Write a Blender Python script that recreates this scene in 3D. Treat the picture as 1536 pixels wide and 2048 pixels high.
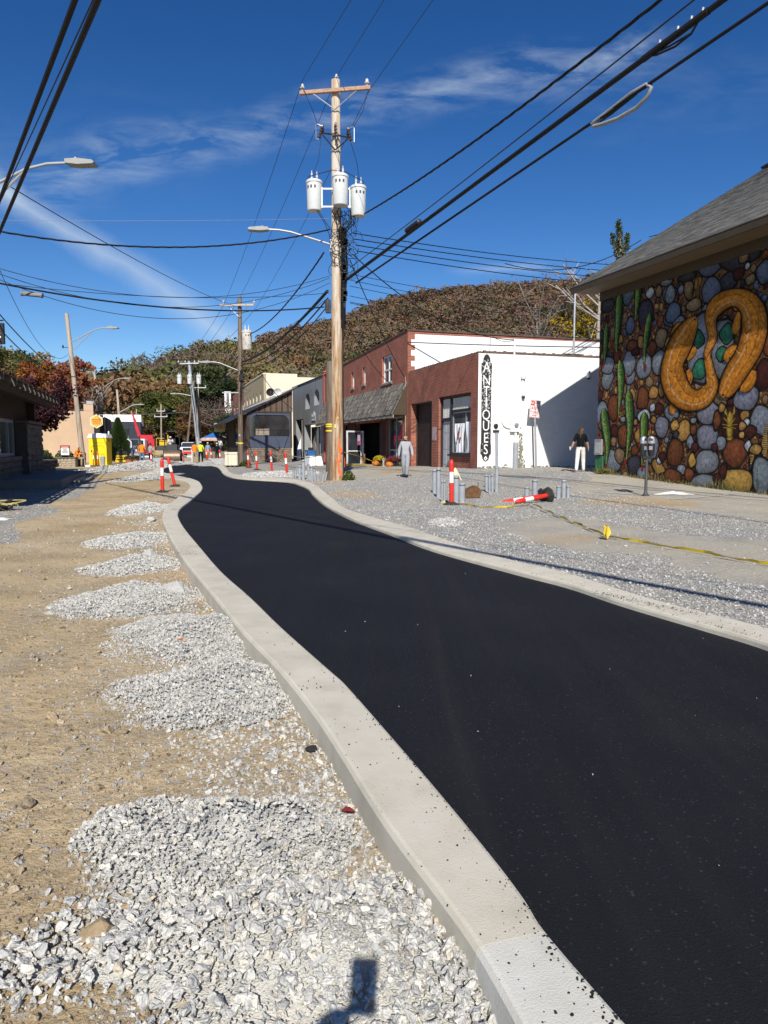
import bpy, bmesh, math, random
import numpy as np
from mathutils import Vector, Matrix, Euler, noise as mnoise
from mathutils.geometry import tessellate_polygon
for o in list(bpy.data.objects): bpy.data.objects.remove(o)
SC = bpy.context.scene
COL = SC.collection
R = math.radians
PI = math.pi
# ---------------------------------------------------------------- camera
F, HOR, CAMH = 1420., 890., 1.45
PITCH = math.atan((1024-HOR)/F)
cam = bpy.data.cameras.new('camera'); camo = bpy.data.objects.new('camera', cam); COL.objects.link(camo)
cam.sensor_fit = 'VERTICAL'; cam.sensor_height = 34.6; cam.lens = F/2048*34.6
cam.clip_start = .05; cam.clip_end = 6000
camo.location = (0, 0, CAMH); camo.rotation_euler = (PI/2-PITCH, 0, 0)
SC.camera = camo
# ---------------------------------------------------------------- light
SUN_EL, SUN_AZ = R(37.6), R(1.4)          # the sun stands behind the camera, a touch to the right
to_sun = Vector((math.sin(SUN_AZ)*math.cos(SUN_EL), -math.cos(SUN_AZ)*math.cos(SUN_EL), math.sin(SUN_EL)))
sl = bpy.data.lights.new('sun', 'SUN'); sl.energy = 5.0; sl.angle = R(.5); sl.color = (1, .94, .86)
so = bpy.data.objects.new('sun', sl); COL.objects.link(so); so.location = (0, -20, 30)
so.rotation_euler = (-to_sun).to_track_quat('-Z', 'Y').to_euler()
W = bpy.data.worlds.new('World'); SC.world = W; W.use_nodes = True
SKY_G = 1.20
def world():
    nt = W.node_tree; N = nt.nodes; L = nt.links; N.clear()
    out = N.new('ShaderNodeOutputWorld'); bg = N.new('ShaderNodeBackground'); sky = N.new('ShaderNodeTexSky')
    sky.sky_type = 'NISHITA'; sky.sun_disc = False; sky.sun_elevation = SUN_EL; sky.sun_rotation = PI-SUN_AZ
    sky.altitude = 700; sky.air_density = 1.0; sky.dust_density = .25; sky.ozone_density = 3.0
    bg.inputs['Strength'].default_value = .092
    L.new(bg.outputs[0], out.inputs[0])
    gam = N.new('ShaderNodeGamma'); gam.inputs[1].default_value = SKY_G
    def scale(src, k):
        q = N.new('ShaderNodeVectorMath'); q.operation = 'SCALE'; q.inputs['Scale'].default_value = k; L.new(src, q.inputs[0]); return q.outputs[0]
    hs = N.new('ShaderNodeHueSaturation'); hs.inputs['Saturation'].default_value = 1.22; hs.inputs['Hue'].default_value = .507; hs.inputs['Value'].default_value = 1.04
    L.new(scale(sky.outputs[0], .1), gam.inputs[0]); L.new(scale(gam.outputs[0], 10), hs.inputs['Color'])
    tc = N.new('ShaderNodeTexCoord')
    def math_(op, a, b=None, c=None):
        n = N.new('ShaderNodeMath'); n.operation = op
        for i, v in enumerate((a, b, c)):
            if v is None: continue
            if isinstance(v, (int, float)): n.inputs[i].default_value = v
            else: L.new(v, n.inputs[i])
        return n.outputs[0]
    sep = N.new('ShaderNodeSeparateXYZ'); L.new(tc.outputs['Generated'], sep.inputs[0])
    yy = math_('MAXIMUM', math_('ABSOLUTE', sep.outputs[1]), .05)
    # gnomonic coordinates of the sky, cirrus bands drawn as wavering lines through it
    u = math_('DIVIDE', sep.outputs[0], yy); v = math_('DIVIDE', sep.outputs[2], yy)
    cmb = N.new('ShaderNodeCombineXYZ'); L.new(u, cmb.inputs[0]); L.new(v, cmb.inputs[1])
    nz = N.new('ShaderNodeTexNoise'); nz.inputs['Scale'].default_value = 5; nz.inputs['Detail'].default_value = 6; nz.inputs['Distortion'].default_value = .2
    L.new(cmb.outputs[0], nz.inputs['Vector'])
    nzs = N.new('ShaderNodeTexNoise'); nzs.inputs['Scale'].default_value = 9; nzs.inputs['Detail'].default_value = 9; nzs.inputs['Roughness'].default_value = .62; nzs.inputs['Distortion'].default_value = .35
    mp = N.new('ShaderNodeMapping'); mp.inputs['Rotation'].default_value = (0, 0, R(-35)); mp.inputs['Scale'].default_value = (1, 3.4, 1)
    L.new(cmb.outputs[0], mp.inputs[0]); L.new(mp.outputs[0], nzs.inputs['Vector'])
    wob = math_('MULTIPLY', math_('SUBTRACT', nz.outputs[0], .5), .10)
    tot = None
    # bands: v = a + b*u, half width w, u range, strength
    for a, b, w, u0, u1, k in ((.455, .205, .026, -.62, .42, .85), (.015, -.66, .019, -.60, -.10, 2.2), (.40, .02, .05, -.62, -.2, .12), (.235, .02, .006, .08, .26, 1.0), (.42, .10, .04, .22, .6, .12)):
        d = math_('ABSOLUTE', math_('ADD', math_('SUBTRACT', math_('SUBTRACT', v, math_('MULTIPLY', u, b)), a), wob if w > .01 else math_('MULTIPLY', wob, .2)))
        m = math_('SUBTRACT', 1, math_('MINIMUM', math_('DIVIDE', d, w*1.9), 1))
        e = math_('MULTIPLY', math_('SMOOTH_MIN', 1, math_('MAXIMUM', math_('DIVIDE', math_('SUBTRACT', u, u0), .08), 0), .2), math_('SMOOTH_MIN', 1, math_('MAXIMUM', math_('DIVIDE', math_('SUBTRACT', u1, u), .08), 0), .2))
        m = math_('MULTIPLY', math_('MULTIPLY', math_('POWER', m, 1.3), e), k)
        if b < -.3: m = math_('MULTIPLY', m, math_('ADD', .12, math_('MULTIPLY', nz.outputs[0], .55))); soft = m; continue
        tot = m if tot is None else math_('ADD', tot, m)
    st = math_('MULTIPLY', math_('MAXIMUM', math_('SUBTRACT', nzs.outputs[0], .41), 0), 3.6)
    wisp = math_('MULTIPLY', math_('MAXIMUM', math_('SUBTRACT', nzs.outputs[0], .60), 0), .8)
    mask = math_('MINIMUM', math_('MULTIPLY', math_('ADD', math_('ADD', math_('MULTIPLY', tot, st), soft), math_('MULTIPLY', wisp, .12)), .50), .75)
    mx = N.new('ShaderNodeMix'); mx.data_type = 'RGBA'
    L.new(mask, mx.inputs['Factor']); L.new(hs.outputs[0], mx.inputs['A']); mx.inputs['B'].default_value = (5.6, 6.6, 7.6, 1)
    L.new(mx.outputs['Result'], bg.inputs['Color'])
world()
VS = SC.view_settings
VS.view_transform = 'Standard'; VS.look = 'None'; VS.gamma = 1; VS.use_curve_mapping = False; VS.exposure = .28
SC.cycles.max_bounces = 5; SC.cycles.diffuse_bounces = 3; SC.cycles.glossy_bounces = 2; SC.cycles.transparent_max_bounces = 6
rnd = random.Random(7)
nr = np.random.default_rng(11)
# ---------------------------------------------------------------- real positions: where a sight line meets a plane
_c, _s = math.cos(PITCH), math.sin(PITCH)
def ray(px, py):
    v = -(py-1024)/F
    return ((px-768)/F, _c+_s*v, -_s+_c*v)
def P(px, py, Y):
    r = ray(px, py); t = Y/r[1]; return Vector((r[0]*t, Y, CAMH+r[2]*t))
def G(px, py, z=0.):
    r = ray(px, py); t = (z-CAMH)/r[2]; return Vector((r[0]*t, r[1]*t, z))
# ---------------------------------------------------------------- materials
MATS = {}
def nodes(name):
    m = bpy.data.materials.new(name); m.use_nodes = True
    nt = m.node_tree; b = nt.nodes['Principled BSDF']
    return m, nt, b
def N_(nt, t, **kw):
    n = nt.nodes.new(t)
    for k, v in kw.items():
        if k in n.inputs: n.inputs[k].default_value = v
        else: setattr(n, k, v)
    return n
def ramp(nt, fac, stops):
    r = nt.nodes.new('ShaderNodeValToRGB'); e = r.color_ramp.elements
    while len(e) > 1: e.remove(e[0])
    e[0].position = stops[0][0]; e[0].color = (*stops[0][1], 1)
    for p, c in stops[1:]:
        q = e.new(p); q.color = (*c, 1)
    nt.links.new(fac, r.inputs[0]); return r.outputs[0]
def bump(nt, b, h, strength, dist=.02, prev=None):
    n = nt.nodes.new('ShaderNodeBump'); n.inputs['Strength'].default_value = strength; n.inputs['Distance'].default_value = dist
    nt.links.new(h, n.inputs['Height'])
    if prev is not None: nt.links.new(prev, n.inputs['Normal'])
    nt.links.new(n.outputs[0], b.inputs['Normal']); return n.outputs[0]
def mul(c, k): return tuple(min(1, max(0, x*k)) for x in c)
def M(name, col, rough=.8, var=.18, scale=3., bmp=.25, bscale=60., bdist=.01, metal=0., spec=.4, stretch=None, col2=None, alpha=None):
    """plain procedural surface: noise mottling between two tones, fine relief"""
    if name in MATS: return MATS[name]
    m, nt, b = nodes(name); L = nt.links
    tc = N_(nt, 'ShaderNodeTexCoord'); src = tc.outputs['Object']
    if stretch:
        mp = N_(nt, 'ShaderNodeMapping'); mp.inputs['Scale'].default_value = stretch; L.new(src, mp.inputs[0]); src = mp.outputs[0]
    n = N_(nt, 'ShaderNodeTexNoise', Scale=scale, Detail=6., Roughness=.62); L.new(src, n.inputs['Vector'])
    c2 = col2 or mul(col, 1+var)
    L.new(ramp(nt, n.outputs[0], [(.30, mul(col, 1-var)), (.52, col), (.74, c2)]), b.inputs['Base Color'])
    b.inputs['Roughness'].default_value = rough; b.inputs['Metallic'].default_value = metal
    b.inputs['Specular IOR Level'].default_value = spec
    if bmp:
        n2 = N_(nt, 'ShaderNodeTexNoise', Scale=bscale, Detail=4.); L.new(src, n2.inputs['Vector'])
        bump(nt, b, n2.outputs[0], bmp, bdist)
    MATS[name] = m; return m
def M_attr(name, attr='col', rough=.85, spec=.3, bmp=0., bscale=200., var=.0, brick=False, sss=False, trans=0.):
    """colour carried by the mesh (painted or leaf colour), with mottling"""
    if name in MATS: return MATS[name]
    m, nt, b = nodes(name); L = nt.links
    a = N_(nt, 'ShaderNodeAttribute', attribute_name=attr)
    c = a.outputs['Color']
    tc = N_(nt, 'ShaderNodeTexCoord')
    if var:
        n = N_(nt, 'ShaderNodeTexNoise', Scale=bscale*.12, Detail=5.); L.new(tc.outputs['Object'], n.inputs['Vector'])
        mx = N_(nt, 'ShaderNodeMix', data_type='RGBA', blend_type='MULTIPLY'); mx.inputs['Factor'].default_value = 1
        L.new(c, mx.inputs['A']); L.new(ramp(nt, n.outputs[0], [(.3, (1-var,)*3), (.7, (1+var*.6,)*3)]), mx.inputs['B']); c = mx.outputs['Result']
    L.new(c, b.inputs['Base Color']); b.inputs['Roughness'].default_value = rough; b.inputs['Specular IOR Level'].default_value = spec
    if brick:
        bt = brick_node(nt, tc, .2, .068, .006)
        bump(nt, b, bt.outputs['Fac'], -.5, .006)
    elif bmp:
        n2 = N_(nt, 'ShaderNodeTexNoise', Scale=bscale, Detail=3.); L.new(tc.outputs['Object'], n2.inputs['Vector'])
        bump(nt, b, n2.outputs[0], bmp, .01)
    if trans:
        t = N_(nt, 'ShaderNodeBsdfTranslucent'); L.new(c, t.inputs[0]); ms = N_(nt, 'ShaderNodeMixShader'); ms.inputs[0].default_value = trans
        L.new(b.outputs[0], ms.inputs[1]); L.new(t.outputs[0], ms.inputs[2]); L.new(ms.outputs[0], nt.nodes['Material Output'].inputs[0])
    MATS[name] = m; return m
def brick_node(nt, tc, w, h, mortar):
    L = nt.links
    sp = N_(nt, 'ShaderNodeSeparateXYZ'); L.new(tc.outputs['Object'], sp.inputs[0])
    ad = N_(nt, 'ShaderNodeMath', operation='ADD'); L.new(sp.outputs[0], ad.inputs[0]); L.new(sp.outputs[1], ad.inputs[1])
    cb = N_(nt, 'ShaderNodeCombineXYZ'); L.new(ad.outputs[0], cb.inputs[0]); L.new(sp.outputs[2], cb.inputs[1])
    bt = N_(nt, 'ShaderNodeTexBrick'); L.new(cb.outputs[0], bt.inputs['Vector'])
    bt.inputs['Scale'].default_value = 1; bt.inputs['Brick Width'].default_value = w; bt.inputs['Row Height'].default_value = h
    bt.inputs['Mortar Size'].default_value = mortar; bt.inputs['Mortar Smooth'].default_value = .1; bt.offset = .5
    return bt
def M_brick(name, c1, c2, mort, w=.2, h=.07, mortar=.007, bmp=.6, var=.25):
    if name in MATS: return MATS[name]
    m, nt, b = nodes(name); L = nt.links
    tc = N_(nt, 'ShaderNodeTexCoord'); bt = brick_node(nt, tc, w, h, mortar)
    bt.inputs['Color1'].default_value = (*c1, 1); bt.inputs['Color2'].default_value = (*c2, 1); bt.inputs['Mortar'].default_value = (*mort, 1); bt.inputs['Bias'].default_value = -.1
    n = N_(nt, 'ShaderNodeTexNoise', Scale=1.3, Detail=7.); L.new(tc.outputs['Object'], n.inputs['Vector'])
    mx = N_(nt, 'ShaderNodeMix', data_type='RGBA', blend_type='MULTIPLY'); mx.inputs['Factor'].default_value = 1
    L.new(bt.outputs['Color'], mx.inputs['A']); L.new(ramp(nt, n.outputs[0], [(.3, (1-var,)*3), (.7, (1+var*.5,)*3)]), mx.inputs['B'])
    L.new(mx.outputs['Result'], b.inputs['Base Color']); b.inputs['Roughness'].default_value = .88; b.inputs['Specular IOR Level'].default_value = .25
    bump(nt, b, bt.outputs['Fac'], -bmp, .012)
    MATS[name] = m; return m
def M_wood(name, c1, c2, axis='Z', rough=.85, scale=1.):
    st = {'X': (.6, 9, 9), 'Y': (9, .6, 9), 'Z': (9, 9, .5)}[axis]
    return M(name, c1, rough, .3, 2.4*scale, .5, 14*scale, .01, stretch=st, col2=c2, spec=.2)
def M_glass(name, tint=(.03, .035, .04), rough=.04):
    if name in MATS: return MATS[name]
    m, nt, b = nodes(name)
    n = N_(nt, 'ShaderNodeTexNoise', Scale=.8, Detail=2.); tc = N_(nt, 'ShaderNodeTexCoord'); nt.links.new(tc.outputs['Object'], n.inputs['Vector'])
    nt.links.new(ramp(nt, n.outputs[0], [(.3, mul(tint, .5)), (.7, mul(tint, 1.6))]), b.inputs['Base Color'])
    b.inputs['Roughness'].default_value = rough; b.inputs['Specular IOR Level'].default_value = .9
    bump(nt, b, n.outputs[0], .05, .05); MATS[name] = m; return m
# ---------------------------------------------------------------- mesh building
class MB:
    def __init__(s): s.v = []; s.f = []; s.m = []; s.c = []; s.hascol = False
    def add(s, vs, fs, mi=0, col=None):
        k = len(s.v); s.v.extend([tuple(v) for v in vs]); s.f.extend([tuple(i+k for i in f) for f in fs]); s.m.extend([mi]*len(fs))
        if col is not None: s.hascol = True; s.c.extend(col if isinstance(col, list) else [col]*len(vs))
        else: s.c.extend([(1, 1, 1)]*len(vs))
        return s
    def box(s, x0, x1, y0, y1, z0, z1, mi=0, b=0., T=None, col=None):
        if x0 > x1: x0, x1 = x1, x0
        if y0 > y1: y0, y1 = y1, y0
        if z0 > z1: z0, z1 = z1, z0
        if b <= 0:
            v = [(x0, y0, z0), (x1, y0, z0), (x1, y1, z0), (x0, y1, z0), (x0, y0, z1), (x1, y0, z1), (x1, y1, z1), (x0, y1, z1)]
            f = [(3, 2, 1, 0), (4, 5, 6, 7), (0, 1, 5, 4), (1, 2, 6, 5), (2, 3, 7, 6), (3, 0, 4, 7)]
        else:
            v = []
            for sx, X in ((-1, x0), (1, x1)):
                for sy, Y in ((-1, y0), (1, y1)):
                    for sz, Z in ((-1, z0), (1, z1)):
                        v += [(X, Y-sy*b, Z-sz*b), (X-sx*b, Y, Z-sz*b), (X-sx*b, Y-sy*b, Z)]
            bm = bmesh.new()
            for p in v: bm.verts.new(p)
            bmesh.ops.convex_hull(bm, input=bm.verts); bmesh.ops.dissolve_limit(bm, angle_limit=.02, verts=bm.verts, edges=bm.edges)
            bm.verts.index_update(); v = [tuple(q.co) for q in bm.verts]; f = [tuple(q.index for q in fc.verts) for fc in bm.faces]; bm.free()
        if T is not None: v = [T @ Vector(p) for p in v]
        return s.add(v, f, mi, col)
    def tube(s, pts, r, n=8, mi=0, caps=True, col=None):
        pts = [Vector(p) for p in pts]; k = len(pts)
        rs = r if isinstance(r, (list, tuple)) else [r]*k
        vs = []; up = None
        for i, p in enumerate(pts):
            t = (pts[min(i+1, k-1)]-pts[max(i-1, 0)]).normalized()
            if up is None:
                up = Vector((0, 0, 1)) if abs(t.z) < .9 else Vector((1, 0, 0))
            a = t.cross(up).normalized(); up = a.cross(t).normalized()
            for j in range(n):
                q = 2*PI*j/n; vs.append(p+(a*math.cos(q)+up*math.sin(q))*rs[i])
        fs = [(i*n+j, i*n+(j+1) % n, (i+1)*n+(j+1) % n, (i+1)*n+j) for i in range(k-1) for j in range(n)]
        if caps: fs += [tuple(range(n-1, -1, -1)), tuple((k-1)*n+j for j in range(n))]
        return s.add(vs, fs, mi, col)
    def lathe(s, prof, n=16, c=(0, 0, 0), mi=0, axis='Z', caps=True, T=None, col=None):
        vs = []
        for r, z in prof:
            for j in range(n):
                q = 2*PI*j/n; x, y = r*math.cos(q), r*math.sin(q)
                p = {'Z': (x, y, z), 'X': (z, x, y), 'Y': (y, z, x)}[axis]
                vs.append((p[0]+c[0], p[1]+c[1], p[2]+c[2]))
        k = len(prof)
        fs = [(i*n+j, i*n+(j+1) % n, (i+1)*n+(j+1) % n, (i+1)*n+j) for i in range(k-1) for j in range(n)]
        if caps: fs += [tuple(range(n-1, -1, -1)), tuple((k-1)*n+j for j in range(n))]
        if T is not None: vs = [T @ Vector(p) for p in vs]
        return s.add(vs, fs, mi, col)
    def prism(s, poly, d0, d1, plane='XZ', mi=0, col=None, T=None):
        """2-D outline extruded from d0 to d1 along the third axis"""
        f3 = {'XZ': lambda a, b, d: (a, d, b), 'YZ': lambda a, b, d: (d, a, b), 'XY': lambda a, b, d: (a, b, d)}[plane]
        n = len(poly); v = [f3(a, b, d0) for a, b in poly]+[f3(a, b, d1) for a, b in poly]
        tri = tessellate_polygon([[Vector((a, b, 0)) for a, b in poly]])
        f = [tuple(t) for t in tri]+[tuple(i+n for i in t[::-1]) for t in tri]+[(i, (i+1) % n, n+(i+1) % n, n+i) for i in range(n)]
        if T is not None: v = [T @ Vector(p) for p in v]
        return s.add(v, f, mi, col)
    def build(s, name, mats, parent=None, smooth=False, loc=None, rot=None, **props):
        me = bpy.data.meshes.new(name); me.from_pydata(s.v, [], s.f)
        for m in (mats if isinstance(mats, (list, tuple)) else [mats]): me.materials.append(m)
        if len(set(s.m)) > 1 or (s.m and s.m[0]): me.polygons.foreach_set('material_index', s.m)
        if s.hascol:
            at = me.color_attributes.new('col', 'FLOAT_COLOR', 'POINT')
            at.data.foreach_set('color', np.c_[np.array(s.c, dtype=np.float32), np.ones(len(s.c), np.float32)].ravel())
        bm = bmesh.new(); bm.from_mesh(me)
        if len(s.f) < 60000: bmesh.ops.recalc_face_normals(bm, faces=bm.faces)
        bm.to_mesh(me); bm.free()
        if smooth: me.shade_smooth(); me.set_sharp_from_angle(angle=smooth if isinstance(smooth, float) else .7)
        return link(name, me, parent, loc, rot, **props)
def link(name, me, parent=None, loc=None, rot=None, **props):
    o = bpy.data.objects.new(name, me); COL.objects.link(o)
    if parent is not None: o.parent = parent
    if loc is not None: o.location = loc
    if rot is not None: o.rotation_euler = rot if not isinstance(rot, (int, float)) else (0, 0, rot)
    for k, v in props.items():
        if v is not None: o[k] = v
    return o
def thing(name, label, cat, loc=(0, 0, 0), rot=0, group=None):
    return link(name, None, None, loc, rot, label=label, category=cat, group=group)
def dup(root, loc=None, rot=None, label=None, group=None):
    r = root.copy(); COL.objects.link(r)
    if loc is not None: r.location = loc
    if rot is not None: r.rotation_euler = rot if not isinstance(rot, (int, float)) else (0, 0, rot)
    if label: r['label'] = label
    if group: r['group'] = group
    for ch in root.children:
        c = ch.copy(); COL.objects.link(c); c.parent = r
        for g in ch.children:
            d = g.copy(); COL.objects.link(d); d.parent = c
    return r
def share(src, parent, loc=(0, 0, 0), rot=(0, 0, 0), scl=(1, 1, 1)):
    """one more piece like src (same mesh data) under parent"""
    c = src.copy(); COL.objects.link(c); c.parent = parent; c.location = loc; c.rotation_euler = rot; c.scale = scl; return c
def text(name, s, size, mat, parent, loc, rot=(PI/2, 0, 0), ext=.004, align='CENTER', sx=1., **props):
    cu = bpy.data.curves.new(name, 'FONT'); cu.body = s; cu.size = size; cu.extrude = ext; cu.align_x = align; cu.align_y = 'CENTER'; cu.resolution_u = 3
    cu.materials.append(mat)
    t = bpy.data.objects.new(name, cu); COL.objects.link(t); me = bpy.data.meshes.new_from_object(t.evaluated_get(bpy.context.evaluated_depsgraph_get())); bpy.data.objects.remove(t)
    o = link(name, me, parent, loc, rot, **props); o.scale = (sx, 1, 1); return o
# frames: right-hand street front (x towards the camera along the street, y into the block)
TH = math.atan2(-.952, .307)
TL = math.atan2(.952, -.307)
def rloc(x, y, z=0., C=(4.08, 31.)):
    return Vector((C[0]+.307*x+.952*y, C[1]-.952*x+.307*y, z))
# ================================================================ ground, road, kerbs
def poly_in(xs, ys, poly):
    ins = np.zeros(len(xs), bool); n = len(poly); j = n-1
    for i in range(n):
        xi, yi = poly[i][0], poly[i][1]; xj, yj = poly[j][0], poly[j][1]
        if yi != yj:
            c = ((yi > ys) != (yj > ys)) & (xs < (xj-xi)*(ys-yi)/(yj-yi)+xi); ins ^= c
        j = i
    return ins
def smooth_line(px, z, n=260):
    p = np.array([tuple(G(a, b, z))[:2] for a, b in px]); k = len(p)
    # Catmull-Rom through the points, resampled evenly in log distance
    pp = np.vstack([2*p[0]-p[1], p, 2*p[-1]-p[-2]]); out = []
    for i in range(k-1):
        a, b, c, d = pp[i:i+4]
        for t in np.linspace(0, 1, 14, endpoint=False):
            out.append(.5*((2*b)+(-a+c)*t+(2*a-5*b+4*c-d)*t*t+(-a+3*b-3*c+d)*t**3))
    out.append(p[-1]); return np.array(out)
KZ = .06
lk_out = smooth_line([(1140, 2230), (1043, 2048), (956, 1896), (880, 1790), (792, 1675), (735, 1590), (683, 1505), (629, 1423), (560, 1337), (483, 1259), (417, 1177), (361, 1108), (332, 1056), (325, 1030), (340, 1006), (372, 983), (380, 971), (369, 962), (345, 956), (318, 950), (306, 942), (316, 935), (345, 927)], KZ)
lk_in = smooth_line([(1440, 2230), (1261, 2048), (1095, 1861), (1048, 1790), (972, 1692), (836, 1529), (700, 1373), (661, 1337), (560, 1250), (498, 1190), (436, 1134), (391, 1082), (361, 1043), (358, 1020), (382, 999), (402, 981), (404, 971), (393, 960), (366, 953), (342, 948), (324, 943), (327, 937), (352, 929)], KZ)
rk_in = smooth_line([(2100, 1500), (1800, 1382), (1536, 1285), (1408, 1247), (1244, 1200), (1135, 1165), (1027, 1138), (863, 1094), (782, 1064), (700, 1034), (650, 1008), (626, 988), (617, 977), (600, 969), (571, 962), (492, 957), (461, 953), (446, 946), (441, 939), (430, 932), (400, 927)], KZ)
rk_out = smooth_line([(2100, 1452), (1800, 1338), (1536, 1255), (1299, 1195), (1135, 1146), (972, 1105), (809, 1051), (700, 1020), (667, 998), (645, 980), (625, 967), (592, 959), (539, 954), (477, 949), (458, 943), (453, 936), (438, 929), (400, 924)], KZ)
def pair(a, b):
    d = ((a[:, None, :]-b[None, :, :])**2).sum(2); return b[d.argmin(1)]
lk_in_p = pair(lk_out, lk_in); rk_out_p = pair(rk_in, rk_out)
lk_mid = (lk_out+lk_in_p)/2; rk_mid = (rk_in+rk_out_p)/2
back = [(9., 2.6), (14., -4.), (14, -9), (4.5, -9), (1.9, -1.2)]
road_poly = [tuple(p) for p in lk_mid]+[tuple(p) for p in rk_mid[::-1]]+back
# the lane itself: outline with a slightly ragged hand-raked edge
def fill_poly(name, poly, z, mat, **kw):
    tri = tessellate_polygon([[Vector((a, b, 0)) for a, b in poly]])
    mb = MB(); mb.add([(a, b, z) for a, b in poly], [tuple(t) for t in tri]); return mb.build(name, mat, **kw)
def mat_asphalt():
    m, nt, b = nodes('asphalt'); L = nt.links; tc = N_(nt, 'ShaderNodeTexCoord'); o = tc.outputs['Object']
    n = N_(nt, 'ShaderNodeTexNoise', Scale=.9, Detail=5.); L.new(o, n.inputs['Vector'])
    v = N_(nt, 'ShaderNodeTexVoronoi', Scale=130.); L.new(o, v.inputs['Vector'])
    n2 = N_(nt, 'ShaderNodeTexNoise', Scale=260., Detail=4.); L.new(o, n2.inputs['Vector'])
    base = ramp(nt, n.outputs[0], [(.3, (.0075, .0080, .0102)), (.55, (.0095, .0102, .0128)), (.75, (.0135, .0136, .0150))])
    sp = ramp(nt, v.outputs['Color'], [(.86, (0, 0, 0)), (.95, (.030, .030, .033))])
    mx = N_(nt, 'ShaderNodeMix', data_type='RGBA', blend_type='ADD'); mx.inputs['Factor'].default_value = 1.
    L.new(base, mx.inputs['A']); L.new(sp, mx.inputs['B'])
    v3 = N_(nt, 'ShaderNodeTexVoronoi', Scale=1.6); L.new(o, v3.inputs['Vector'])
    n4 = N_(nt, 'ShaderNodeTexNoise', Scale=34., Detail=3.); L.new(o, n4.inputs['Vector'])
    mx2 = N_(nt, 'ShaderNodeMix', data_type='RGBA'); L.new(mx.outputs['Result'], mx2.inputs['A']); mx2.inputs['B'].default_value = (.035, .033, .03, 1)
    L.new(ramp(nt, n4.outputs[0], [(.70, (0, 0, 0)), (.78, (.5, .5, .5))]), mx2.inputs['Factor'])
    L.new(mx2.outputs['Result'], b.inputs['Base Color'])
    mp = N_(nt, 'ShaderNodeMapping'); mp.inputs['Rotation'].default_value = (0, 0, R(-33)); mp.inputs['Scale'].default_value = (2.6, .10, 1); L.new(o, mp.inputs[0])
    n5 = N_(nt, 'ShaderNodeTexNoise', Scale=1.4, Detail=5., Roughness=.6); L.new(mp.outputs[0], n5.inputs['Vector'])
    mx3 = N_(nt, 'ShaderNodeMix', data_type='RGBA', blend_type='ADD'); mx3.inputs['Factor'].default_value = 1; L.new(mx2.outputs['Result'], mx3.inputs['A'])
    L.new(ramp(nt, n5.outputs[0], [(.5, (0, 0, 0)), (.62, (.0012, .0012, .0013)), (.74, (.0045, .0043, .004))]), mx3.inputs['B']); L.new(mx3.outputs['Result'], b.inputs['Base Color'])
    L.new(ramp(nt, n5.outputs[0], [(.35, (.70, .70, .70)), (.65, (.86, .86, .86))]), b.inputs['Roughness']); b.inputs['Specular IOR Level'].default_value = .22
    r = bump(nt, b, v.outputs['Distance'], .5, .0035); bump(nt, b, n2.outputs[0], .45, .004, r)
    return m
fill_poly('road', road_poly, 0., mat_asphalt(), kind='structure')
def mat_concrete(name='kerb_concrete', k=(1, 1, 1)):
    m, nt, b = nodes(name); L = nt.links; tc = N_(nt, 'ShaderNodeTexCoord'); o = tc.outputs['Object']
    n = N_(nt, 'ShaderNodeTexNoise', Scale=3.2, Detail=7., Roughness=.65); L.new(o, n.inputs['Vector'])
    n3 = N_(nt, 'ShaderNodeTexNoise', Scale=170., Detail=4.); L.new(o, n3.inputs['Vector'])
    v = N_(nt, 'ShaderNodeTexVoronoi', Scale=42.); L.new(o, v.inputs['Vector'])
    oi = N_(nt, 'ShaderNodeObjectInfo')
    base = ramp(nt, n.outputs[0], [(.28, (.46, .43, .345)), (.5, (.555, .52, .425)), (.75, (.62, .585, .50))])
    hs = N_(nt, 'ShaderNodeMix', data_type='RGBA', blend_type='MULTIPLY'); hs.inputs['Factor'].default_value = 1
    L.new(base, hs.inputs['A']); L.new(ramp(nt, oi.outputs['Random'], [(0, tuple(.93*v for v in k)), (1, k)]), hs.inputs['B'])
    # grit of the asphalt trodden into the top
    nm = N_(nt, 'ShaderNodeTexNoise', Scale=2.3, Detail=3.); L.new(o, nm.inputs['Vector'])
    pit = N_(nt, 'ShaderNodeMath', operation='LESS_THAN'); L.new(v.outputs['Distance'], pit.inputs[0]); pit.inputs[1].default_value = .085
    gate = N_(nt, 'ShaderNodeMath', operation='MULTIPLY'); L.new(pit.outputs[0], gate.inputs[0]); L.new(ramp(nt, nm.outputs[0], [(.48, (0, 0, 0)), (.62, (1, 1, 1))]), gate.inputs[1])
    mx = N_(nt, 'ShaderNodeMix', data_type='RGBA'); L.new(gate.outputs[0], mx.inputs['Factor']); L.new(hs.outputs['Result'], mx.inputs['A']); mx.inputs['B'].default_value = (.03, .03, .03, 1)
    L.new(mx.outputs['Result'], b.inputs['Base Color']); b.inputs['Roughness'].default_value = .9; b.inputs['Specular IOR Level'].default_value = .2
    bump(nt, b, n3.outputs[0], .35, .006); return m
M_KERB = mat_concrete(); M_KERB_PALE = mat_concrete('pale_kerb_concrete', (1.06, 1.11, 1.2))
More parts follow.
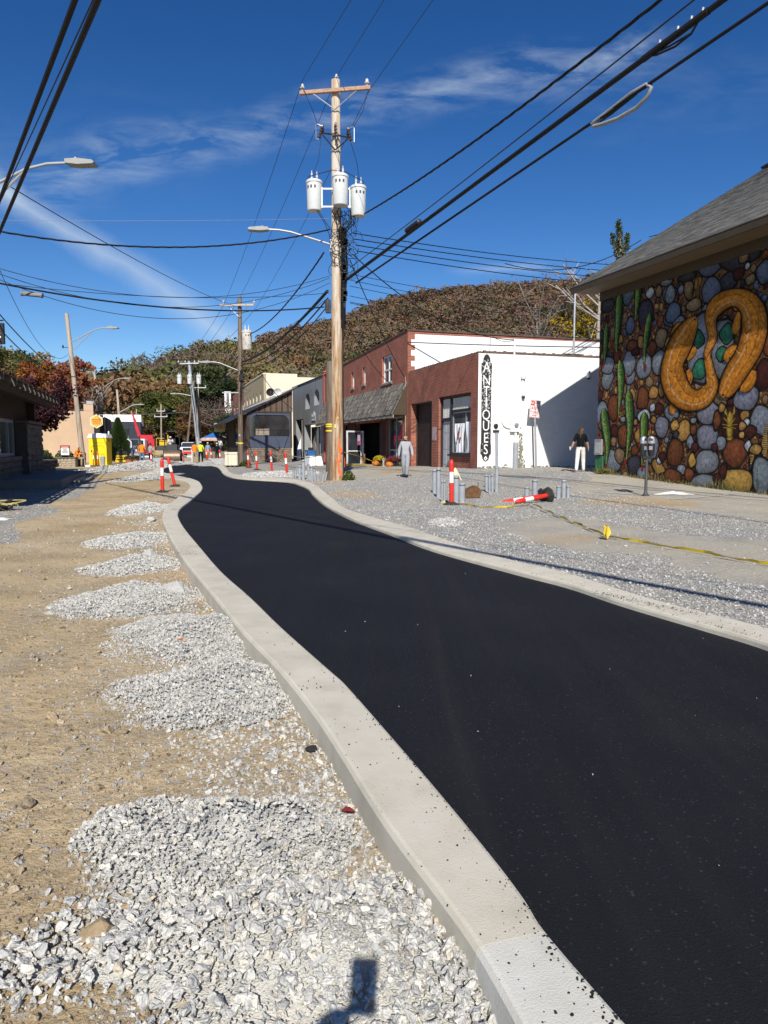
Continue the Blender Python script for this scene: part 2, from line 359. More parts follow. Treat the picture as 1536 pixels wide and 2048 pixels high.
def kerb(name, A, B, joints, out_z, in_z):
    """cast concrete kerb between the lines A (verge side) and B (lane side), a mesh per cast section"""
    root = link(name, None, kind='structure')
    cum = np.r_[0, np.cumsum(np.hypot(*np.diff((A+B)/2, axis=0).T))]
    js = [0]+[int(np.searchsorted(cum, j)) for j in joints if j < cum[-1]-1]+[len(A)-1]
    for s0, s1 in zip(js[:-1], js[1:]):
        if s1-s0 < 2: continue
        a = A[s0:s1+1].copy(); b = B[s0:s1+1].copy()
        ta = a[1]-a[0]; a[0] = a[0]+ta/max(np.hypot(*ta), 1e-6)*.0025 if np.hypot(*ta) > 1e-6 else a[0]; tb = b[1]-b[0]; b[0] = b[0]+tb/max(np.hypot(*tb), 1e-6)*.004 if np.hypot(*tb) > 1e-6 else b[0]
        mb = MB(); k = len(a); vs = []
        for i in range(k):
            w = b[i]-a[i]; l = max(np.hypot(*w), .02); u = w/l; e = min(.018, l*.2)
            h = KZ+.004*math.sin(cum[s0+i]*1.7)
            for d, z in ((-.012, out_z), (-.004, h-.022), (e*.35, h-.005), (e, h), (l-e, h-.004), (l-e*.3, h-.010), (l+.003, h-.028), (l+.008, in_z)):
                vs.append((a[i][0]+u[0]*d, a[i][1]+u[1]*d, z))
        m = 8
        fs = [(i*m+j, (i+1)*m+j, (i+1)*m+j+1, i*m+j+1) for i in range(k-1) for j in range(m-1)]
        fs += [tuple(range(m)), tuple((k-1)*m+j for j in range(m))[::-1]]
        mb.add(vs, fs); mb.build('kerb_section', M_KERB_PALE if s0 == 0 and out_z < -.2 else M_KERB, root, smooth=.32)
    return root
dl = np.hypot(*np.diff((lk_out+lk_in_p)/2, axis=0).T); cl = np.r_[0, np.cumsum(dl)]
jn = G(1010, 1880, KZ); j0 = cl[np.hypot(lk_mid[:, 0]-jn.x, lk_mid[:, 1]-jn.y).argmin()]
jn = G(610, 1339, KZ); j1 = cl[np.hypot(lk_mid[:, 0]-jn.x, lk_mid[:, 1]-jn.y).argmin()]
kerb('kerb', lk_out, lk_in_p, [j0, j1]+[j1+3.05*i for i in range(1, 20)], -.22, -.05)
kerb('kerb', rk_out_p, rk_in, [1.2+3.05*i for i in range(24)], -.05, -.06)
# ---------------------------------------------------------------- terrain
def tps(pts):
    p = np.array(pts, float); x = p[:, :2]; n = len(p)
    d = np.hypot(x[:, None, 0]-x[None, :, 0], x[:, None, 1]-x[None, :, 1])
    K = d; Q = np.c_[np.ones(n), x]                      # biharmonic |r| kernel, stays tame outside
    A = np.block([[K+np.eye(n)*-.4, Q], [Q.T, np.zeros((3, 3))]])
    w = np.linalg.solve(A, np.r_[p[:, 2], 0, 0, 0])
    def f(X, Y):
        out = w[n]+w[n+1]*X+w[n+2]*Y
        for i in range(n): out = out+w[i]*np.hypot(X-x[i, 0], Y-x[i, 1])
        return out
    return f
ctl = []
for x, z in ((0, .42), (-4.5, .36), (-9, .29), (-15, .17), (-22, .02), (-29, -.05), (-43, -.06), (-60, 0), (-120, 0)): ctl.append((*rloc(x, 0)[:2], z))
for x, z in ((0, .43), (3, .31), (5.5, .21), (7.76, .13), (12, .04), (18, 0), (30, 0)): ctl.append((*rloc(x, 0, C=(7.85, 26.3))[:2], z))
for q in rk_out_p[::22]: ctl.append((q[0], q[1], .045))
ctl += [(.83, 27.9, .19), (1.6, 17, .03), (4.6, 20.5, .08), (2.5, 23.5, .13), (-1.9, 28, .05), (6.2, 25, .34), (7, 9, .04), (12, 5, .04), (14, 12, .03), (-6, 45, -.02), (-14, 60, 0)]
for x, y in ((3, 2.5), (3, 8), (1.5, 3), (7, 3)): ctl.append((*rloc(x, y)[:2], .46))
for a in range(0, 360, 30): ctl.append((90*math.cos(R(a)), 40+160*math.sin(R(a)), 0))
right_h = tps(ctl)
oy = np.argsort(lk_mid[:, 1]); lx, ly = lk_mid[oy, 0], lk_mid[oy, 1]
def fbm(X, Y, sc, seed=0, oct_=3):
    out = np.zeros_like(X, dtype=float); r_ = np.random.default_rng(seed)
    for o in range(oct_):
        for _ in range(4):
            a = r_.uniform(0, 2*PI); ph = r_.uniform(0, 2*PI); k = sc*2**o*r_.uniform(.7, 1.3)
            out += np.sin((X*math.cos(a)+Y*math.sin(a))*k+ph)/2**o/4
    return out
def is_left(X, Y): return X < np.interp(Y, ly, lx, left=lx[0], right=-14.)
def ground_z(X, Y, relief=True):
    X = np.asarray(X, float); Y = np.asarray(Y, float)
    L = is_left(X, Y)
    zr = np.clip(right_h(X, Y), -.08, .62); far = np.clip((np.hypot(X, Y)-75)/40, 0, 1); zr = zr*(1-far)
    zl = -.075+np.clip((Y-12)/40, 0, 1)*.06+np.clip((-X-1.5)/10, 0, 1)*.03; zl = zl*(1-far)
    z = np.where(L, zl, zr)
    if relief:
        near = np.exp(-np.hypot(X, Y)/18.)
        z = z+fbm(X, Y, 1.1, 3)*.012*np.where(L, 1, .7)+fbm(X, Y, 6., 5)*.006*near+fbm(X, Y, 21., 8, 3)*.0035*near
    road = poly_in(X.ravel(), Y.ravel(), road_poly).reshape(X.shape)
    return np.where(road, -.16, z)
def gz(x, y): return float(ground_z(np.array([x]), np.array([y]), False)[0])
def GG(px, py, it=4):
    """the ground point seen at a pixel, following the slope"""
    z = 0.
    for _ in range(it): q = G(px, py, z); z = gz(q.x, q.y)
    return Vector((q.x, q.y, z))
def zone(px): return [tuple(G(a, b, .05 if a > 640 else -.05))[:2] for a, b in px]
Z_CONC = [zone([(1195, 962), (1292, 958), (1560, 985), (1700, 1010), (1700, 1075), (1536, 1040), (1300, 1006), (1150, 985)]),
          zone([(690, 942), (760, 936), (960, 938), (980, 944), (900, 958), (760, 962), (700, 958)]),
          zone([(985, 1050), (1120, 1032), (1320, 1060), (1700, 1095), (1700, 1205), (1536, 1165), (1260, 1105), (1050, 1080)])]
Z_GRAV = [zone([(-500, 1100), (0, 1085), (60, 1050), (120, 1008), (185, 980), (200, 960), (60, 950), (-500, 960)]),
          [tuple(p) for p in lk_out]+[(p[0]-(.30+.25*math.sin(i*.7)+.014*p[1]), p[1]) for i, p in list(enumerate(lk_out))[::-1]]]
def ground_mesh():
    # rings round the camera: fine ahead, coarse behind, out to the horizon
    rr = [.35]
    while rr[-1] < 1800:
        r_ = rr[-1]; rr.append(r_*(1.010 if r_ < 30 else 1.0075 if r_ < 75 else 1.05))
    an = np.r_[np.linspace(-33, 33, 300), np.linspace(33, 327, 74)[1:-1]]
    rr = np.array(rr); A, RR = np.meshgrid(np.radians(an), rr)
    X = RR*np.sin(A); Y = RR*np.cos(A); nA = len(an); nR = len(rr)
    Z = ground_z(X, Y)
    Z = np.where((np.abs(A) > R(40)) & (RR < 60), np.minimum(Z, .1), Z)
    co = np.c_[X.ravel(), Y.ravel(), Z.ravel()]
    i = np.arange((nR-1)*nA).reshape(nR-1, nA); j = np.roll(i, -1, 1)
    faces = np.stack([i, j, j+nA, i+nA], 2).reshape(-1, 4)
    me = bpy.data.meshes.new('ground'); me.vertices.add(len(co)+1); me.vertices.foreach_set('co', np.vstack([co, [[0, 0, -.08]]]).ravel())
    tri = np.c_[np.roll(np.arange(nA), -1), np.arange(nA), np.full(nA, len(co))]
    lo = np.r_[faces.ravel(), tri.ravel()]; nF = len(faces); nT = len(tri)
    me.loops.add(len(lo)); me.loops.foreach_set('vertex_index', lo.astype(np.int32))
    me.polygons.add(nF+nT); me.polygons.foreach_set('loop_start', np.r_[np.arange(nF)*4, nF*4+np.arange(nT)*3].astype(np.int32))
    me.update(calc_edges=True); me.validate()
    x, y = X.ravel(), Y.ravel()
    jx = x+fbm(x, y, 1.3, 21)*.35+fbm(x, y, 5, 22)*.12; jy = y+fbm(x, y, 1.1, 23)*.5+fbm(x, y, 5, 24)*.15
    L = is_left(x, y); conc = np.zeros(len(x)); grav = np.where(L, 0., 1.)
    for p in Z_CONC: conc = np.maximum(conc, poly_in(jx, jy, p))
    for p, wgt in zip(Z_GRAV, (1., .47)): grav = np.maximum(grav, wgt*poly_in(jx, jy, p))
    far = np.clip((np.hypot(x, y)-60)/25, 0, 1)
    conc = np.maximum(conc, far); stain = np.clip(fbm(x, y, .9, 31)*1.6-.35, 0, 1)
    col = np.c_[grav, conc, stain, np.ones(len(x))].astype(np.float32); col = np.vstack([col, [[0, 0, 0, 1]]]).astype(np.float32)
    at = me.color_attributes.new('zone', 'FLOAT_COLOR', 'POINT'); at.data.foreach_set('color', col.ravel())
    me.shade_smooth()
    m, nt, b = nodes('ground_surface'); K = nt.links; tc = N_(nt, 'ShaderNodeTexCoord'); o = tc.outputs['Object']
    a = N_(nt, 'ShaderNodeAttribute', attribute_name='zone'); sp = N_(nt, 'ShaderNodeSeparateColor'); K.new(a.outputs['Color'], sp.inputs[0])
    n1 = N_(nt, 'ShaderNodeTexNoise', Scale=.8, Detail=8., Roughness=.66); K.new(o, n1.inputs['Vector'])
    n2 = N_(nt, 'ShaderNodeTexNoise', Scale=16., Detail=6., Roughness=.7); K.new(o, n2.inputs['Vector'])
    n3 = N_(nt, 'ShaderNodeTexNoise', Scale=120., Detail=4.); K.new(o, n3.inputs['Vector'])
    v1 = N_(nt, 'ShaderNodeTexVoronoi', Scale=46.); K.new(o, v1.inputs['Vector'])
    v2 = N_(nt, 'ShaderNodeTexVoronoi', Scale=27.); K.new(o, v2.inputs['Vector'])
    dirt = ramp(nt, n1.outputs[0], [(.28, (.31, .235, .14)), (.45, (.44, .335, .19)), (.58, (.52, .405, .24)), (.75, (.56, .47, .325))])
    def mix(f, A, B, bt='MIX'):
        q = N_(nt, 'ShaderNodeMix', data_type='RGBA', blend_type=bt)
        for s, v in (('Factor', f), ('A', A), ('B', B)):
            if isinstance(v, (int, float)): q.inputs[s].default_value = v
            elif isinstance(v, tuple): q.inputs[s].default_value = (*v, 1)
            else: K.new(v, q.inputs[s])
        return q.outputs['Result']
    def mth(op, A, B):
        q = N_(nt, 'ShaderNodeMath', operation=op)
        for i, v in enumerate((A, B)):
            if isinstance(v, (int, float)): q.inputs[i].default_value = v
            else: K.new(v, q.inputs[i])
        return q.outputs[0]
    n6 = N_(nt, 'ShaderNodeTexNoise', Scale=1.7, Detail=7., Roughness=.7); K.new(o, n6.inputs['Vector'])
    dirt = mix(ramp(nt, n6.outputs[0], [(.47, (0, 0, 0)), (.64, (.62, .62, .62))]), dirt, (.32, .27, .19))
    dirt = mix(.75, dirt, ramp(nt, n2.outputs[0], [(.25, (.66, .63, .6)), (.5, (1, 1, 1)), (.75, (1.2, 1.2, 1.18))]), 'MULTIPLY')
    # small stones pressed into the dirt
    dirt = mix(ramp(nt, v2.outputs['Color'], [(.80, (0, 0, 0)), (.86, (.75, .75, .75))]), dirt, mix(n2.outputs[0], (.30, .27, .23), (.50, .46, .40)))
    gsep = N_(nt, 'ShaderNodeSeparateColor'); K.new(v1.outputs['Color'], gsep.inputs[0])
    grav = ramp(nt, gsep.outputs[0], [(0, (.22, .22, .215)), (.4, (.40, .40, .385)), (.75, (.52, .515, .49)), (1, (.64, .63, .59))])
    grav = mix(.9, grav, ramp(nt, v1.outputs['Distance'], [(.15, (1, 1, 1)), (.75, (.42, .42, .42))]), 'MULTIPLY')
    grav = mix(ramp(nt, n1.outputs[0], [(.42, (0, 0, 0)), (.70, (.62, .62, .62))]), grav, (.45, .39, .29))
    conc = ramp(nt, n1.outputs[0], [(.3, (.33, .31, .26)), (.5, (.43, .40, .33)), (.7, (.48, .435, .34))])
    conc = mix(.5, conc, ramp(nt, n2.outputs[0], [(.3, (.75, .74, .72)), (.7, (1.12, 1.12, 1.12))]), 'MULTIPLY')
    conc = mix(ramp(nt, v1.outputs['Color'], [(.80, (0, 0, 0)), (.9, (.6, .6, .6))]), conc, (.42, .42, .41))
    def soft(chan, lo=.35, hi=.65):
        q = mth('ADD', chan, mth('MULTIPLY', mth('SUBTRACT', n2.outputs[0], .5), 1.3)); return ramp(nt, q, [(lo, (0, 0, 0)), (hi, (1, 1, 1))])
    c = mix(soft(sp.outputs[0]), dirt, grav); c = mix(mth('MULTIPLY', soft(sp.outputs[1]), .88), c, conc)
    c = mix(mth('MULTIPLY', soft(sp.outputs[2], .5, .9), .55), c, (.45, .29, .12))
    K.new(c, b.inputs['Base Color']); b.inputs['Roughness'].default_value = .95; b.inputs['Specular IOR Level'].default_value = .12
    h = bump(nt, b, n2.outputs[0], .8, .04); h = bump(nt, b, v1.outputs['Distance'], -.55, .012, h); bump(nt, b, n3.outputs[0], .5, .006, h)
    me.materials.append(m); return link('ground', me, kind='structure')
ground_mesh()
# ---------------------------------------------------------------- crushed stone
def stone_proto(seed, n=13, flat=.62):
    r_ = random.Random(seed); bm = bmesh.new()
    for _ in range(n):
        v = Vector((r_.gauss(0, 1), r_.gauss(0, 1), r_.gauss(0, 1))).normalized()*r_.uniform(.8, 1.05); bm.verts.new((v.x*.5, v.y*r_.uniform(.33, .42), v.z*.5*flat))
    bmesh.ops.convex_hull(bm, input=bm.verts); bmesh.ops.delete(bm, geom=[v for v in bm.verts if not v.link_faces], context='VERTS')
    me = bpy.data.meshes.new('stone'); bm.to_mesh(me); bm.free(); return me
def mat_stone(name, stops, bmp=.5):
    m, nt, b = nodes(name); L = nt.links; oi = N_(nt, 'ShaderNodeObjectInfo'); tc = N_(nt, 'ShaderNodeTexCoord')
    n = N_(nt, 'ShaderNodeTexNoise', Scale=3.2, Detail=6.); L.new(tc.outputs['Object'], n.inputs['Vector'])
    mx = N_(nt, 'ShaderNodeMix', data_type='RGBA', blend_type='MULTIPLY'); mx.inputs['Factor'].default_value = 1
    L.new(ramp(nt, oi.outputs['Random'], stops), mx.inputs['A']); L.new(ramp(nt, n.outputs[0], [(.3, (.72, .73, .75)), (.6, (1.08, 1.08, 1.07))]), mx.inputs['B'])
    L.new(mx.outputs['Result'], b.inputs['Base Color']); b.inputs['Roughness'].default_value = .85; b.inputs['Specular IOR Level'].default_value = .25
    bump(nt, b, n.outputs[0], bmp, .08); return m
M_GRANITE = mat_stone('granite', [(0, (.39, .39, .375)), (.3, (.49, .485, .455)), (.6, (.60, .59, .54)), (.85, (.68, .66, .59)), (1, (.55, .49, .39))])
M_PEBBLE = mat_stone('pebble', [(0, (.22, .18, .13)), (.4, (.38, .29, .18)), (.7, (.46, .40, .31)), (.9, (.36, .36, .35)), (1, (.56, .54, .49))])
M_YARD = mat_stone('yard_stone', [(0, (.31, .31, .30)), (.4, (.43, .425, .40)), (.8, (.56, .55, .50)), (1, (.64, .63, .58))])
M_TAR = mat_stone('tar_crumb', [(0, (.012, .012, .013)), (1, (.03, .03, .03))])
def stone_set(name, mat):
    c = bpy.data.collections.new(name)
    for i in range(7):
        me = stone_proto(40+i, 11+i % 4, (.5, .62, .75)[i % 3]); me.materials.append(mat); o = bpy.data.objects.new('stone', me); c.objects.link(o)
    return c
SETS = {k: stone_set(k+'_stones', m) for k, m in (('granite', M_GRANITE), ('yard', M_YARD), ('pebble', M_PEBBLE), ('tar', M_TAR))}
TREES = {}
def scatter(name, pts, scl, setc, parent=None, rot=None, tilt=.5, label=None, cat=None, origin=(0, 0, 0), nvar=7, group=None, stuff=True):
    pts = np.asarray(pts, float)-np.array(origin); n = len(pts)
    me = bpy.data.meshes.new(name); me.vertices.add(n); me.vertices.foreach_set('co', pts.ravel())
    if rot is None: rot = np.c_[nr.normal(0, tilt, n), nr.normal(0, tilt, n), nr.uniform(0, 2*PI, n)]
    s = np.asarray(scl, float); s = np.repeat(s[:, None], 3, 1) if s.ndim == 1 else s
    for nm, tp, dt in (('rot', 'FLOAT_VECTOR', rot), ('scl', 'FLOAT_VECTOR', s)):
        a = me.attributes.new(nm, tp, 'POINT'); a.data.foreach_set('vector', np.asarray(dt, np.float32).ravel())
    a = me.attributes.new('pick', 'INT', 'POINT'); a.data.foreach_set('value', nr.integers(0, nvar, n).astype(np.int32))
    o = link(name, me, parent, None if parent is not None else origin, kind='stuff' if stuff else None, label=label, category=cat, group=group)
    if parent is None: o.location = origin
    ng = bpy.data.node_groups.new(name, 'GeometryNodeTree')
    ng.interface.new_socket('Geometry', in_out='INPUT', socket_type='NodeSocketGeometry'); ng.interface.new_socket('Geometry', in_out='OUTPUT', socket_type='NodeSocketGeometry')
    gi = ng.nodes.new('NodeGroupInput'); go = ng.nodes.new('NodeGroupOutput'); ip = ng.nodes.new('GeometryNodeInstanceOnPoints'); ci = ng.nodes.new('GeometryNodeCollectionInfo')
    ci.inputs['Collection'].default_value = setc; ci.inputs['Separate Children'].default_value = True; ci.inputs['Reset Children'].default_value = True
    def na(nm, dt):
        q = ng.nodes.new('GeometryNodeInputNamedAttribute'); q.data_type = dt; q.inputs['Name'].default_value = nm; return q.outputs['Attribute']
    K = ng.links
    K.new(gi.outputs[0], ip.inputs['Points']); K.new(ci.outputs[0], ip.inputs['Instance']); ip.inputs['Pick Instance'].default_value = True
    K.new(na('pick', 'INT'), ip.inputs['Instance Index']); K.new(na('rot', 'FLOAT_VECTOR'), ip.inputs['Rotation']); K.new(na('scl', 'FLOAT_VECTOR'), ip.inputs['Scale'])
    K.new(ip.outputs[0], go.inputs[0]); md = o.modifiers.new('scatter', 'NODES'); md.node_group = ng; return o
M_HEAP = M('heap_fines', (.57, .56, .51), .95, .2, 26., .9, 150., .016)
HEAPS = [  # centre px, half width px, far and near px rows, height, stone size, label
    ((425, 1725), 235, 1585, 1850, .15, .020, 'pale gravel heap with a dusty crest beside the kerb, second nearest'),
    ((575, 1920), 440, 1740, 2160, .12, .031, 'large gravel heap of coarse white stones nearest the camera'),
    ((430, 1395), 195, 1325, 1452, .125, .017, 'grey gravel heap trailing dark tar crumbs along its near side'),
    ((390, 1275), 185, 1232, 1325, .125, .016, 'pale wide gravel heap with an orange leaf lying on it'),
    ((252, 1206), 128, 1170, 1236, .125, .019, 'long gravel heap running out from under two lumps of concrete'),
    ((262, 1137), 94, 1117, 1152, .11, .022, 'lens shaped gravel heap with one pale lump behind it'),
    ((262, 1084), 80, 1068, 1098, .11, .024, 'low gravel heap just beyond the lens shaped one'),
    ((283, 1021), 50, 1008, 1031, .13, .034, 'small gravel heap in front of the two leaning posts'),
    ((322, 957), 46, 949, 964, .16, .04, 'flat gravel heap inside the kink of the kerb'),
    ((292, 938), 52, 926, 947, .34, .05, 'broad gravel bank in front of the road crew'),
    ((428, 933), 34, 926, 938, .4, .05, 'ridge of pale gravel beside the cream tote'),
    ((560, 950), 70, 944, 956, .12, .05, 'thin spread of gravel below the four red posts'),
    ((893, 1046), 34, 1040, 1054, .05, .03, 'little patch of white gravel beyond the right kerb')]
for i, ((cx, cy), hw, y0, y1, hh, ss, lab) in enumerate(HEAPS):
    c = GG(cx, cy); far_ = GG(cx, y0); near_ = GG(cx, y1); ry = (far_.y-near_.y)/2; c.y = (far_.y+near_.y)/2
    rx = hw/F*math.hypot(c.y, CAMH); c.x = (cx-768)/F*math.hypot(c.y, CAMH*.6)
    root = thing('gravel_heap', lab, 'gravel heap', (c.x, c.y, gz(c.x, c.y)-.01), 0, 'gravel heaps beside the kerb')
    r_ = np.random.default_rng(60+i); ph = r_.uniform(0, 2*PI, 6)
    def prof(X, Y):
        a = np.arctan2(Y/ry, X/rx); q = np.hypot(X/rx, Y/ry)/(1+.14*np.sin(2*a+ph[0])+.10*np.sin(3*a+ph[1])+.07*np.sin(5*a+ph[2]))
        q = q+.20*fbm(X+c.x, Y+c.y, 4/max(rx, .4), i)+.11*fbm(X, Y, 13/max(rx, .4), i+3)
        h = np.clip(1-q, 0, 1); h = h*h*(3-2*h)*.55+np.clip(1-q*q, 0, 1)*.45
        return np.where(q < 1, hh*h*(1+.22*np.sin(X/rx*5+ph[3])*np.cos(Y/ry*4+ph[4])), -.03), q
    ng_ = 40; gx, gy = np.meshgrid(np.linspace(-1.3*rx, 1.3*rx, ng_), np.linspace(-1.3*ry, 1.3*ry, ng_)); hz, q = prof(gx, gy)
    base = ground_z(gx+c.x, gy+c.y)-root.location.z; base = np.where(base < -.1, -.05, base)
    mb = MB(); keep = q < 1.03
    vs = np.c_[gx.ravel(), gy.ravel(), (hz+base-.022).ravel()]
    fs = [(a*ng_+b, a*ng_+b+1, (a+1)*ng_+b+1, (a+1)*ng_+b) for a in range(ng_-1) for b in range(ng_-1) if keep[a, b] or keep[a+1, b+1]]
    mb.add(vs.tolist(), fs); mb.build('heap', M_HEAP if i < 8 else M('far_heap_fines', (.40, .40, .38), .95, .3, 6., .9, 30., .04), root, smooth=3.)
    dens = min(60000, int(PI*rx*ry/(ss*ss)*7.5)); dens = max(dens, 200)
    t = r_.uniform(0, 2*PI, dens); u = np.sqrt(r_.uniform(0, 1, dens))*1.12
    X = rx*u*np.cos(t); Y = ry*u*np.sin(t); h, q = prof(X, Y); zb = ground_z(X+c.x, Y+c.y)
    k = (q < 1.25) & (zb > -.12) & (r_.uniform(0, 1, dens) < np.clip((1.25-q)/.60, .03, 1)*np.where((i in (0, 2, 3)) & (q < .5), np.clip(.6+.6*fbm(X, Y, 7, i+50), .42, 1), 1))
    X, Y, h, zb = X[k], Y[k], h[k], zb[k]; s = ss*np.clip(r_.lognormal(-.45, .58, k.sum()), .28, 1.9)
    scatter('stones', np.c_[X, Y, np.maximum(h, 0)+zb-root.location.z+s*.17], s*(1 if i < 8 else 1.5), SETS['granite' if i < 8 else 'yard'], root)
def in_view(x, y): return (np.abs(x) < y*.60+.5) & (y > 1.2)
def strew(name, n, boxf, size, setc, label, cat, keep=None, lift=.1, sig=.45):
    x, y = boxf(n); k = in_view(x, y); x, y = x[k], y[k]; z = ground_z(x, y)
    ok = z > -.13
    if keep is not None: ok &= keep(x, y)
    x, y, z = x[ok], y[ok], z[ok]; s = size*np.clip(nr.lognormal(-.1, sig, len(x)), .3, 3.)
    return scatter(name, np.c_[x, y, z+s*lift], s, SETS[setc], label=label, cat=cat)
def polar(r0, r1, pw=1.6):
    def f(n):
        r_ = (r0**(2-pw)+(r1**(2-pw)-r0**(2-pw))*nr.uniform(0, 1, n))**(1/(2-pw)); a = nr.uniform(R(-31), R(31), n)
        return r_*np.sin(a), r_*np.cos(a)
    return f
strew('loose_stones', 90000, polar(1.5, 30, 1.5), .0125, 'pebble', 'small tan stones strewn over the bare dirt on the left', 'stones', lambda x, y: is_left(x, y), sig=.55)
strew('larger_stones', 2600, polar(1.5, 22, 1.5), .030, 'pebble', 'larger tan stones scattered over the dirt on the left', 'stones', lambda x, y: is_left(x, y), .15)
def beside_kerb(x, y): d = np.interp(y, ly, lx)-x; return (d > .1) & (d < .72+.1*np.sin(y*2.1)+.03*y) & (nr.uniform(0, 1, len(x)) < np.exp(-d*1.1)*(.62+.38*np.sin(y*1.9+1)))
strew('gravel_beside_kerb', 200000, polar(1.5, 24, 1.4), .021, 'granite', 'mixed grey stones along the foot of the left kerb', 'gravel', beside_kerb)
def grit_zone(x, y): d = np.interp(y, ly, lx)-x; return (d > .02) & (d < .9+.16*y) & (nr.uniform(0, 1, len(x)) < np.exp(-d*1.1/(1+.12*y))*np.clip(.6+.9*fbm(x, y, 1.6, 77), .1, 1))
strew('fine_grit', 420000, polar(1.5, 20, 1.35), .0095, 'yard', 'fine grey grit between the heaps and the kerb', 'grit', grit_zone, .15)
def right_gravel(x, y):
    jx = x+fbm(x, y, 1.3, 21)*.35; jy = y+fbm(x, y, 1.1, 23)*.5; c = np.zeros(len(x), bool)
    for p in Z_CONC: c |= poly_in(jx, jy, p)
    return ~is_left(x, y) & (~c | (nr.uniform(0, 1, len(x)) < .06))
strew('gravel_yard', 210000, polar(4, 34, 1.25), .019, 'yard', 'crushed grey gravel spread between the right kerb and the shops', 'gravel', right_gravel)
def left_gravel(x, y): return poly_in(x+fbm(x, y, 1.3, 21)*.35, y+fbm(x, y, 1.1, 23)*.5, Z_GRAV[0]) & is_left(x, y)
strew('gravel_apron', 60000, polar(9, 34, 1.25), .022, 'yard', 'blue grey gravel apron in front of the pavilion', 'gravel', left_gravel)
fx, fy = polar(2.2, 26, 1.2)(130); fk = poly_in(fx, fy, road_poly) & in_view(fx, fy); scatter('asphalt_flecks', np.c_[fx[fk], fy[fk], np.full(fk.sum(), .003)], np.clip(nr.lognormal(-5, .45, fk.sum()), .003, .015), SETS['yard'], label='pale stone flecks scattered on the black asphalt', cat='stone flecks')
# tar crumbs spilled on the kerbs and heap
tp = []
for A_, B_, zz in ((lk_out, lk_in_p, KZ), (rk_out_p, rk_in, KZ)):
    for _ in range(620):
        i = int(rnd.random()**1.6*(len(A_)*.72)); f = rnd.random() if rnd.random() < .5 else 1-abs(rnd.gauss(0, .12)); f = min(.97, max(.03, f)); q = A_[i]*(1-f)+B_[i]*f+np.array([rnd.uniform(-.05, .05), rnd.uniform(-.05, .05)])*.3
        tp.append((q[0], q[1], zz+.001))
for _ in range(420):
    i = rnd.uniform(0, 1); q = G(1190+i*220+rnd.gauss(0, 6), 1184+i*48+rnd.gauss(0, 2.), KZ); tp.append((q.x, q.y, KZ+.004))
for cx, cy, n, s in ((405, 1443, 260, 30), (352, 1040, 120, 10), (375, 1128, 120, 14)):
    for _ in range(n):
        q = GG(cx+rnd.gauss(0, s), cy+rnd.gauss(0, s*.18), 2); tp.append((q.x, q.y, max(q.z, KZ if cx < 390 else q.z)+.012))
scatter('tar_crumbs', tp, np.clip(nr.lognormal(-5.0, .4, len(tp)), .003, .014), SETS['tar'], label='black asphalt crumbs spilled along the pale kerbs', cat='crumbs')
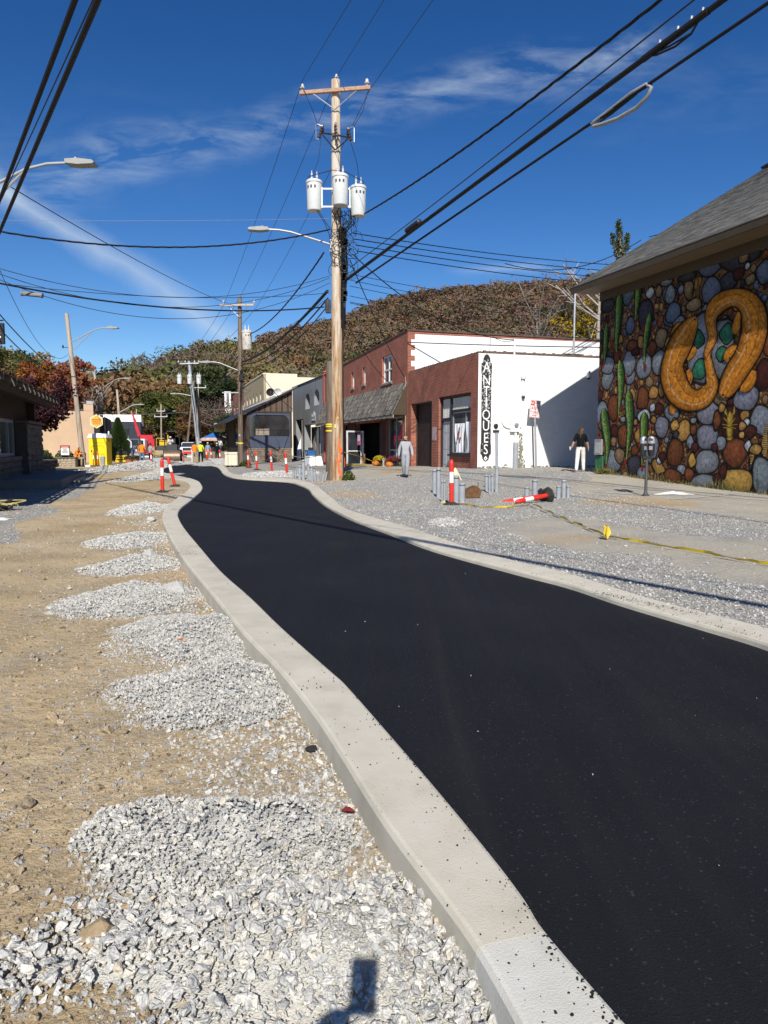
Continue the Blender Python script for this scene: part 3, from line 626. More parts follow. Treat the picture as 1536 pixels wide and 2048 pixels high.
STONES = """0.53 3.80 0.35 0.35 10 g;0.53 4.28 0.38 0.30 0 g;1.82 3.79 0.28 0.26 10 g;1.71 4.22 0.38 0.40 0 g;2.53 4.05 0.39 0.41 -5 g;3.29 4.07 0.35 0.41 5 g;1.56 6.56 0.32 0.32 0 b;0.44 6.39 0.37 0.23 0 k;2.71 6.39 0.20 0.16 25 G;3.13 6.35 0.14 0.19 0 t;3.60 6.18 0.27 0.29 10 b;2.54 5.70 0.41 0.50 15 k;3.81 5.49 0.37 0.36 15 b;1.74 5.49 0.24 0.28 5 b;3.32 4.86 0.27 0.30 10 t;3.69 4.63 0.16 0.20 10 o;2.32 4.86 0.14 0.23 15 o;1.87 4.81 0.28 0.17 0 r;2.90 4.58 0.20 0.25 0 r;0.14 6.86 0.25 0.19 0 g;3.48 6.58 0.27 0.13 0 g;0.04 5.36 0.18 0.23 0 k;1.21 5.11 0.15 0.15 0 o;2.07 4.57 0.19 0.12 0 d;-0.05 4.93 0.22 0.21 0 r;1.08 4.55 0.20 0.22 0 r;0.32 2.49 0.39 0.53 15 g;0.93 2.77 0.29 0.47 5 r;2.52 3.00 0.29 0.37 0 r;3.06 3.15 0.22 0.21 0 o;3.45 3.24 0.14 0.26 0 o;3.03 2.67 0.13 0.13 15 G;3.36 2.61 0.20 0.18 20 d;3.51 2.03 0.31 0.35 0 g;3.95 2.44 0.32 0.26 -30 g;3.11 2.27 0.11 0.12 0 o;4.11 2.09 0.16 0.18 0 o;1.67 1.77 0.45 0.38 0 r;2.37 1.76 0.18 0.24 10 o;1.04 1.94 0.22 0.21 0 d;3.07 1.31 0.32 0.42 -15 g;0.95 0.87 0.48 0.44 -15 g;1.38 1.08 0.26 0.27 0 t;2.20 0.77 0.34 0.34 20 k;4.13 1.21 0.34 0.38 0 r;3.44 0.71 0.39 0.19 -35 o;3.46 0.96 0.12 0.11 0 G;3.92 0.41 0.51 0.20 10 r;4.21 1.74 0.12 0.11 0 k;2.21 1.27 0.19 0.16 0 r;1.01 1.57 0.15 0.17 0 t;2.61 0.49 0.24 0.24 0 g;0.12 3.26 0.18 0.16 20 d;1.52 2.34 0.15 0.09 0 g;2.62 2.40 0.30 0.23 0 G;2.19 2.22 0.11 0.10 0 o;3.60 1.07 0.14 0.15 0 d;5.38 6.76 0.55 0.42 10 b;7.30 6.01 0.23 0.30 0 b;6.21 6.55 0.51 0.25 -20 k;6.06 6.03 0.33 0.23 -15 k;5.42 5.91 0.38 0.37 15 b;4.50 6.13 0.19 0.30 5 t;4.42 6.52 0.33 0.14 0 k;4.75 5.63 0.29 0.19 0 t;6.62 6.60 0.20 0.17 0 t;6.86 5.92 0.15 0.14 20 t;6.95 6.59 0.20 0.19 0 k;6.43 6.16 0.18 0.17 0 d;4.29 6.84 0.36 0.17 0 o;3.69 6.14 0.21 0.30 0 g;3.86 5.54 0.32 0.33 0 b;4.14 5.21 0.25 0.18 0 g;6.74 6.30 0.08 0.09 0 G;7.24 6.73 0.14 0.13 0 o;6.31 6.92 0.32 0.14 0 k;4.17 6.19 0.11 0.14 0 g;5.23 5.33 0.13 0.22 0 g;5.99 4.98 0.14 0.11 0 t;3.71 6.86 0.18 0.24 0 g;5.48 2.47 0.47 0.41 0 g;5.53 1.68 0.45 0.37 0 g;5.54 0.95 0.47 0.37 10 g;5.48 0.34 0.63 0.24 0 g;6.40 2.06 0.36 0.51 0 d;6.61 1.24 0.44 0.40 0 r;6.73 0.44 0.55 0.37 0 y;6.91 2.73 0.42 0.35 15 g;7.45 2.11 0.34 0.43 10 g;4.54 1.89 0.30 0.34 -10 y;4.13 2.06 0.18 0.16 0 y;4.19 1.21 0.35 0.43 0 r;4.94 0.98 0.15 0.21 0 y;4.83 1.54 0.14 0.19 0 g;6.07 1.50 0.18 0.21 0 g;7.06 1.42 0.11 0.15 0 G;7.10 1.82 0.20 0.16 0 d;6.89 2.26 0.15 0.14 0 o;6.98 2.08 0.10 0.09 0 G;4.49 0.68 0.18 0.18 0 g;4.84 0.55 0.19 0.20 0 r;6.20 0.69 0.12 0.21 0 d;7.47 3.33 0.27 0.37 0 d;7.56 0.62 0.31 0.51 0 g;6.01 2.91 0.28 0.38 0 t;4.10 0.45 0.40 0.25 0 r;6.82 1.73 0.10 0.09 0 y;6.05 2.51 0.11 0.13 0 o;7.33 1.33 0.19 0.14 0 o;5.88 2.16 0.14 0.25 0 r;5.05 3.19 0.18 0.13 0 t;4.79 3.14 0.14 0.11 0 t;5.04 1.38 0.12 0.13 0 d;5.84 1.38 0.11 0.11 0 d;4.95 1.91 0.12 0.15 0 r;4.21 1.78 0.11 0.11 0 k;5.98 0.47 0.14 0.15 0 d;6.36 2.66 0.09 0.09 0 d;6.83 1.97 0.12 0.12 0 o;4.94 2.19 0.11 0.09 0 g;5.09 4.30 0.53 1.08 0 g;5.97 4.19 0.42 0.90 0 g;4.99 4.60 0.23 0.27 30 e;5.11 3.69 0.28 0.31 -20 e;6.11 4.58 0.25 0.27 20 e;5.96 4.04 0.20 0.21 0 e"""
SALAMANDERS = [['4.88,5.25,0.073 4.78,5.12,0.240 4.54,4.85,0.397 4.23,4.49,0.479 3.99,4.10,0.450 3.93,3.70,0.487 4.15,3.26,0.483 4.54,2.92,0.386 5.02,2.78,0.288 5.43,2.90,0.296 5.64,3.16,0.243 5.58,3.50,0.171 5.48,3.83,0.143 5.42,4.05,0.120 5.57,4.31,0.069 5.61,4.48,0.025', '4.34,5.12,0.099 4.16,5.03,0.202 4.01,4.85,0.192 4.10,4.65,0.073', '4.93,4.34,0.079 4.78,4.23,0.148 4.56,4.08,0.120', '4.63,3.72,0.082 4.69,3.51,0.148 4.60,3.30,0.159 4.51,3.12,0.074', '4.04,2.78,0.134 4.02,2.55,0.167 4.06,2.42,0.044'], ['5.39,3.98,0.025 5.42,4.16,0.100 5.62,4.52,0.162 5.55,4.84,0.173 5.52,5.12,0.229 5.63,5.36,0.290 5.94,5.51,0.267 6.39,5.53,0.225 6.81,5.32,0.286 7.05,4.96,0.378 7.12,4.56,0.415 7.03,4.16,0.416 6.84,3.82,0.374 6.55,3.48,0.371 6.32,3.16,0.333 6.14,2.92,0.229 6.09,2.82,0.065', '6.59,5.09,0.100 6.50,4.89,0.119 6.47,4.66,0.146 6.45,4.52,0.055', '6.65,4.12,0.074 6.36,4.09,0.148 6.19,3.94,0.140 6.23,3.80,0.044', '7.15,3.46,0.111 7.06,3.20,0.186 6.86,3.04,0.173 6.74,2.94,0.041']]
FISH = [('0.43,5.75,0.029 0.40,5.54,0.121 0.39,5.25,0.135 0.38,4.84,0.107 0.36,4.44,0.039', '0.22,4.19'), ('1.11,6.67,0.048 1.10,6.51,0.156 1.09,6.15,0.183 1.08,5.75,0.156 1.04,5.26,0.119 1.04,4.71,0.041', '1.20,4.49'), ('2.08,6.95,0.131 2.11,6.64,0.156 2.10,6.32,0.139 2.06,5.94,0.079 2.03,5.62,0.022', '2.02,5.49'), ('2.76,5.74,0.030 2.73,5.58,0.126 2.68,5.38,0.145 2.61,5.03,0.136 2.56,4.56,0.084 2.57,4.15,0.036', '2.65,3.87'), ('1.24,4.38,0.046 1.27,4.19,0.158 1.32,3.82,0.191 1.34,3.54,0.172 1.34,3.16,0.119 1.29,2.73,0.066 1.27,2.45,0.027', '1.19,2.25'), ('0.42,2.78,0.050 0.42,2.61,0.176 0.48,2.31,0.223 0.59,1.93,0.207 0.68,1.57,0.156 0.69,1.15,0.098 0.65,0.77,0.035', '0.73,0.50'), ('1.79,3.34,0.045 1.79,3.15,0.166 1.82,2.83,0.203 1.88,2.47,0.202 1.91,1.97,0.143 1.86,1.47,0.089 1.79,0.96,0.038', '1.63,0.78'), ('2.66,2.54,0.048 2.65,2.40,0.155 2.65,2.13,0.185 2.65,1.86,0.167 2.64,1.51,0.126 2.63,1.14,0.072 2.63,0.78,0.030', '2.66,0.57')]
CRAYFISH = [['6.21,2.48,0.011 6.19,2.38,0.038 6.26,2.29,0.020', '6.51,2.53,0.011 6.51,2.37,0.038 6.45,2.29,0.021', '6.36,2.39,0.022 6.37,2.27,0.092 6.37,2.10,0.103 6.37,1.96,0.081', '6.36,1.94,0.092 6.38,1.82,0.102 6.39,1.69,0.086', '6.39,1.67,0.108 6.40,1.59,0.081', '6.14,2.22,0.009 6.27,2.11,0.012', '6.57,2.20,0.010 6.46,2.09,0.013', '6.10,2.04,0.008 6.28,2.01,0.010', '6.66,2.02,0.008 6.48,2.01,0.010', '6.14,1.94,0.008 6.29,1.94,0.010', '6.60,1.90,0.008 6.47,1.95,0.010'], ['4.85,6.49,0.011 4.88,6.30,0.021 4.90,6.13,0.027 4.86,6.01,0.039 4.85,5.90,0.038', '4.69,6.17,0.011 4.64,6.03,0.039 4.64,5.82,0.017', '4.93,6.10,0.016 4.92,5.94,0.038 4.90,5.74,0.016']]
LARVAE = ['7.28,1.58,0.010 7.26,1.42,0.040 7.22,1.15,0.055 7.19,0.93,0.020', '7.66,1.99,0.019 7.62,1.70,0.058 7.62,1.39,0.087 7.63,1.15,0.034', '7.43,1.01,0.010 7.43,0.65,0.039 7.45,0.36,0.054 7.48,0.08,0.044']
# ================================================================ buildings
def wallgrid(mb, x0, x1, z0, z1, y0, y1, ops=(), mi=0, along='X'):
    """wall with real openings; along X (faces -y) or along Y (faces +x, y0/y1 are then x planes)"""
    xs = sorted({x0, x1, *[min(max(v, x0), x1) for o in ops for v in o[:2]]}); zs = sorted({z0, z1, *[min(max(v, z0), z1) for o in ops for v in o[2:4]]})
    solid = lambda i, j: 0 <= i < len(xs)-1 and 0 <= j < len(zs)-1 and not any(o[0]-1e-6 <= (xs[i]+xs[i+1])/2 <= o[1]+1e-6 and o[2]-1e-6 <= (zs[j]+zs[j+1])/2 <= o[3]+1e-6 for o in ops)
    Q = (lambda x, y, z: (x, y, z)) if along == 'X' else (lambda x, y, z: (y, x, z))
    for i in range(len(xs)-1):
        for j in range(len(zs)-1):
            if not solid(i, j): continue
            a, b, c, d = xs[i], xs[i+1], zs[j], zs[j+1]
            for y in (y0, y1): mb.add([Q(a, y, c), Q(b, y, c), Q(b, y, d), Q(a, y, d)], [(0, 1, 2, 3) if (y == y0) == (along == 'X') else (3, 2, 1, 0)], mi)
            for (di, dj, p, q) in ((-1, 0, (a, c), (a, d)), (1, 0, (b, c), (b, d)), (0, -1, (a, c), (b, c)), (0, 1, (a, d), (b, d))):
                if not solid(i+di, j+dj): mb.add([Q(p[0], y0, p[1]), Q(q[0], y0, q[1]), Q(q[0], y1, q[1]), Q(p[0], y1, p[1])], [(0, 1, 2, 3)], mi)
    return mb
def frame_rect(mb, x0, x1, z0, z1, y0, y1, w, bars=(), hbars=(), mi=0):
    mb.box(x0, x0+w, y0, y1, z0, z1, mi); mb.box(x1-w, x1, y0, y1, z0, z1, mi); mb.box(x0+w, x1-w, y0, y1, z0, z0+w, mi); mb.box(x0+w, x1-w, y0, y1, z1-w, z1, mi)
    for b in bars: mb.box(b-w*.4, b+w*.4, y0+.003, y1-.003, z0+w, z1-w, mi)
    for b in hbars: mb.box(x0+w, x1-w, y0+.005, y1-.005, b-w*.4, b+w*.4, mi)
    return mb
C_BRICK = M_brick('red_brick', (.36, .085, .042), (.25, .058, .032), (.30, .22, .18), w=.23, h=.08, mortar=.011)
C_WHITE = M('white_painted_block', (.80, .80, .78), .75, .05, 1.5, .5, 7., .02, stretch=(1, 1, 2.2), spec=.25)
C_WHITEP = M('white_paint', (.78, .78, .76), .6, .06, 4., .1)
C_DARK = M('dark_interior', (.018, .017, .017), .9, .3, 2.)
C_BLACKM = M('black_metal', (.02, .02, .022), .5, .2, 6., .1)
C_GALV = M('galvanised_metal', (.42, .43, .45), .45, .15, 9., .1, metal=.6)
C_GREYPVC = M('grey_pvc', (.30, .325, .35), .5, .12, 6., .08)
C_TILE = M('clay_coping', (.10, .065, .05), .85, .35, 3., .4)
C_GLASS = M_glass('window_glass')
C_ALU = M('white_aluminium', (.68, .69, .69), .4, .05, 4., 0)
C_SHAKE = M_attr('cedar_shake', var=.35, bscale=60., bmp=.5)
C_BROWN = M('brown_trim', (.062, .043, .024), .6, .12, 2., .1)
C_YEL = M('yellow_paint', (.55, .36, .04), .7, .3, 4., .2)
# ---------------------------------------------------------------- the mural building
MO = (7.85, 26.3)
mural = thing('mural_building', 'gable roofed brick building covered with a painted mural of orange salamanders and river stones', 'building', (*MO, 0), TH)
C_MURALBASE = M('mural_ground_paint', (.16, .07, .024), .8, .5, 5., .4, 30., .01, col2=(.30, .15, .05))
def brickbump(name, col, **k):
    m = M(name, col, **k); nt = m.node_tree; b = nt.nodes['Principled BSDF']; tc = N_(nt, 'ShaderNodeTexCoord'); bt = brick_node(nt, tc, .21, .072, .006); bump(nt, b, bt.outputs['Fac'], -.5, .008); return m
C_MURALBASE = brickbump('mural_wall_paint', (.15, .064, .022), rough=.8, var=.55, scale=7., bmp=0, col2=(.27, .13, .042))
mb = MB(); wallgrid(mb, 0, 17, -.4, 6.93, 0, .3)
mb.add([(0, .3, -.4), (0, 18, -.4), (0, 18, 7.5), (0, 9.2, 12.4), (0, 0, 6.93), (0, .0, -.4)], [(0, 1, 2, 3, 4, 5)])
mb.add([(17, .3, -.4), (17, 18, -.4), (17, 18, 7.5), (17, 9.2, 12.4), (17, 0, 6.93)], [(4, 3, 2, 1, 0)])
mb.add([(0, 18, -.4), (17, 18, -.4), (17, 18, 7.5), (0, 18, 7.5)], [(0, 1, 2, 3)]); mb.build('wall', C_MURALBASE, mural)
C_MURAL = M_attr('mural_paint', rough=.88, spec=.15, var=.45, bscale=90., brick=True)
PAL = {'g': (.185, .205, .235), 'G': (.40, .43, .47), 'b': (.105, .135, .19), 'k': (.045, .045, .055), 't': (.24, .16, .085), 'o': (.36, .19, .055), 'y': (.42, .25, .06), 'r': (.15, .050, .020), 'd': (.062, .018, .014), 'e': (.03, .15, .085)}
def jit(c, r_, a=.18): k = 1+r_.uniform(-a, a); return tuple(max(0, v*k*(1+r_.uniform(-.06, .06))) for v in c)
def painted_stone(mb, cx, cz, rx, rz, rot, col, y, r_, outline=.035):
    if cz-rz < .05: pass
    n = 22; ph = [r_.uniform(0, 6.3) for _ in range(3)]; am = [r_.uniform(.02, .07) for _ in range(3)]
    a0 = R(rot); vs = []; cs = []
    ring = lambda k: [((rx*k)*math.cos(t)*(1+sum(am[q]*math.cos((q+2)*t+ph[q]) for q in range(3))), (rz*k)*math.sin(t)*(1+sum(am[q]*math.cos((q+2)*t+ph[q]) for q in range(3)))) for t in [2*PI*i/n for i in range(n)]]
    ol = 1+outline/max(.08, min(rx, rz))
    for k, c, off in ((ol, (.012, .009, .008), 0), (1.0, (.016, .012, .010), 0), (.95, mul(col, .6), 0), (.78, mul(col, .9), .03), (.45, mul(col, 1.05), .1), (.14, mul(col, 1.22), .16)):
        for i, (p, q) in enumerate(ring(k)):
            p, q = p-off*rx*.5, q+off*rz*.8
            x, z = cx+p*math.cos(a0)-q*math.sin(a0), cz+p*math.sin(a0)+q*math.cos(a0)
            vs.append((x, y, min(max(z, .02), 6.92))); hl = 1+.16*math.sin(6.28*i/n) if .3 < k < .97 else 1; cs.append(mul(c, hl))
    fs = [(k*n+i, k*n+(i+1) % n, (k+1)*n+(i+1) % n, (k+1)*n+i) for k in range(5) for i in range(n)]+[tuple(5*n+i for i in range(n))]
    vs = [(min(max(v[0], .005), 16.9), v[1], v[2]) for v in vs]
    mb.add(vs, fs, 0, cs)
def paint_stroke(mb, pts, y, prof, sub=6):
    """painted band along a path; prof = [(across -1.2..1.2, colour, dy)]"""
    p = [Vector((a, 0, b)) for a, b, w in pts]; w = [q[2] for q in pts]; P_ = []; W_ = []
    pp = [2*p[0]-p[1]]+p+[2*p[-1]-p[-2]]; ww = [w[0]]+w+[w[-1]]
    for i in range(len(p)-1):
        a, b, c, d = pp[i:i+4]; wa, wb, wc, wd = ww[i:i+4]
        for s in range(sub):
            t = s/sub; P_.append(.5*((2*b)+(c-a)*t+(2*a-5*b+4*c-d)*t*t+(3*b-a-3*c+d)*t**3)); W_.append(max(.004, .5*((2*wb)+(wc-wa)*t+(2*wa-5*wb+4*wc-wd)*t*t+(3*wb-wa-3*wc+wd)*t**3)))
    P_.append(p[-1]); W_.append(w[-1]); k = len(P_); n = len(prof); vs = []; cs = []
    for i in range(k):
        t = (P_[min(i+1, k-1)]-P_[max(i-1, 0)]).normalized(); nn = Vector((t.z, 0, -t.x))
        for a, c, dy in prof:
            q = P_[i]+nn*W_[i]*a; vs.append((q.x, y-dy, min(max(q.z, .03), 6.92))); cs.append(c(i/k) if callable(c) else c)
    mb.add(vs, [(i*n+j, i*n+j+1, (i+1)*n+j+1, (i+1)*n+j) for i in range(k-1) for j in range(n-1)], 0, cs)
r_ = random.Random(5); big = []
for t in STONES.split(';'):
    a = t.split(); big.append(tuple(map(float, a[:5]))+(a[5],))
mb = MB(); placed = [(b[0], b[1], b[2], b[3]) for b in big]
for rad, tries in ((.42, 90), (.30, 260), (.2, 900), (.12, 2600), (.07, 5200), (.045, 4200)):
    for _ in range(tries):
        x, z = r_.uniform(.03, 10.5), r_.uniform(.1, 6.9); rx, rz = rad*r_.uniform(.6, .95), rad*r_.uniform(.75, 1.25)
        if rad > .25 and x < 7.5: continue
        if any(((x-a)/(c+rx*1.02))**2+((z-b)/(d+rz*1.02))**2 < 1 for a, b, c, d in placed): continue
        placed.append((x, z, rx, rz)); c = r_.choice('oyrrdttogrk' if rad < .25 else 'ggrro')
        if z > 4.6: c = r_.choice('oortddkkbrt')
        painted_stone(mb, x, z, rx, rz, r_.uniform(-25, 25), jit(PAL[c], r_, .3), -.0022, r_, .02)
mb.build('painted_pebbles', C_MURAL, mural, kind='stuff')
mb = MB()
for i, b in enumerate(big):
    painted_stone(mb, *b[:5], jit(PAL[b[5]], r_, .12), -.0042-.00022*i, r_)
mb.build('painted_stones', C_MURAL, mural)
def sp(s): return [tuple(map(float, q.split(','))) for q in s.split()]
OR = (.50, .185, .02); YD = -.030
for si, limbs in enumerate(SALAMANDERS):
    mb = MB()
    for li, l in enumerate(sorted(range(len(limbs)), key=lambda q: -q)):
        pts = sp(limbs[l]); y = YD-.004*li-.024*si; K = (.010, .008, .006)
        body = l == 0
        prof = [(-1.14, K, 0), (-1.04, K, 0), (-1., mul(OR, .45), .0012), (-.78, mul(OR, .80), .0012), (-.40, OR, .0012), (-.34, mul(OR, .42), .0012), (-.24, mul(OR, 1.25), .0012), (.05, mul(OR, 1.12), .0012), (.3, OR, .0012), (.44, (.58, .36, .18) if body else mul(OR, 1.2), .0012), (.50, OR, .0012), (.8, mul(OR, .72), .0012), (1., mul(OR, .30), .0012), (1.05, K, 0), (1.16, K, 0)]
        paint_stroke(mb, pts, y, prof, 8)
        if body:          # wrinkles, highlights and folds of the skin
            for _ in range(60):
                i = r_.randrange(1, len(pts)-5); a = pts[i]; b = pts[i+1]; f = r_.random(); o = r_.uniform(-.8, .8); cx = a[0]+(b[0]-a[0])*f; cz = a[1]+(b[1]-a[1])*f; w = a[2]+(b[2]-a[2])*f
                t = Vector((b[0]-a[0], b[1]-a[1])).normalized(); n_ = Vector((t.y, -t.x)); c0 = Vector((cx, cz))+n_*w*o; d = (n_*r_.uniform(-1, 1)+t*r_.uniform(-.7, .7)).normalized()*w*.35
                cc = r_.choice([(.58, .34, .15), mul(OR, .35), mul(OR, .4), mul(OR, .4)])
                paint_stroke(mb, [(*(c0-d), .004), (*(c0+t*w*.10), .012), (*(c0+d), .004)], y-.0016, [(-1, cc, 0), (1, cc, 0)], 3)
            hd = Vector(pts[0][:2] if si == 0 else pts[-1][:2]); h2 = Vector(pts[1][:2] if si == 0 else pts[-2][:2])
            e = hd*.55+h2*.45; painted_stone(mb, e.x, e.y, .035, .028, 20, (.05, .03, .02), y-.002, r_, .02)
    mb.build('painted_salamander', C_MURAL, mural, label='painted orange salamander with its head raised' if si == 0 else 'painted orange salamander with its head hanging down')
mb = MB()      # flecks of the fishes' backs are small painted dabs
for fi, (body, tail) in enumerate(FISH):
    mb = MB(); pts = sp(body); y = -.024-.0003*fi; K = (.008, .010, .009); tx, tz = map(float, tail.split(',')); RED = (.20, .018, .02)
    e = pts[-1]; paint_stroke(mb, [(e[0], e[1]+.02, .015), ((e[0]+tx)/2, (e[1]+tz)/2, .05), (tx, tz, .02)], y+.001, [(-1.2, K, 0), (-1, RED, 0), (0, mul(RED, 1.4), 0), (1, RED, 0), (1.2, K, 0)])
    for k_, s_ in ((2, .9), (4, .6)):
        if k_ < len(pts) and fi in (4, 5, 6, 7, 3):
            q = pts[k_]
            for sg in (-1, 1):
                f_ = [(q[0]+sg*q[2]*.7, q[1]+.06, .02), (q[0]+sg*(q[2]+.10*s_), q[1]-.05*s_, .055*s_), (q[0]+sg*(q[2]+.17*s_), q[1]-.22*s_, .01)]
                paint_stroke(mb, f_, y+.0008, [(-1.25, (.5, .42, .35), 0), (-.9, RED, 0), (.9, mul(RED, 1.3), 0), (1.25, K, 0)])
    g1, g2 = (.045, .115, .022), (.20, .30, .22)
    paint_stroke(mb, pts, y, [(-1.35, K, 0), (-1., K, 0), (-.92, mul(g1, .5), .0006), (-.3, g1, .0006), (.25, mul(g1, 1.2), .0006), (.45, g2, .0006), (.62, mul(g2, .9), .0006), (.75, mul(g1, .7), .0006), (1., mul(g1, .35), .0006), (1.2, K, 0)], 7)
    for i in range(len(pts)-1):
        a, b = pts[i], pts[i+1]; n_ = int(max(4, (a[2]+b[2])*abs(a[1]-b[1])*1500))
        for _ in range(min(n_, 110)):
            f = r_.random(); w = a[2]+(b[2]-a[2])*f; x = a[0]+(b[0]-a[0])*f+w*r_.uniform(-.85, .3); z = a[1]+(b[1]-a[1])*f; s = r_.uniform(.006, .014); c = mul((.30, .42, .07), r_.uniform(.6, 1.3))
            mb.add([(x-s, y-.0012, z), (x, y-.0012, z-s*1.3), (x+s, y-.0012, z), (x, y-.0012, z+s*1.3)], [(0, 1, 2, 3)], 0, c)
    mb.build('painted_fish', C_MURAL, mural)
for gi, g in enumerate(CRAYFISH):
    mb = MB(); oc = (.36, .25, .04) if gi == 0 else (.13, .085, .02)
    for li, s in enumerate(g): paint_stroke(mb, sp(s), -.026-.0006*li, [(-1.25, (.01, .008, .005), 0), (-1, mul(oc, .5), .0002), (-.2, oc, .0002), (.3, mul(oc, 1.3), .0002), (1, mul(oc, .5), .0002), (1.25, (.01, .008, .005), 0)], 5)
    mb.build('painted_crayfish', C_MURAL, mural)
for g in LARVAE:
    mb = MB(); oc = (.40, .24, .08); paint_stroke(mb, sp(g), -.026, [(-1.2, (.01, .008, .005), 0), (-1, oc, 0), (0, mul(oc, 1.3), 0), (1, oc, 0), (1.2, (.01, .008, .005), 0)], 5)
    q = sp(g)
    for i in range(16):
        f = i/16*(len(q)-1); k = int(f); f -= k; a, b = q[k], q[min(k+1, len(q)-1)]; x, z, w = [a[j]+(b[j]-a[j])*f for j in range(3)]
        mb.add([(x-w*.9, -.0285, z), (x+w*.9, -.0285, z-.01), (x+w*.9, -.0285, z+.012), (x-w*.9, -.0285, z+.022)], [(0, 1, 2, 3)], 0, (.05, .07, .02))
    mb.build('painted_larva', C_MURAL, mural)
mb = MB(); mb.box(-.012, .44, -.05, .0, .35, 1.05); mb.build('green_painted_patch', M('green_paint', (.035, .16, .065), .8, .3, 4.), mural)
mb = MB(); mb.box(-.01, .42, -.11, -.03, 1.09, 1.66, 0, .01); o = mb.build('notice_case', C_GALV, mural); mb = MB(); mb.box(.06, .36, -.118, -.112, 1.16, 1.56); mb.build('notice', M('notice_paper', (.45, .45, .44), .7, .2, 9.), o)
# roof: sheathing, soffit, fascia, shingle courses
U = math.atan(.6)
mb = MB(); T = Matrix.Translation((0, -.90, 7.03)) @ Matrix.Rotation(U, 4, 'X')
mb.box(-.46, 17.4, 0, 11.6, .0, .1, 0, T=T); mb.build('roof', C_BROWN, mural)
mb = MB(); T2 = Matrix.Translation((0, 18.9-.2, 7.6)) @ Matrix.Rotation(PI-U, 4, 'X'); mb.box(-.46, 17.4, 0, 10.6, -.1, 0, 0, T=Matrix.Translation((0, 18.8, 6.8)) @ Matrix.Rotation(-U, 4, 'X') @ Matrix.Translation((0, -11.0, 0))); mb.build('rear_roof', C_BROWN, mural)
mb = MB(); mb.box(-.40, 17.3, -.86, -.003, 6.93, 6.97); mb.build('soffit', M('tan_soffit', (.17, .125, .075), .6, .08, 2., .05), mural)
mb = MB(); mb.box(-.48, 17.42, -.96, -.905, 6.90, 7.14, 0, .006); mb.build('fascia', C_BROWN, mural)
mb = MB(); mb.box(.0, 17, -.06, -.003, 6.62, 6.928); mb.build('frieze_board', C_BROWN, mural)
mb = MB(); mb.box(-.50, -.44, -.02, 11.6, -.14, .11, 0, T=T); mb.build('rake_board', C_BROWN, mural)
mb = MB(); E_ = .15
for c in range(76):
    x = -.49-(c % 3)*.11
    while x < 17.4:
        w = r_.choice((.30, .33, .36)); g_ = r_.uniform(.55, 1.15); k = (.235*g_, .23*g_, .21*g_); y0 = c*E_-.02; a, b = max(x, -.49), min(x+w, 17.4)-.004
        zt = r_.uniform(.009, .014)
        if b > a: mb.add([tuple(T @ Vector(p)) for p in ((a, y0, .104), (b, y0, .104), (b, y0, .108+zt), (a, y0, .108+zt), (a, y0+E_*1.25, .104), (b, y0+E_*1.25, .104))], [(0, 1, 2, 3), (3, 2, 5, 4)], 0, k)
        x += w
mb.build('shingles', M_attr('asphalt_shingle', var=.25, bscale=400., bmp=.4), mural, kind='stuff')
mb = MB(); mb.box(-.5, .6, 9.9, 10.2, .13, .24, 0, .01, T=T); mb.build('roof_vent', C_BLACKM, mural)
# ---------------------------------------------------------------- antiques shop
ant = thing('antiques_shop', 'one storey red brick shop with a whitewashed side wall lettered ANTIQUES', 'shop', rloc(0, 0), TH)
ops = [(-8.5, -5.42, .0, 3.68), (-4.52, -.78, .0, 3.78)]
mb = MB(); wallgrid(mb, -9.02, 0, -.5, 5.38, 0, .32, ops); mb.build('front_wall', C_BRICK, ant)
mb = MB(); mb.box(-.78-2.45, -.78, .06, .30, -.3, .93); mb.build('sill_wall', C_BRICK, ant)
mb = MB(); mb.box(-3.28, -.74, -.05, .28, .935, 1.02, 0, .008); mb.build('window_sill', C_BLACKM, ant)
mb = MB(); wallgrid(mb, .32, 15, -.5, 5.38, -.32, -.004, (), along='Y'); mb.box(-9.02, -8.72, .32, 15, -.5, 5.0); mb.box(-8.72, -.32, 14.7, 15, -.5, 5.0); mb.build('side_wall', C_WHITE, ant)
mb = MB(); mb.box(.0, .010, -.02, 15, .02, 5.38); mb.build('white_wall_face', C_WHITE, ant)
mb = MB(); mb.box(-8.7, -.33, .33, 14.68, 4.7, 4.8); mb.build('roof', M('tar_roof', (.06, .06, .062), .9), ant)
tm = MB(); tm.lathe([(.0, -.16), (.115, -.155), (.12, -.1), (.10, -.08), (.10, .15), (.0, .16)], 10, (0, 0, 0), 0, 'X', caps=False); tl = tm.build('coping_tile', C_TILE, ant, smooth=.6); tl.location = (-8.85, .15, 5.40)
for i in range(1, 29): share(tl, ant, (-8.85+i*.305, .15, 5.40+r_.uniform(-.01, .01)))
tm = MB(); tm.lathe([(.0, -.25), (.105, -.245), (.125, -.2), (.125, -.13), (.095, -.11), (.095, .24), (.0, .25)], 10, (0, 0, 0), 0, 'Y', caps=False); tl2 = tm.build('coping_tile', C_TILE, ant, smooth=.6); tl2.location = (-.14, .5, 5.41)
for i in range(1, 30): share(tl2, ant, (-.14, .5+i*.485, 5.41+r_.uniform(-.008, .008)))
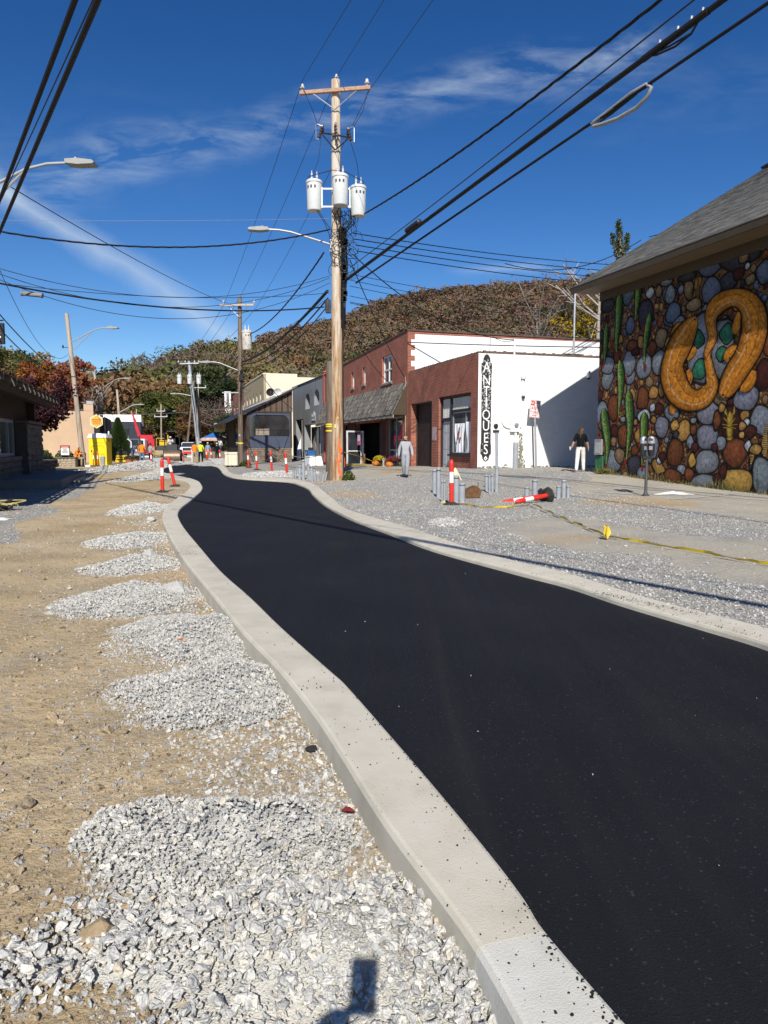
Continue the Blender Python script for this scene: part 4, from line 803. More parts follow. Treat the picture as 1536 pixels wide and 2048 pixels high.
# shutter of narrow slats
sm = MB(); sm.box(-1.54, 1.54, -.02, .02, -.048, .048, 0, .012); C_SHUT = M('brown_shutter', (.028, .021, .018), .6, .25, 3., .15)
s0 = sm.build('slat', C_SHUT, ant, (0, 0, 0)); s0.location = (-6.96, .42, .34)
for i in range(1, 34): share(s0, ant, (-6.96, .42, .34+i*.1))
mb = MB(); mb.box(-8.5, -8.44, .32, .5, .0, 3.68); mb.box(-5.48, -5.42, .32, .5, .0, 3.68); mb.box(-8.5, -5.42, .32, .5, 3.6, 3.68); mb.box(-8.5, -5.42, .46, .5, .0, 3.6); mb.build('shutter_frame', C_BLACKM, ant)
# shop door and window with hung cloths
mb = MB(); mb.box(-4.52, -4.42, .12, .30, .1, 3.78); mb.box(-3.36, -3.24, .12, .30, .1, 3.78); mb.box(-4.42, -3.36, .12, .30, 2.62, 2.74); mb.box(-4.42, -.78, .12, .30, 3.68, 3.78); mb.box(-3.24, -.78, .12, .30, 3.0, 3.1); mb.box(-.86, -.78, .12, .30, 1.02, 3.68); mb.box(-3.24, -.78, .12, .30, 1.0, 1.06); mb.build('shopfront_frame', C_BLACKM, ant)
C_DOOR = M('grey_door', (.42, .44, .47), .5, .06, 3., .05)
mb = MB(); mb.box(-4.40, -3.38, .2, .25, .36, 2.6, 0, .004); dr = mb.build('door', C_DOOR, ant)
for z0, z1 in ((.5, 1.15), (1.25, 1.95), (2.05, 2.45)):
    for x0 in (-4.30, -3.85):
        mb = MB(); mb.box(x0, x0+.36, .19, .20, z0, z1, 0, .008); mb.build('door_panel', C_DOOR, dr)
mb = MB(); mb.lathe([(.0, -.05), (.028, -.05), (.03, -.02), (.0, -.01)], 10, (-3.46, .2, 1.35), 0, 'Y'); mb.build('handle', C_BLACKM, dr)
C_PLEAT = M('pale_awning_cloth', (.55, .54, .50), .9, .1, 3.)
mb = MB()
for x0, x1, z0, z1 in ((-4.40, -3.38, 2.76, 3.66), (-3.22, -.88, 3.12, 3.66)):
    n = int((x1-x0)/.09); v = []
    for i in range(n+1): x = x0+(x1-x0)*i/n; y = .2+.03*(i % 2); v += [(x, y, z0), (x, y, z1)]
    mb.add(v, [(2*i, 2*i+2, 2*i+3, 2*i+1) for i in range(n)])
mb.build('transom_blind', C_PLEAT, ant)
mb = MB(); mb.box(-3.22, -.88, .23, .24, 1.07, 2.99); mb.build('window', M_glass('shop_glass', (.10, .11, .12)), ant)
mb = MB(); frame_rect(mb, -3.22, -.88, 1.07, 2.99, .19, .226, .05, bars=(-1.72,)); mb.build('window_frame', C_GALV, ant)
def cloth(x0, x1, z0, z1, y, seed):
    q = random.Random(seed); n, k = 22, 12; v = []
    for j in range(k+1):
        f = j/k; pinch = .18*math.sin(PI*f)
        for i in range(n+1):
            u = i/n; x = x0+(x1-x0)*(u*(1-pinch)+pinch*.4); v.append((x, y-.035*math.sin(u*22+f*3+seed)-.02*math.sin(u*9+f*5), z1+(z0-z1)*f-.12*math.sin(PI*u)*f*(1-f)*2))
    return v, [(j*(n+1)+i, j*(n+1)+i+1, (j+1)*(n+1)+i+1, (j+1)*(n+1)+i) for j in range(k) for i in range(n)]
C_LINEN = M('white_linen', (.72, .74, .78), .9, .08, 2.)
for a in ((-2.9, -1.85, 1.1, 2.45, .19, 1), (-1.62, -1.0, 1.1, 2.5, .19, 2)):
    mb = MB(); mb.add(*cloth(*a)); cl = mb.build('hung_cloth', C_LINEN, ant, smooth=3.)
    if a[5] == 1:
        for c, (x, z, s) in {(.42, .10, .10): (-2.35, 2.0, .10), (.12, .18, .34): (-2.28, 2.2, .06), (.10, .25, .12): (-2.48, 1.8, .055), (.40, .12, .10): (-2.2, 1.72, .075)}.items():
            mb = MB(); mb.lathe([(0, 0), (s, 0), (s, .006), (0, .006)], 12, (0, 0, 0), 0, 'Y', T=Matrix.Translation((x, .115, z)) @ Matrix.Rotation(.7, 4, 'Y') @ Matrix.Scale(1.8, 4, (0, 0, 1))); mb.build('printed_motif', M('print_%d' % int(c[0]*100+c[1]*1000), c, .9), cl)
mb = MB(); mb.box(-5.30, -4.80, -.02, -.003, 1.68, 2.35); pq = mb.build('notice_board', M('faded_notice', (.42, .33, .33), .8, .25, 14.), ant)
# painted sign on the side wall
C_SIGN = M('sign_black', (.022, .022, .024), .7, .3, 6., .1)
def mirror(h): return [(a, b) for a, b in h]+[(-a, b) for a, b in h[::-1] if abs(a) > 1e-6]
half = [(0, 5.37), (.10, 5.32), (.17, 5.20), (.19, 5.02), (.27, 4.97), (.275, 4.6), (.25, 4.5), (.25, 1.5), (.275, 1.42), (.275, 1.05), (.20, .98), (.16, .82), (.09, .74), (0, .70)]
sg_ = Matrix.Translation((0, .37, 0))
mb = MB(); mb.prism(mirror(half), .0105, .016, 'YZ', T=sg_); sign = mb.build('painted_sign', C_SIGN, ant, label='tall black painted sign reading ANTIQUES down the wall')
mb = MB(); q = mirror(half); n = len(q); v = []
for k in (.985, .925):
    for a, b in q: v.append((.0175, .37+a*k, 3.03+(b-3.03)*(1-(1-k)*.12)))
mb.add(v, [(i, (i+1) % n, n+(i+1) % n, n+i) for i in range(n)]); mb.build('border_line', C_WHITEP, sign)
for ch, z in zip('ANTIQUES', (4.78, 4.22, 3.74, 3.27, 2.74, 2.26, 1.74, 1.24)):
    text('letter', ch, .62, C_WHITEP, sign, (.018, .37, z), (PI/2, 0, PI/2), .003, sx=.80 if ch not in 'I' else 1.3)
for t_ in (0,):
    mb = MB(); mb.prism([(0, .98), (.09, .87), (0, .76), (-.09, .87)], .0175, .0205, 'YZ', T=sg_); mb.prism([(0, .91), (.03, .87), (0, .83), (-.03, .87)], .021, .0225, 'YZ', 1, T=sg_); mb.build('diamond', [C_WHITEP, C_SIGN], sign)
mb = MB(); rs = random.Random(3)
for _ in range(150):
    z = rs.uniform(3.0, 5.15) if rs.random() < .82 else rs.uniform(1.0, 3.0); y = .37+rs.uniform(-.22, .22); a = rs.uniform(0, 6.3); rad = rs.uniform(.02, .055); w = rs.uniform(.005, .011); v = []
    for i in range(7):
        t = a+i*.55; k = 1-.09*i; v += [(.0178, y+(rad*k-w)*math.cos(t), z+(rad*k-w)*math.sin(t)), (.0178, y+(rad*k+w*.6)*math.cos(t), z+(rad*k+w*.6)*math.sin(t))]
    mb.add(v, [(2*i, 2*i+1, 2*i+3, 2*i+2) for i in range(6)])
mb.build('scrollwork', C_WHITEP, sign, kind='stuff')
# pipes, meter, cameras, stains on the white wall
def tubepart(name, pts, r, mat, parent, n=10, **k): mb = MB(); mb.tube(pts, r, n); return mb.build(name, mat, parent, smooth=.7, **k)
tubepart('conduit', [(.04, .79, 5.15), (.04, .80, 2.55)], .018, C_WHITEP, ant)
mb = MB(); mb.lathe([(0, 0), (.10, 0), (.10, .07), (.06, .10), (0, .1)], 14, (.012, .83, 2.28), 0, 'X'); mb.box(.012, .09, .70, .98, 2.02, 2.10); mb.build('black_vent', C_BLACKM, ant)
tubepart('conduit', [(.06, 1.11, 4.65), (.06, 1.12, 2.65), (.06, 1.14, 2.45), (.06, 1.22, 2.30), (.06, 1.36, 2.22), (.06, 1.54, 2.20)], .042, C_WHITEP, ant)
tubepart('service_mast', [(.07, 1.66, 2.5), (.07, 1.66, 5.4), (.07, 1.66, 6.05)], .045, C_WHITEP, ant)
mb = MB(); mb.box(.012, .20, 1.5, 1.92, 2.02, 2.54, 0, .015); mt = mb.build('meter_box', C_WHITEP, ant); mb = MB(); mb.lathe([(0, 0), (.10, 0), (.10, .05), (.07, .09), (0, .09)], 14, (.20, 1.74, 2.32), 0, 'X'); mb.build('meter_dial', C_GALV, mt)
tubepart('drop_pipe', [(.10, 1.77, 2.05), (.10, 1.77, 1.55)], .055, C_WHITEP, ant); tubepart('drop_pipe', [(.12, 1.78, 1.56), (.12, 1.77, .2)], .115, C_GREYPVC, ant, 12)
mb = MB(); mb.lathe([(0, .0), (.1, .02), (.12, .14), (.07, .2), (0, .2)], 12, (.10, 2.10, 4.32)); mb.tube([(.03, 2.10, 4.3), (.10, 2.12, 4.1), (.12, 2.14, 3.75), (.12, 2.12, 3.6)], [.05, .07, .09, .085], 10); v_ = mb.build('wall_light', C_WHITEP, ant, smooth=.7); mb = MB(); mb.lathe([(0, .0), (.06, .01), (.075, .06), (0, .07)], 12, (.12, 2.12, 3.49)); mb.build('lamp_lens', C_BLACKM, v_)
mb = MB(); mb.lathe([(0, .0), (.085, .0), (.085, .28), (.05, .34), (0, .34)], 12, (.10, 5.41, 4.48)); v_ = mb.build('camera_housing', C_WHITEP, ant, smooth=.7); mb = MB(); mb.lathe([(0, -.07), (.05, -.05), (.07, 0), (0, 0)], 12, (.10, 5.41, 4.478)); mb.build('camera_lens', C_BLACKM, v_)
mb = MB(); st_ = random.Random(9)
for _ in range(240):
    z = .35+abs(st_.gauss(0, .8)); y = 2.08+st_.gauss(0, .05+.10*max(0, 1-z)); s = st_.uniform(.01, .045)
    if z < 2.2: mb.add([(.0125+st_.uniform(0, .001), y+s*math.cos(t), z+s*1.6*math.sin(t)) for t in (0, 1.2, 2.5, 3.7, 5)], [(0, 1, 2, 3, 4)])
for _ in range(420):
    y = st_.uniform(0, 13); z = .40+abs(st_.gauss(0, .05)); s = st_.uniform(.02, .07)
    mb.add([(.0125+st_.uniform(0, .001), y+s*1.6*math.cos(t), z+s*.7*math.sin(t)) for t in (0, 1.2, 2.5, 3.7, 5)], [(0, 1, 2, 3, 4)])
mb.build('algae_stain', M('algae', (.20, .19, .15), .95, .4, 9.), ant, kind='stuff')
# ---------------------------------------------------------------- red two-storey building
red = thing('red_brick_building', 'two storey red brick building with a shake pent roof over its shopfront', 'building', rloc(0, 0), TH)
X0, X1 = -29.1, -9.06
ops = [(-13.68, -11.77, 5.15, 6.78), (-20.8, -20.1, 5.42, 6.5), (-17.95, -17.3, 5.45, 6.58), (-28.6, -24.4, .3, 2.9), (-23.6, -21.9, .0, 2.9), (-19.7, -14.1, .0, 2.9), (-13.0, -9.9, .55, 3.1)]
mb = MB(); wallgrid(mb, X0, X1, -.6, 7.08, 0, .32, ops); mb.prism([(X0, 7.08), (X1, 7.08), (X1, 7.68), (X0, 7.10)], 0, .32); mb.build('front_wall', C_BRICK, red)
mb = MB(); mb.box(X1-.3, X1-.004, .32, 15, 4.6, 7.66); mb.box(X0, X0+.3, .32, 15, -.5, 7.0); mb.box(X0+.3, X1-.3, 14.7, 15, -.5, 7.0); mb.build('side_wall', C_BRICK, red)
mb = MB(); mb.box(X0+.31, X1-.31, .33, 14.69, 6.4, 6.5); mb.build('roof', MATS['tar_roof'], red)
pv = [(.14, 4.9)]; z = 4.9; t = 0
while z < 7.5:
    y = .20 if t % 2 else .42; pv += [(y, z), (y, min(z+.29, 7.58))]; z += .29; t += 1
mb = MB(); mb.prism(pv+[(14.9, 7.58), (14.9, 4.9)], X1+.002, X1+.012, 'YZ'); mb.build('whitewashed_face', C_WHITE, red)
mb = MB(); mb.box(X1-.32, X1+.05, -.05, 15.1, 7.67, 7.76, 0, .01); mb.build('coping', C_TILE, red)
cm = MB(); cm.lathe([(0, -.1), (.12, -.09), (.13, 0), (.12, .09), (0, .1)], 8, (0, 0, 0), 0, 'Y', caps=False); c0 = cm.build('coping_tile', C_TILE, red, smooth=.7); c0.location = (X1-.13, .4, 7.72)
for i in range(1, 20): share(c0, red, (X1-.13, .4+i*.76, 7.72))
mb = MB(); mb.prism([(X0, 7.10), (X1, 7.69), (X1, 7.77), (X0, 7.18)], -.05, .36); mb.build('parapet_cap', C_TILE, red)
def window(parent, x0, x1, z0, z1, y, fm, gm, bars=(), hb=(), w=.06, sill=None):
    mb = MB(); frame_rect(mb, x0, x1, z0, z1, y, y+.07, w, bars, hb); f = mb.build('window_frame', fm, parent)
    mb = MB(); mb.box(x0+w, x1-w, y+.05, y+.058, z0+w, z1-w); mb.build('pane', gm, f)
    if sill: mb = MB(); mb.box(x0-.08, x1+.08, y-.2, y+.1, z0-.12, z0-.003, 0, .01); mb.build('sill', sill, f)
    return f
C_STSILL = M('stone_sill', (.22, .2, .18), .9)
window(red, -13.68, -11.77, 5.15, 6.78, .12, C_ALU, M_glass('sash_glass', (.05, .055, .06)), (-12.72,), (5.95,), .10, C_STSILL)
window(red, -20.8, -20.1, 5.42, 6.5, .12, C_ALU, C_ALU, w=.12, sill=C_STSILL); window(red, -17.95, -17.3, 5.45, 6.58, .12, C_ALU, C_ALU, w=.12, sill=C_STSILL)
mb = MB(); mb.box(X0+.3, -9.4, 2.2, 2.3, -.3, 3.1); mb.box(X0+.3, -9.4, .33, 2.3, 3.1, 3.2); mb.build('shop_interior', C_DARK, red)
C_BRD = M_brick('dark_brick', (.075, .022, .018), (.055, .018, .014), (.07, .05, .042))
for a, b in ((-24.4, -23.6), (-21.9, -19.7), (-14.1, -13.0)): mb = MB(); mb.box(a, b, -.03, -.003, -.3, 2.95); mb.build('brick_pier', C_BRD, red)
window(red, -28.6, -24.4, .3, 2.9, .15, C_BLACKM, C_GLASS, (-26.5,)); window(red, -13.0, -9.9, .55, 3.1, .2, C_GALV, C_GLASS, (-11.6,), (1.15,), .10)
window(red, -17.0, -14.15, .0, 2.9, .9, C_BLACKM, C_GLASS, (-15.6,), (2.3,), .09)
for (x, a) in ((-19.6, R(8)), (-18.15, R(-62))):
    o = link('glass_door', None, red, (x, -.05, .10), (0, 0, a)); mb = MB(); frame_rect(mb, 0, 1.35, 0, 2.3, -.03, .03, .10, (), (.95,)); mb.build('door_frame', C_ALU, o); mb = MB(); mb.box(.1, 1.25, -.006, .006, .1, 2.2); mb.build('door_pane', C_GLASS, o)
    mb = MB(); mb.tube([(1.22, -.06, .95), (1.22, -.06, 1.25)], .014, 6); mb.build('door_handle', C_GALV, o)
mb = MB(); mb.box(-17.55, -16.85, -.5, -.485, 1.45, 2.2); ps = mb.build('pink_poster', M('pink_print', (.62, .12, .30), .7, .1, 4.), red); mb = MB(); mb.box(-17.45, -16.95, -.508, -.502, 1.7, 2.1); mb.build('poster_print', M('poster_white', (.75, .66, .68), .7, .3, 14.), ps)
mb = MB(); mb.box(-22.3, -9.6, -1.25, -.035, -.4, .20, 0, .01); mb.build('step', M('step_concrete', (.36, .34, .30), .9), red); mb = MB(); mb.box(-22.3, -9.6, -1.30, -1.252, -.4, .205); mb.box(-22.3, -9.6, -1.30, -1.0, .206, .212); mb.build('yellow_edge', C_YEL, red)
mb = MB(); mb.box(-23.3, -22.4, -1.6, -.1, -.4, .18); mb.box(-23.2, -22.4, -1.1, -.1, .18, .42); mb.box(-23.2, -22.4, -.6, -.1, .42, .66); mb.build('brick_steps', C_BRD, red)
# pent roof of cedar shakes
AW0, AW1, AZ0, AZ1, AY = -29.0, -9.15, 3.12, 4.78, -.80
mb = MB(); mb.add([(AW0, -.02, AZ1), (AW1, -.02, AZ1), (AW1, AY, AZ0), (AW0, AY, AZ0), (AW0, -.02, AZ0), (AW1, -.02, AZ0)], [(0, 1, 2, 3), (1, 5, 2), (0, 3, 4), (4, 3, 2, 5)]); mb.build('pent_roof', C_BROWN, red)
mb = MB(); mb.box(AW0, AW1, AY-.02, AY+.03, AZ0-.16, AZ0-.003); mb.build('pent_fascia', M('weathered_board', (.30, .27, .22), .9, .2), red)
sl_ = math.hypot(AZ1-AZ0, AY); ang = math.atan2(AZ1-AZ0, -AY); rows = 6; ex = sl_/rows
prot = []
for k in range(5):
    mb = MB(); g_ = (.5, .75, 1., 1.35, .85)[k]; c = (.185*g_, .165*g_, .14*g_); w = (.2, .27, .32, .24, .29)[k]; l = ex*1.55
    mb.add([(0, 0, .0), (w, 0, 0), (w, 0, .055), (0, 0, .048), (0, l, .0), (w, l, 0), (w, l, .01), (0, l, .008)], [(0, 1, 2, 3), (3, 2, 6, 7), (0, 3, 7, 4), (1, 5, 6, 2), (4, 7, 6, 5)], 0, c)
    prot.append((mb, w))
spots = []
for rw in range(rows):
    x = AW1-.02
    while x > AW0:
        k = r_.randrange(5); x -= prot[k][1]+.008
        spots.append((x, rw, k, r_.uniform(-.03, .03), r_.uniform(-.02, .03), r_.uniform(-.04, .04)))
spots.sort(key=lambda s: -s[0]); made = {}; rest = MB()
for i, (x, rw, k, dy, tl_, tw) in enumerate(spots):
    f = (rw*ex+dy)/sl_; p = (x, AY-AY*f-.02, AZ0+(AZ1-AZ0)*f); e = (ang+tl_+.05, 0, tw*.5)
    if i < 290:
        if k not in made: o = prot[k][0].build('shake', C_SHAKE, red); o.location = p; o.rotation_euler = e; made[k] = o
        else: share(made[k], red, p, e)
    else:
        Tm = Matrix.Translation(p) @ Euler(e).to_matrix().to_4x4(); rest.add([tuple(Tm @ Vector(v)) for v in prot[k][0].v], prot[k][0].f, 0, prot[k][0].c[0])
rest.build('far_shakes', C_SHAKE, red, kind='stuff')
tubepart('cable_riser', [(-9.3, -.05, 5.2), (-9.2, -.06, 4.9), (-9.22, -.06, 1.2)], .03, M('tan_cable', (.30, .22, .16), .8), red)
# ---------------------------------------------------------------- grey building with arched windows
grey = thing('grey_building', 'grey stucco building with two arched upper windows', 'building', rloc(0, 0), TH)
C_GREY = M('grey_stucco', (.235, .245, .255), .9, .16, .7, .5, 25., .02)
ops = [(-36.9, -35.0, 4.7, 6.1), (-33.1, -31.15, 4.86, 6.2), (-41.6, -37.95, -.2, 3.9), (-37.4, -30.8, -.2, 3.3)]
mb = MB(); wallgrid(mb, -43.2, -29.55, -.6, 7.1, 0, .6, ops)
for x0, x1, z1 in ((-36.9, -35., 6.1), (-33.1, -31.15, 6.2)):      # corners that round the openings into arches
    c = (x0+x1)/2; h = (x1-x0)/2; rz = .62
    for s in (-1, 1):
        poly = [(c+s*h, z1), (c, z1)]+[(c+s*h*math.sin(t), z1-rz+rz*math.cos(t)) for t in np.linspace(.12, PI/2, 8)]
        mb.prism(poly, .002, .45)
mb.build('front_wall', C_GREY, grey)
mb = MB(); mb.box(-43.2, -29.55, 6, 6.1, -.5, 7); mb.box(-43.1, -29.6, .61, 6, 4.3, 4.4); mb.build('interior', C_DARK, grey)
mb = MB(); mb.box(-43.25, -29.5, -.06, .66, 7.1, 7.2); mb.build('parapet_cap', C_BLACKM, grey)
mb = MB(); mb.box(-29.52, -29.12, -.06, .5, -.4, 7.35, 0, .01); mb.build('coral_pilaster', M_brick('coral_brick', (.42, .10, .075), (.36, .08, .06), (.42, .16, .12)), grey)
mb = MB(); mb.box(-29.62, -29.05, -.1, .6, 7.35, 7.46); mb.build('pilaster_cap', M('coral_paint', (.40, .09, .07), .8), grey)
mb = MB(); mb.box(-34.1, -32.6, -.06, -.01, 3.55, 4.25); s_ = mb.build('name_board', M('grey_sign', (.30, .31, .33), .7), grey)
mb = MB(); mb.box(-33.9, -33.1, -.075, -.062, 3.92, 4.15); mb.box(-33.2, -32.75, -.075, -.062, 4.0, 4.35); mb.box(-33.9, -33.0, -.075, -.062, 3.6, 3.7); mb.build('sign_lettering', C_WHITEP, s_)
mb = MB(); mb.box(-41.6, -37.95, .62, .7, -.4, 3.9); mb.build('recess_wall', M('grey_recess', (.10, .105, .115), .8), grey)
window(grey, -37.3, -33.8, .2, 3.1, .62, C_GREY, C_GLASS, (-35.6,)); window(grey, -33.6, -30.9, -.1, 3.1, .62, C_ALU, C_GLASS, (-32.2,), (1.0,), .1)
mb = MB(); mb.box(-32.6, -31.5, .3, .33, 4.9, 5.3); mb.build('window_box', C_WHITEP, grey)
# ---------------------------------------------------------------- wooden bar with the big corner window
CW = (-7.9, 62.1)
bar = thing('wooden_bar', 'weathered wooden bar with a shed roof and broad blue framed window over stone', 'bar', (*CW, 0), TH)
C_OLD = M_wood('old_planks', (.125, .085, .062), (.20, .15, .115), 'Z'); C_OLD2 = M_wood('old_planks_dark', (.055, .04, .032), (.09, .07, .055), 'Z')
C_SLATE = M('blue_grey_panel', (.048, .062, .10), .6, .12, 1.5)
zr = lambda y: 6.45+(y-.3)*.5
mb = MB(); mb.box(-18, -.25, -3.9, -.2, -.5, 4.1); mb.build('core', C_DARK, bar)
pm = MB(); pk = {}
n = 24
for i in range(n):
    y0 = -3.95+i*(3.95/n); y1 = y0+3.95/n-.008; mb = MB(); mb.prism([(y0, 4.32), (y1, 4.32), (y1, zr(y1)-.15), (y0, zr(y0)-.15)], -.22, -.16-r_.uniform(0, .02), 'YZ'); mb.build('plank', C_OLD if i % 3 else C_OLD2, bar)
mb = MB(); mb.box(-.25, -.05, -3.95, -.08, 4.22, 4.34); mb.box(-.25, -.06, -3.95, -3.72, 1.2, 4.22); mb.box(-.25, -.06, -.24, -.08, 1.2, 4.22); mb.build('window_surround', C_OLD2, bar)
mb = MB(); wallgrid(mb, -3.72, -.24, 1.2, 4.22, -.24, -.10, [(-3.62, -.31, 2.2, 4.02)], along='Y')
for s, c in ((-1, -3.62), (1, -.31)):
    poly = [(c, 4.02)]+[(c-s*(.62-.62*math.sin(t)), 4.02-.62+.62*math.cos(t)) for t in np.linspace(0, PI/2, 8)]
    mb.prism(poly, -.22, -.12, 'YZ')
mb.build('window_panel', C_SLATE, bar)
mb = MB(); mb.box(-.20, -.19, -3.62, -.31, 2.2, 4.02); w_ = mb.build('window', M_glass('bar_glass', (.022, .022, .024)), bar)
mb = MB()
for y in (-3.0, -1.96, -.95): mb.box(-.185, -.15, y-.018, y+.018, 2.2, 4.02)
mb.box(-.185, -.15, -3.62, -.31, 2.72, 2.75); mb.build('muntin', C_BLACKM, w_)
for y, z, s in ((-3.2, 2.28, .7), (-2.55, 2.3, .5)):
    mb = MB(); mb.box(-.188, -.186, y, y+s, z, z+.55); mb.build('window_card', M('card_print', (.26, .22, .17), .8, .3, 6.), w_)
C_BSTONE = M('base_stone', (.22, .165, .12), .9, .4, 6., .4, col2=(.34, .29, .24))
def stone_wall(parent, T, w, h, sz, mat, seed, d=.05, name='stone', limit=300):
    """irregular coursed stones laid on a face (local u across, v up, depth outwards)"""
    q = random.Random(seed); v = 0; protos = []
    for k in range(5):
        bm = bmesh.new(); rr_ = random.Random(seed*7+k)
        for _ in range(16): a = Vector((rr_.uniform(-1, 1), rr_.uniform(-1, 1), rr_.uniform(0, 1))); bm.verts.new((max(-.5, min(.5, a.x*.62)), -max(0, a.z)*.9-.05 if abs(a.x) < .8 and abs(a.y) < .8 else -.1, max(-.5, min(.5, a.y*.62))))
        bmesh.ops.convex_hull(bm, input=bm.verts); bmesh.ops.delete(bm, geom=[x for x in bm.verts if not x.link_faces], context='VERTS'); me = bpy.data.meshes.new(name); bm.to_mesh(me); bm.free(); me.materials.append(mat); protos.append(me)
    cnt = 0
    while v < h-.02:
        ch = min(h-v, sz*q.uniform(.45, .85)); u = 0
        while u < w-.02:
            cw_ = min(w-u, sz*q.uniform(.7, 1.7))
            if w-u-cw_ < sz*.25: cw_ = w-u
            if cnt < limit:
                o = link(name, q.choice(protos), parent); o.matrix_local = T @ Matrix.Translation((u+cw_/2, 0, v+ch/2)) @ Matrix.Diagonal((cw_*1.02, d, ch*1.03, 1)); cnt += 1
            u += cw_
        v += ch
mb = MB(); mb.box(-18, -.12, -3.93, -.12, -.6, 1.195); wb_ = mb.build('stone_base', M('mortar', (.17, .14, .115), .95, .2), bar)
stone_wall(bar, Matrix.Translation((-.12, -3.93, -.35)) @ Matrix.Rotation(PI/2, 4, 'Z'), 3.8, 1.52, .17, C_BSTONE, 4, .06)
mb = MB(); mb.prism([(-2.35, -.4), (-1.45, -.4)]+[(-1.9+.45*math.cos(t), .25+.45*math.sin(t)) for t in np.linspace(0, PI, 12)], -.1, -.035, 'YZ'); mb.build('black_arch', C_BLACKM, bar)  # plain black arch shape set on the stone base
mb = MB(); T = Matrix.Translation((0, .35, zr(.35))) @ Matrix.Rotation(math.atan(.5), 4, 'X'); mb.box(-18.5, .22, -6.75, 0, -.14, -.0, 0, T=T); mb.build('roof', C_BLACKM, bar)
mb = MB(); mb.box(-18.5, .225, -3.0, .02, .003, .022, 0, T=T); mb.build('roof_edge', M('pale_flashing', (.40, .38, .35), .7), bar)
mb = MB(); mb.box(-18, -.3, -4.0, -3.94, 1.2, 4.1); mb.build('street_boards', C_OLD2, bar)
window(bar, -9, -3.5, 1.3, 3.6, -4.06, C_OLD2, C_GLASS, (-6.2,))
dsh = thing('satellite_dish', 'round satellite dish on the sloping roof edge of the wooden bar', 'satellite dish', rloc(-.35, -1.9, zr(-1.9)+.05, CW), TH)
for s, y in ((1, 0), (-1, .62)):
    mb = MB(); mb.lathe([(.02, .0), (.2, .03), (.34, .10), (.36, .12), (.2, .05), (.02, .03)], 18, (0, 0, 0), 0, 'X', caps=False, T=Matrix.Translation((.1, y, .62)) @ Matrix.Rotation(R(25), 4, 'Y')); mb.build('dish', C_BLACKM if s > 0 else C_ALU, dsh, smooth=.8)
    mb = MB(); mb.tube([(0, y, 0), (.06, y, .6)], .025, 6); mb.tube([(.1, y, .6), (.45, y, .5)], .012, 5); mb.build('bracket', C_GALV, dsh)
# ---------------------------------------------------------------- the long cream block
crm = thing('cream_block', 'tall cream and tan block with a row of narrow upper windows beyond the wooden bar', 'building', rloc(0, 0), TH)
C_CREAM = M('cream_stucco', (.66, .60, .46), .85, .06, 1., .2); C_TAN = M('tan_stucco', (.36, .295, .185), .9, .1, 1., .3)
wz = [(-66.0+.0-3.45*i, 1.25) for i in range(6)]
ops = [(x-.6, x+.65, 7.2, 8.25) for x, _ in wz]+[(x-.6, x+.65, 3.4, 5.2) for x, _ in wz]
mb = MB(); wallgrid(mb, -83.8, -62.85, -.5, 10.35, 0, .3, ops); mb.build('front_wall', C_TAN, crm)
mb = MB(); mb.box(-63.15, -62.85, .31, 4.3, -.5, 10.5); mb.box(-63.15, -62.85, 4.3, 14, -.5, 10.1); mb.build('side_wall', C_CREAM, crm)
mb = MB(); mb.box(-83.9, -62.8, -.08, .34, 10.35, 10.5); mb.build('cornice', C_CREAM, crm)
for x, _ in wz:
    window(crm, x-.6, x+.65, 7.2, 8.25, .1, C_ALU, C_CREAM, w=.18); window(crm, x-.6, x+.65, 3.4, 5.2, .1, C_ALU, C_GLASS, w=.12)
mb = MB(); wallgrid(mb, -100, -83.9, -.5, 10.1, 0, .3, [(-98+4*i, -96.6+4*i, 6.2, 8.) for i in range(4)]); mb.build('brick_front', C_BRICK, crm)
for i in range(4): window(crm, -98+4*i, -96.6+4*i, 6.2, 8., .1, C_ALU, C_GLASS, w=.1)
mb = MB(); wallgrid(mb, -121.5, -100.1, -.5, 9.2, 0, .3, [(-120+3.3*i, -118.6+3.3*i, 5.8, 7.) for i in range(6)]); mb.build('far_front', C_TAN, crm)
for i in range(6): window(crm, -120+3.3*i, -118.6+3.3*i, 5.8, 7., .1, C_ALU, C_CREAM, w=.12)
mb = MB(); mb.box(-121.5, -63.2, .5, 14, -.5, 8.6); mb.build('block_core', C_DARK, crm)
bs = thing('blade_sign', 'white vertical blade sign with an oval foot on the brick part of the cream block', 'sign', rloc(-97.5, -1.1), TH)
mb = MB(); mb.box(-.06, .06, -.55, .55, 7.9, 10.6, 0, .03); b_ = mb.build('board', C_WHITEP, bs); mb = MB(); mb.lathe([(0, -.07), (.62, -.065), (.62, .065), (0, .07)], 18, (0, 0, 7.55), 0, 'X'); mb.build('oval_foot', C_WHITEP, bs); mb = MB(); mb.box(.065, .08, -.22, .22, 8.1, 10.3); mb.build('grey_lettering', M('sign_grey', (.2, .2, .2), .8, .5, 6.), b_); mb = MB(); mb.tube([(0, .5, 9.9), (0, 1.05, 9.9)], .04, 6); mb.build('bracket', C_BLACKM, bs)
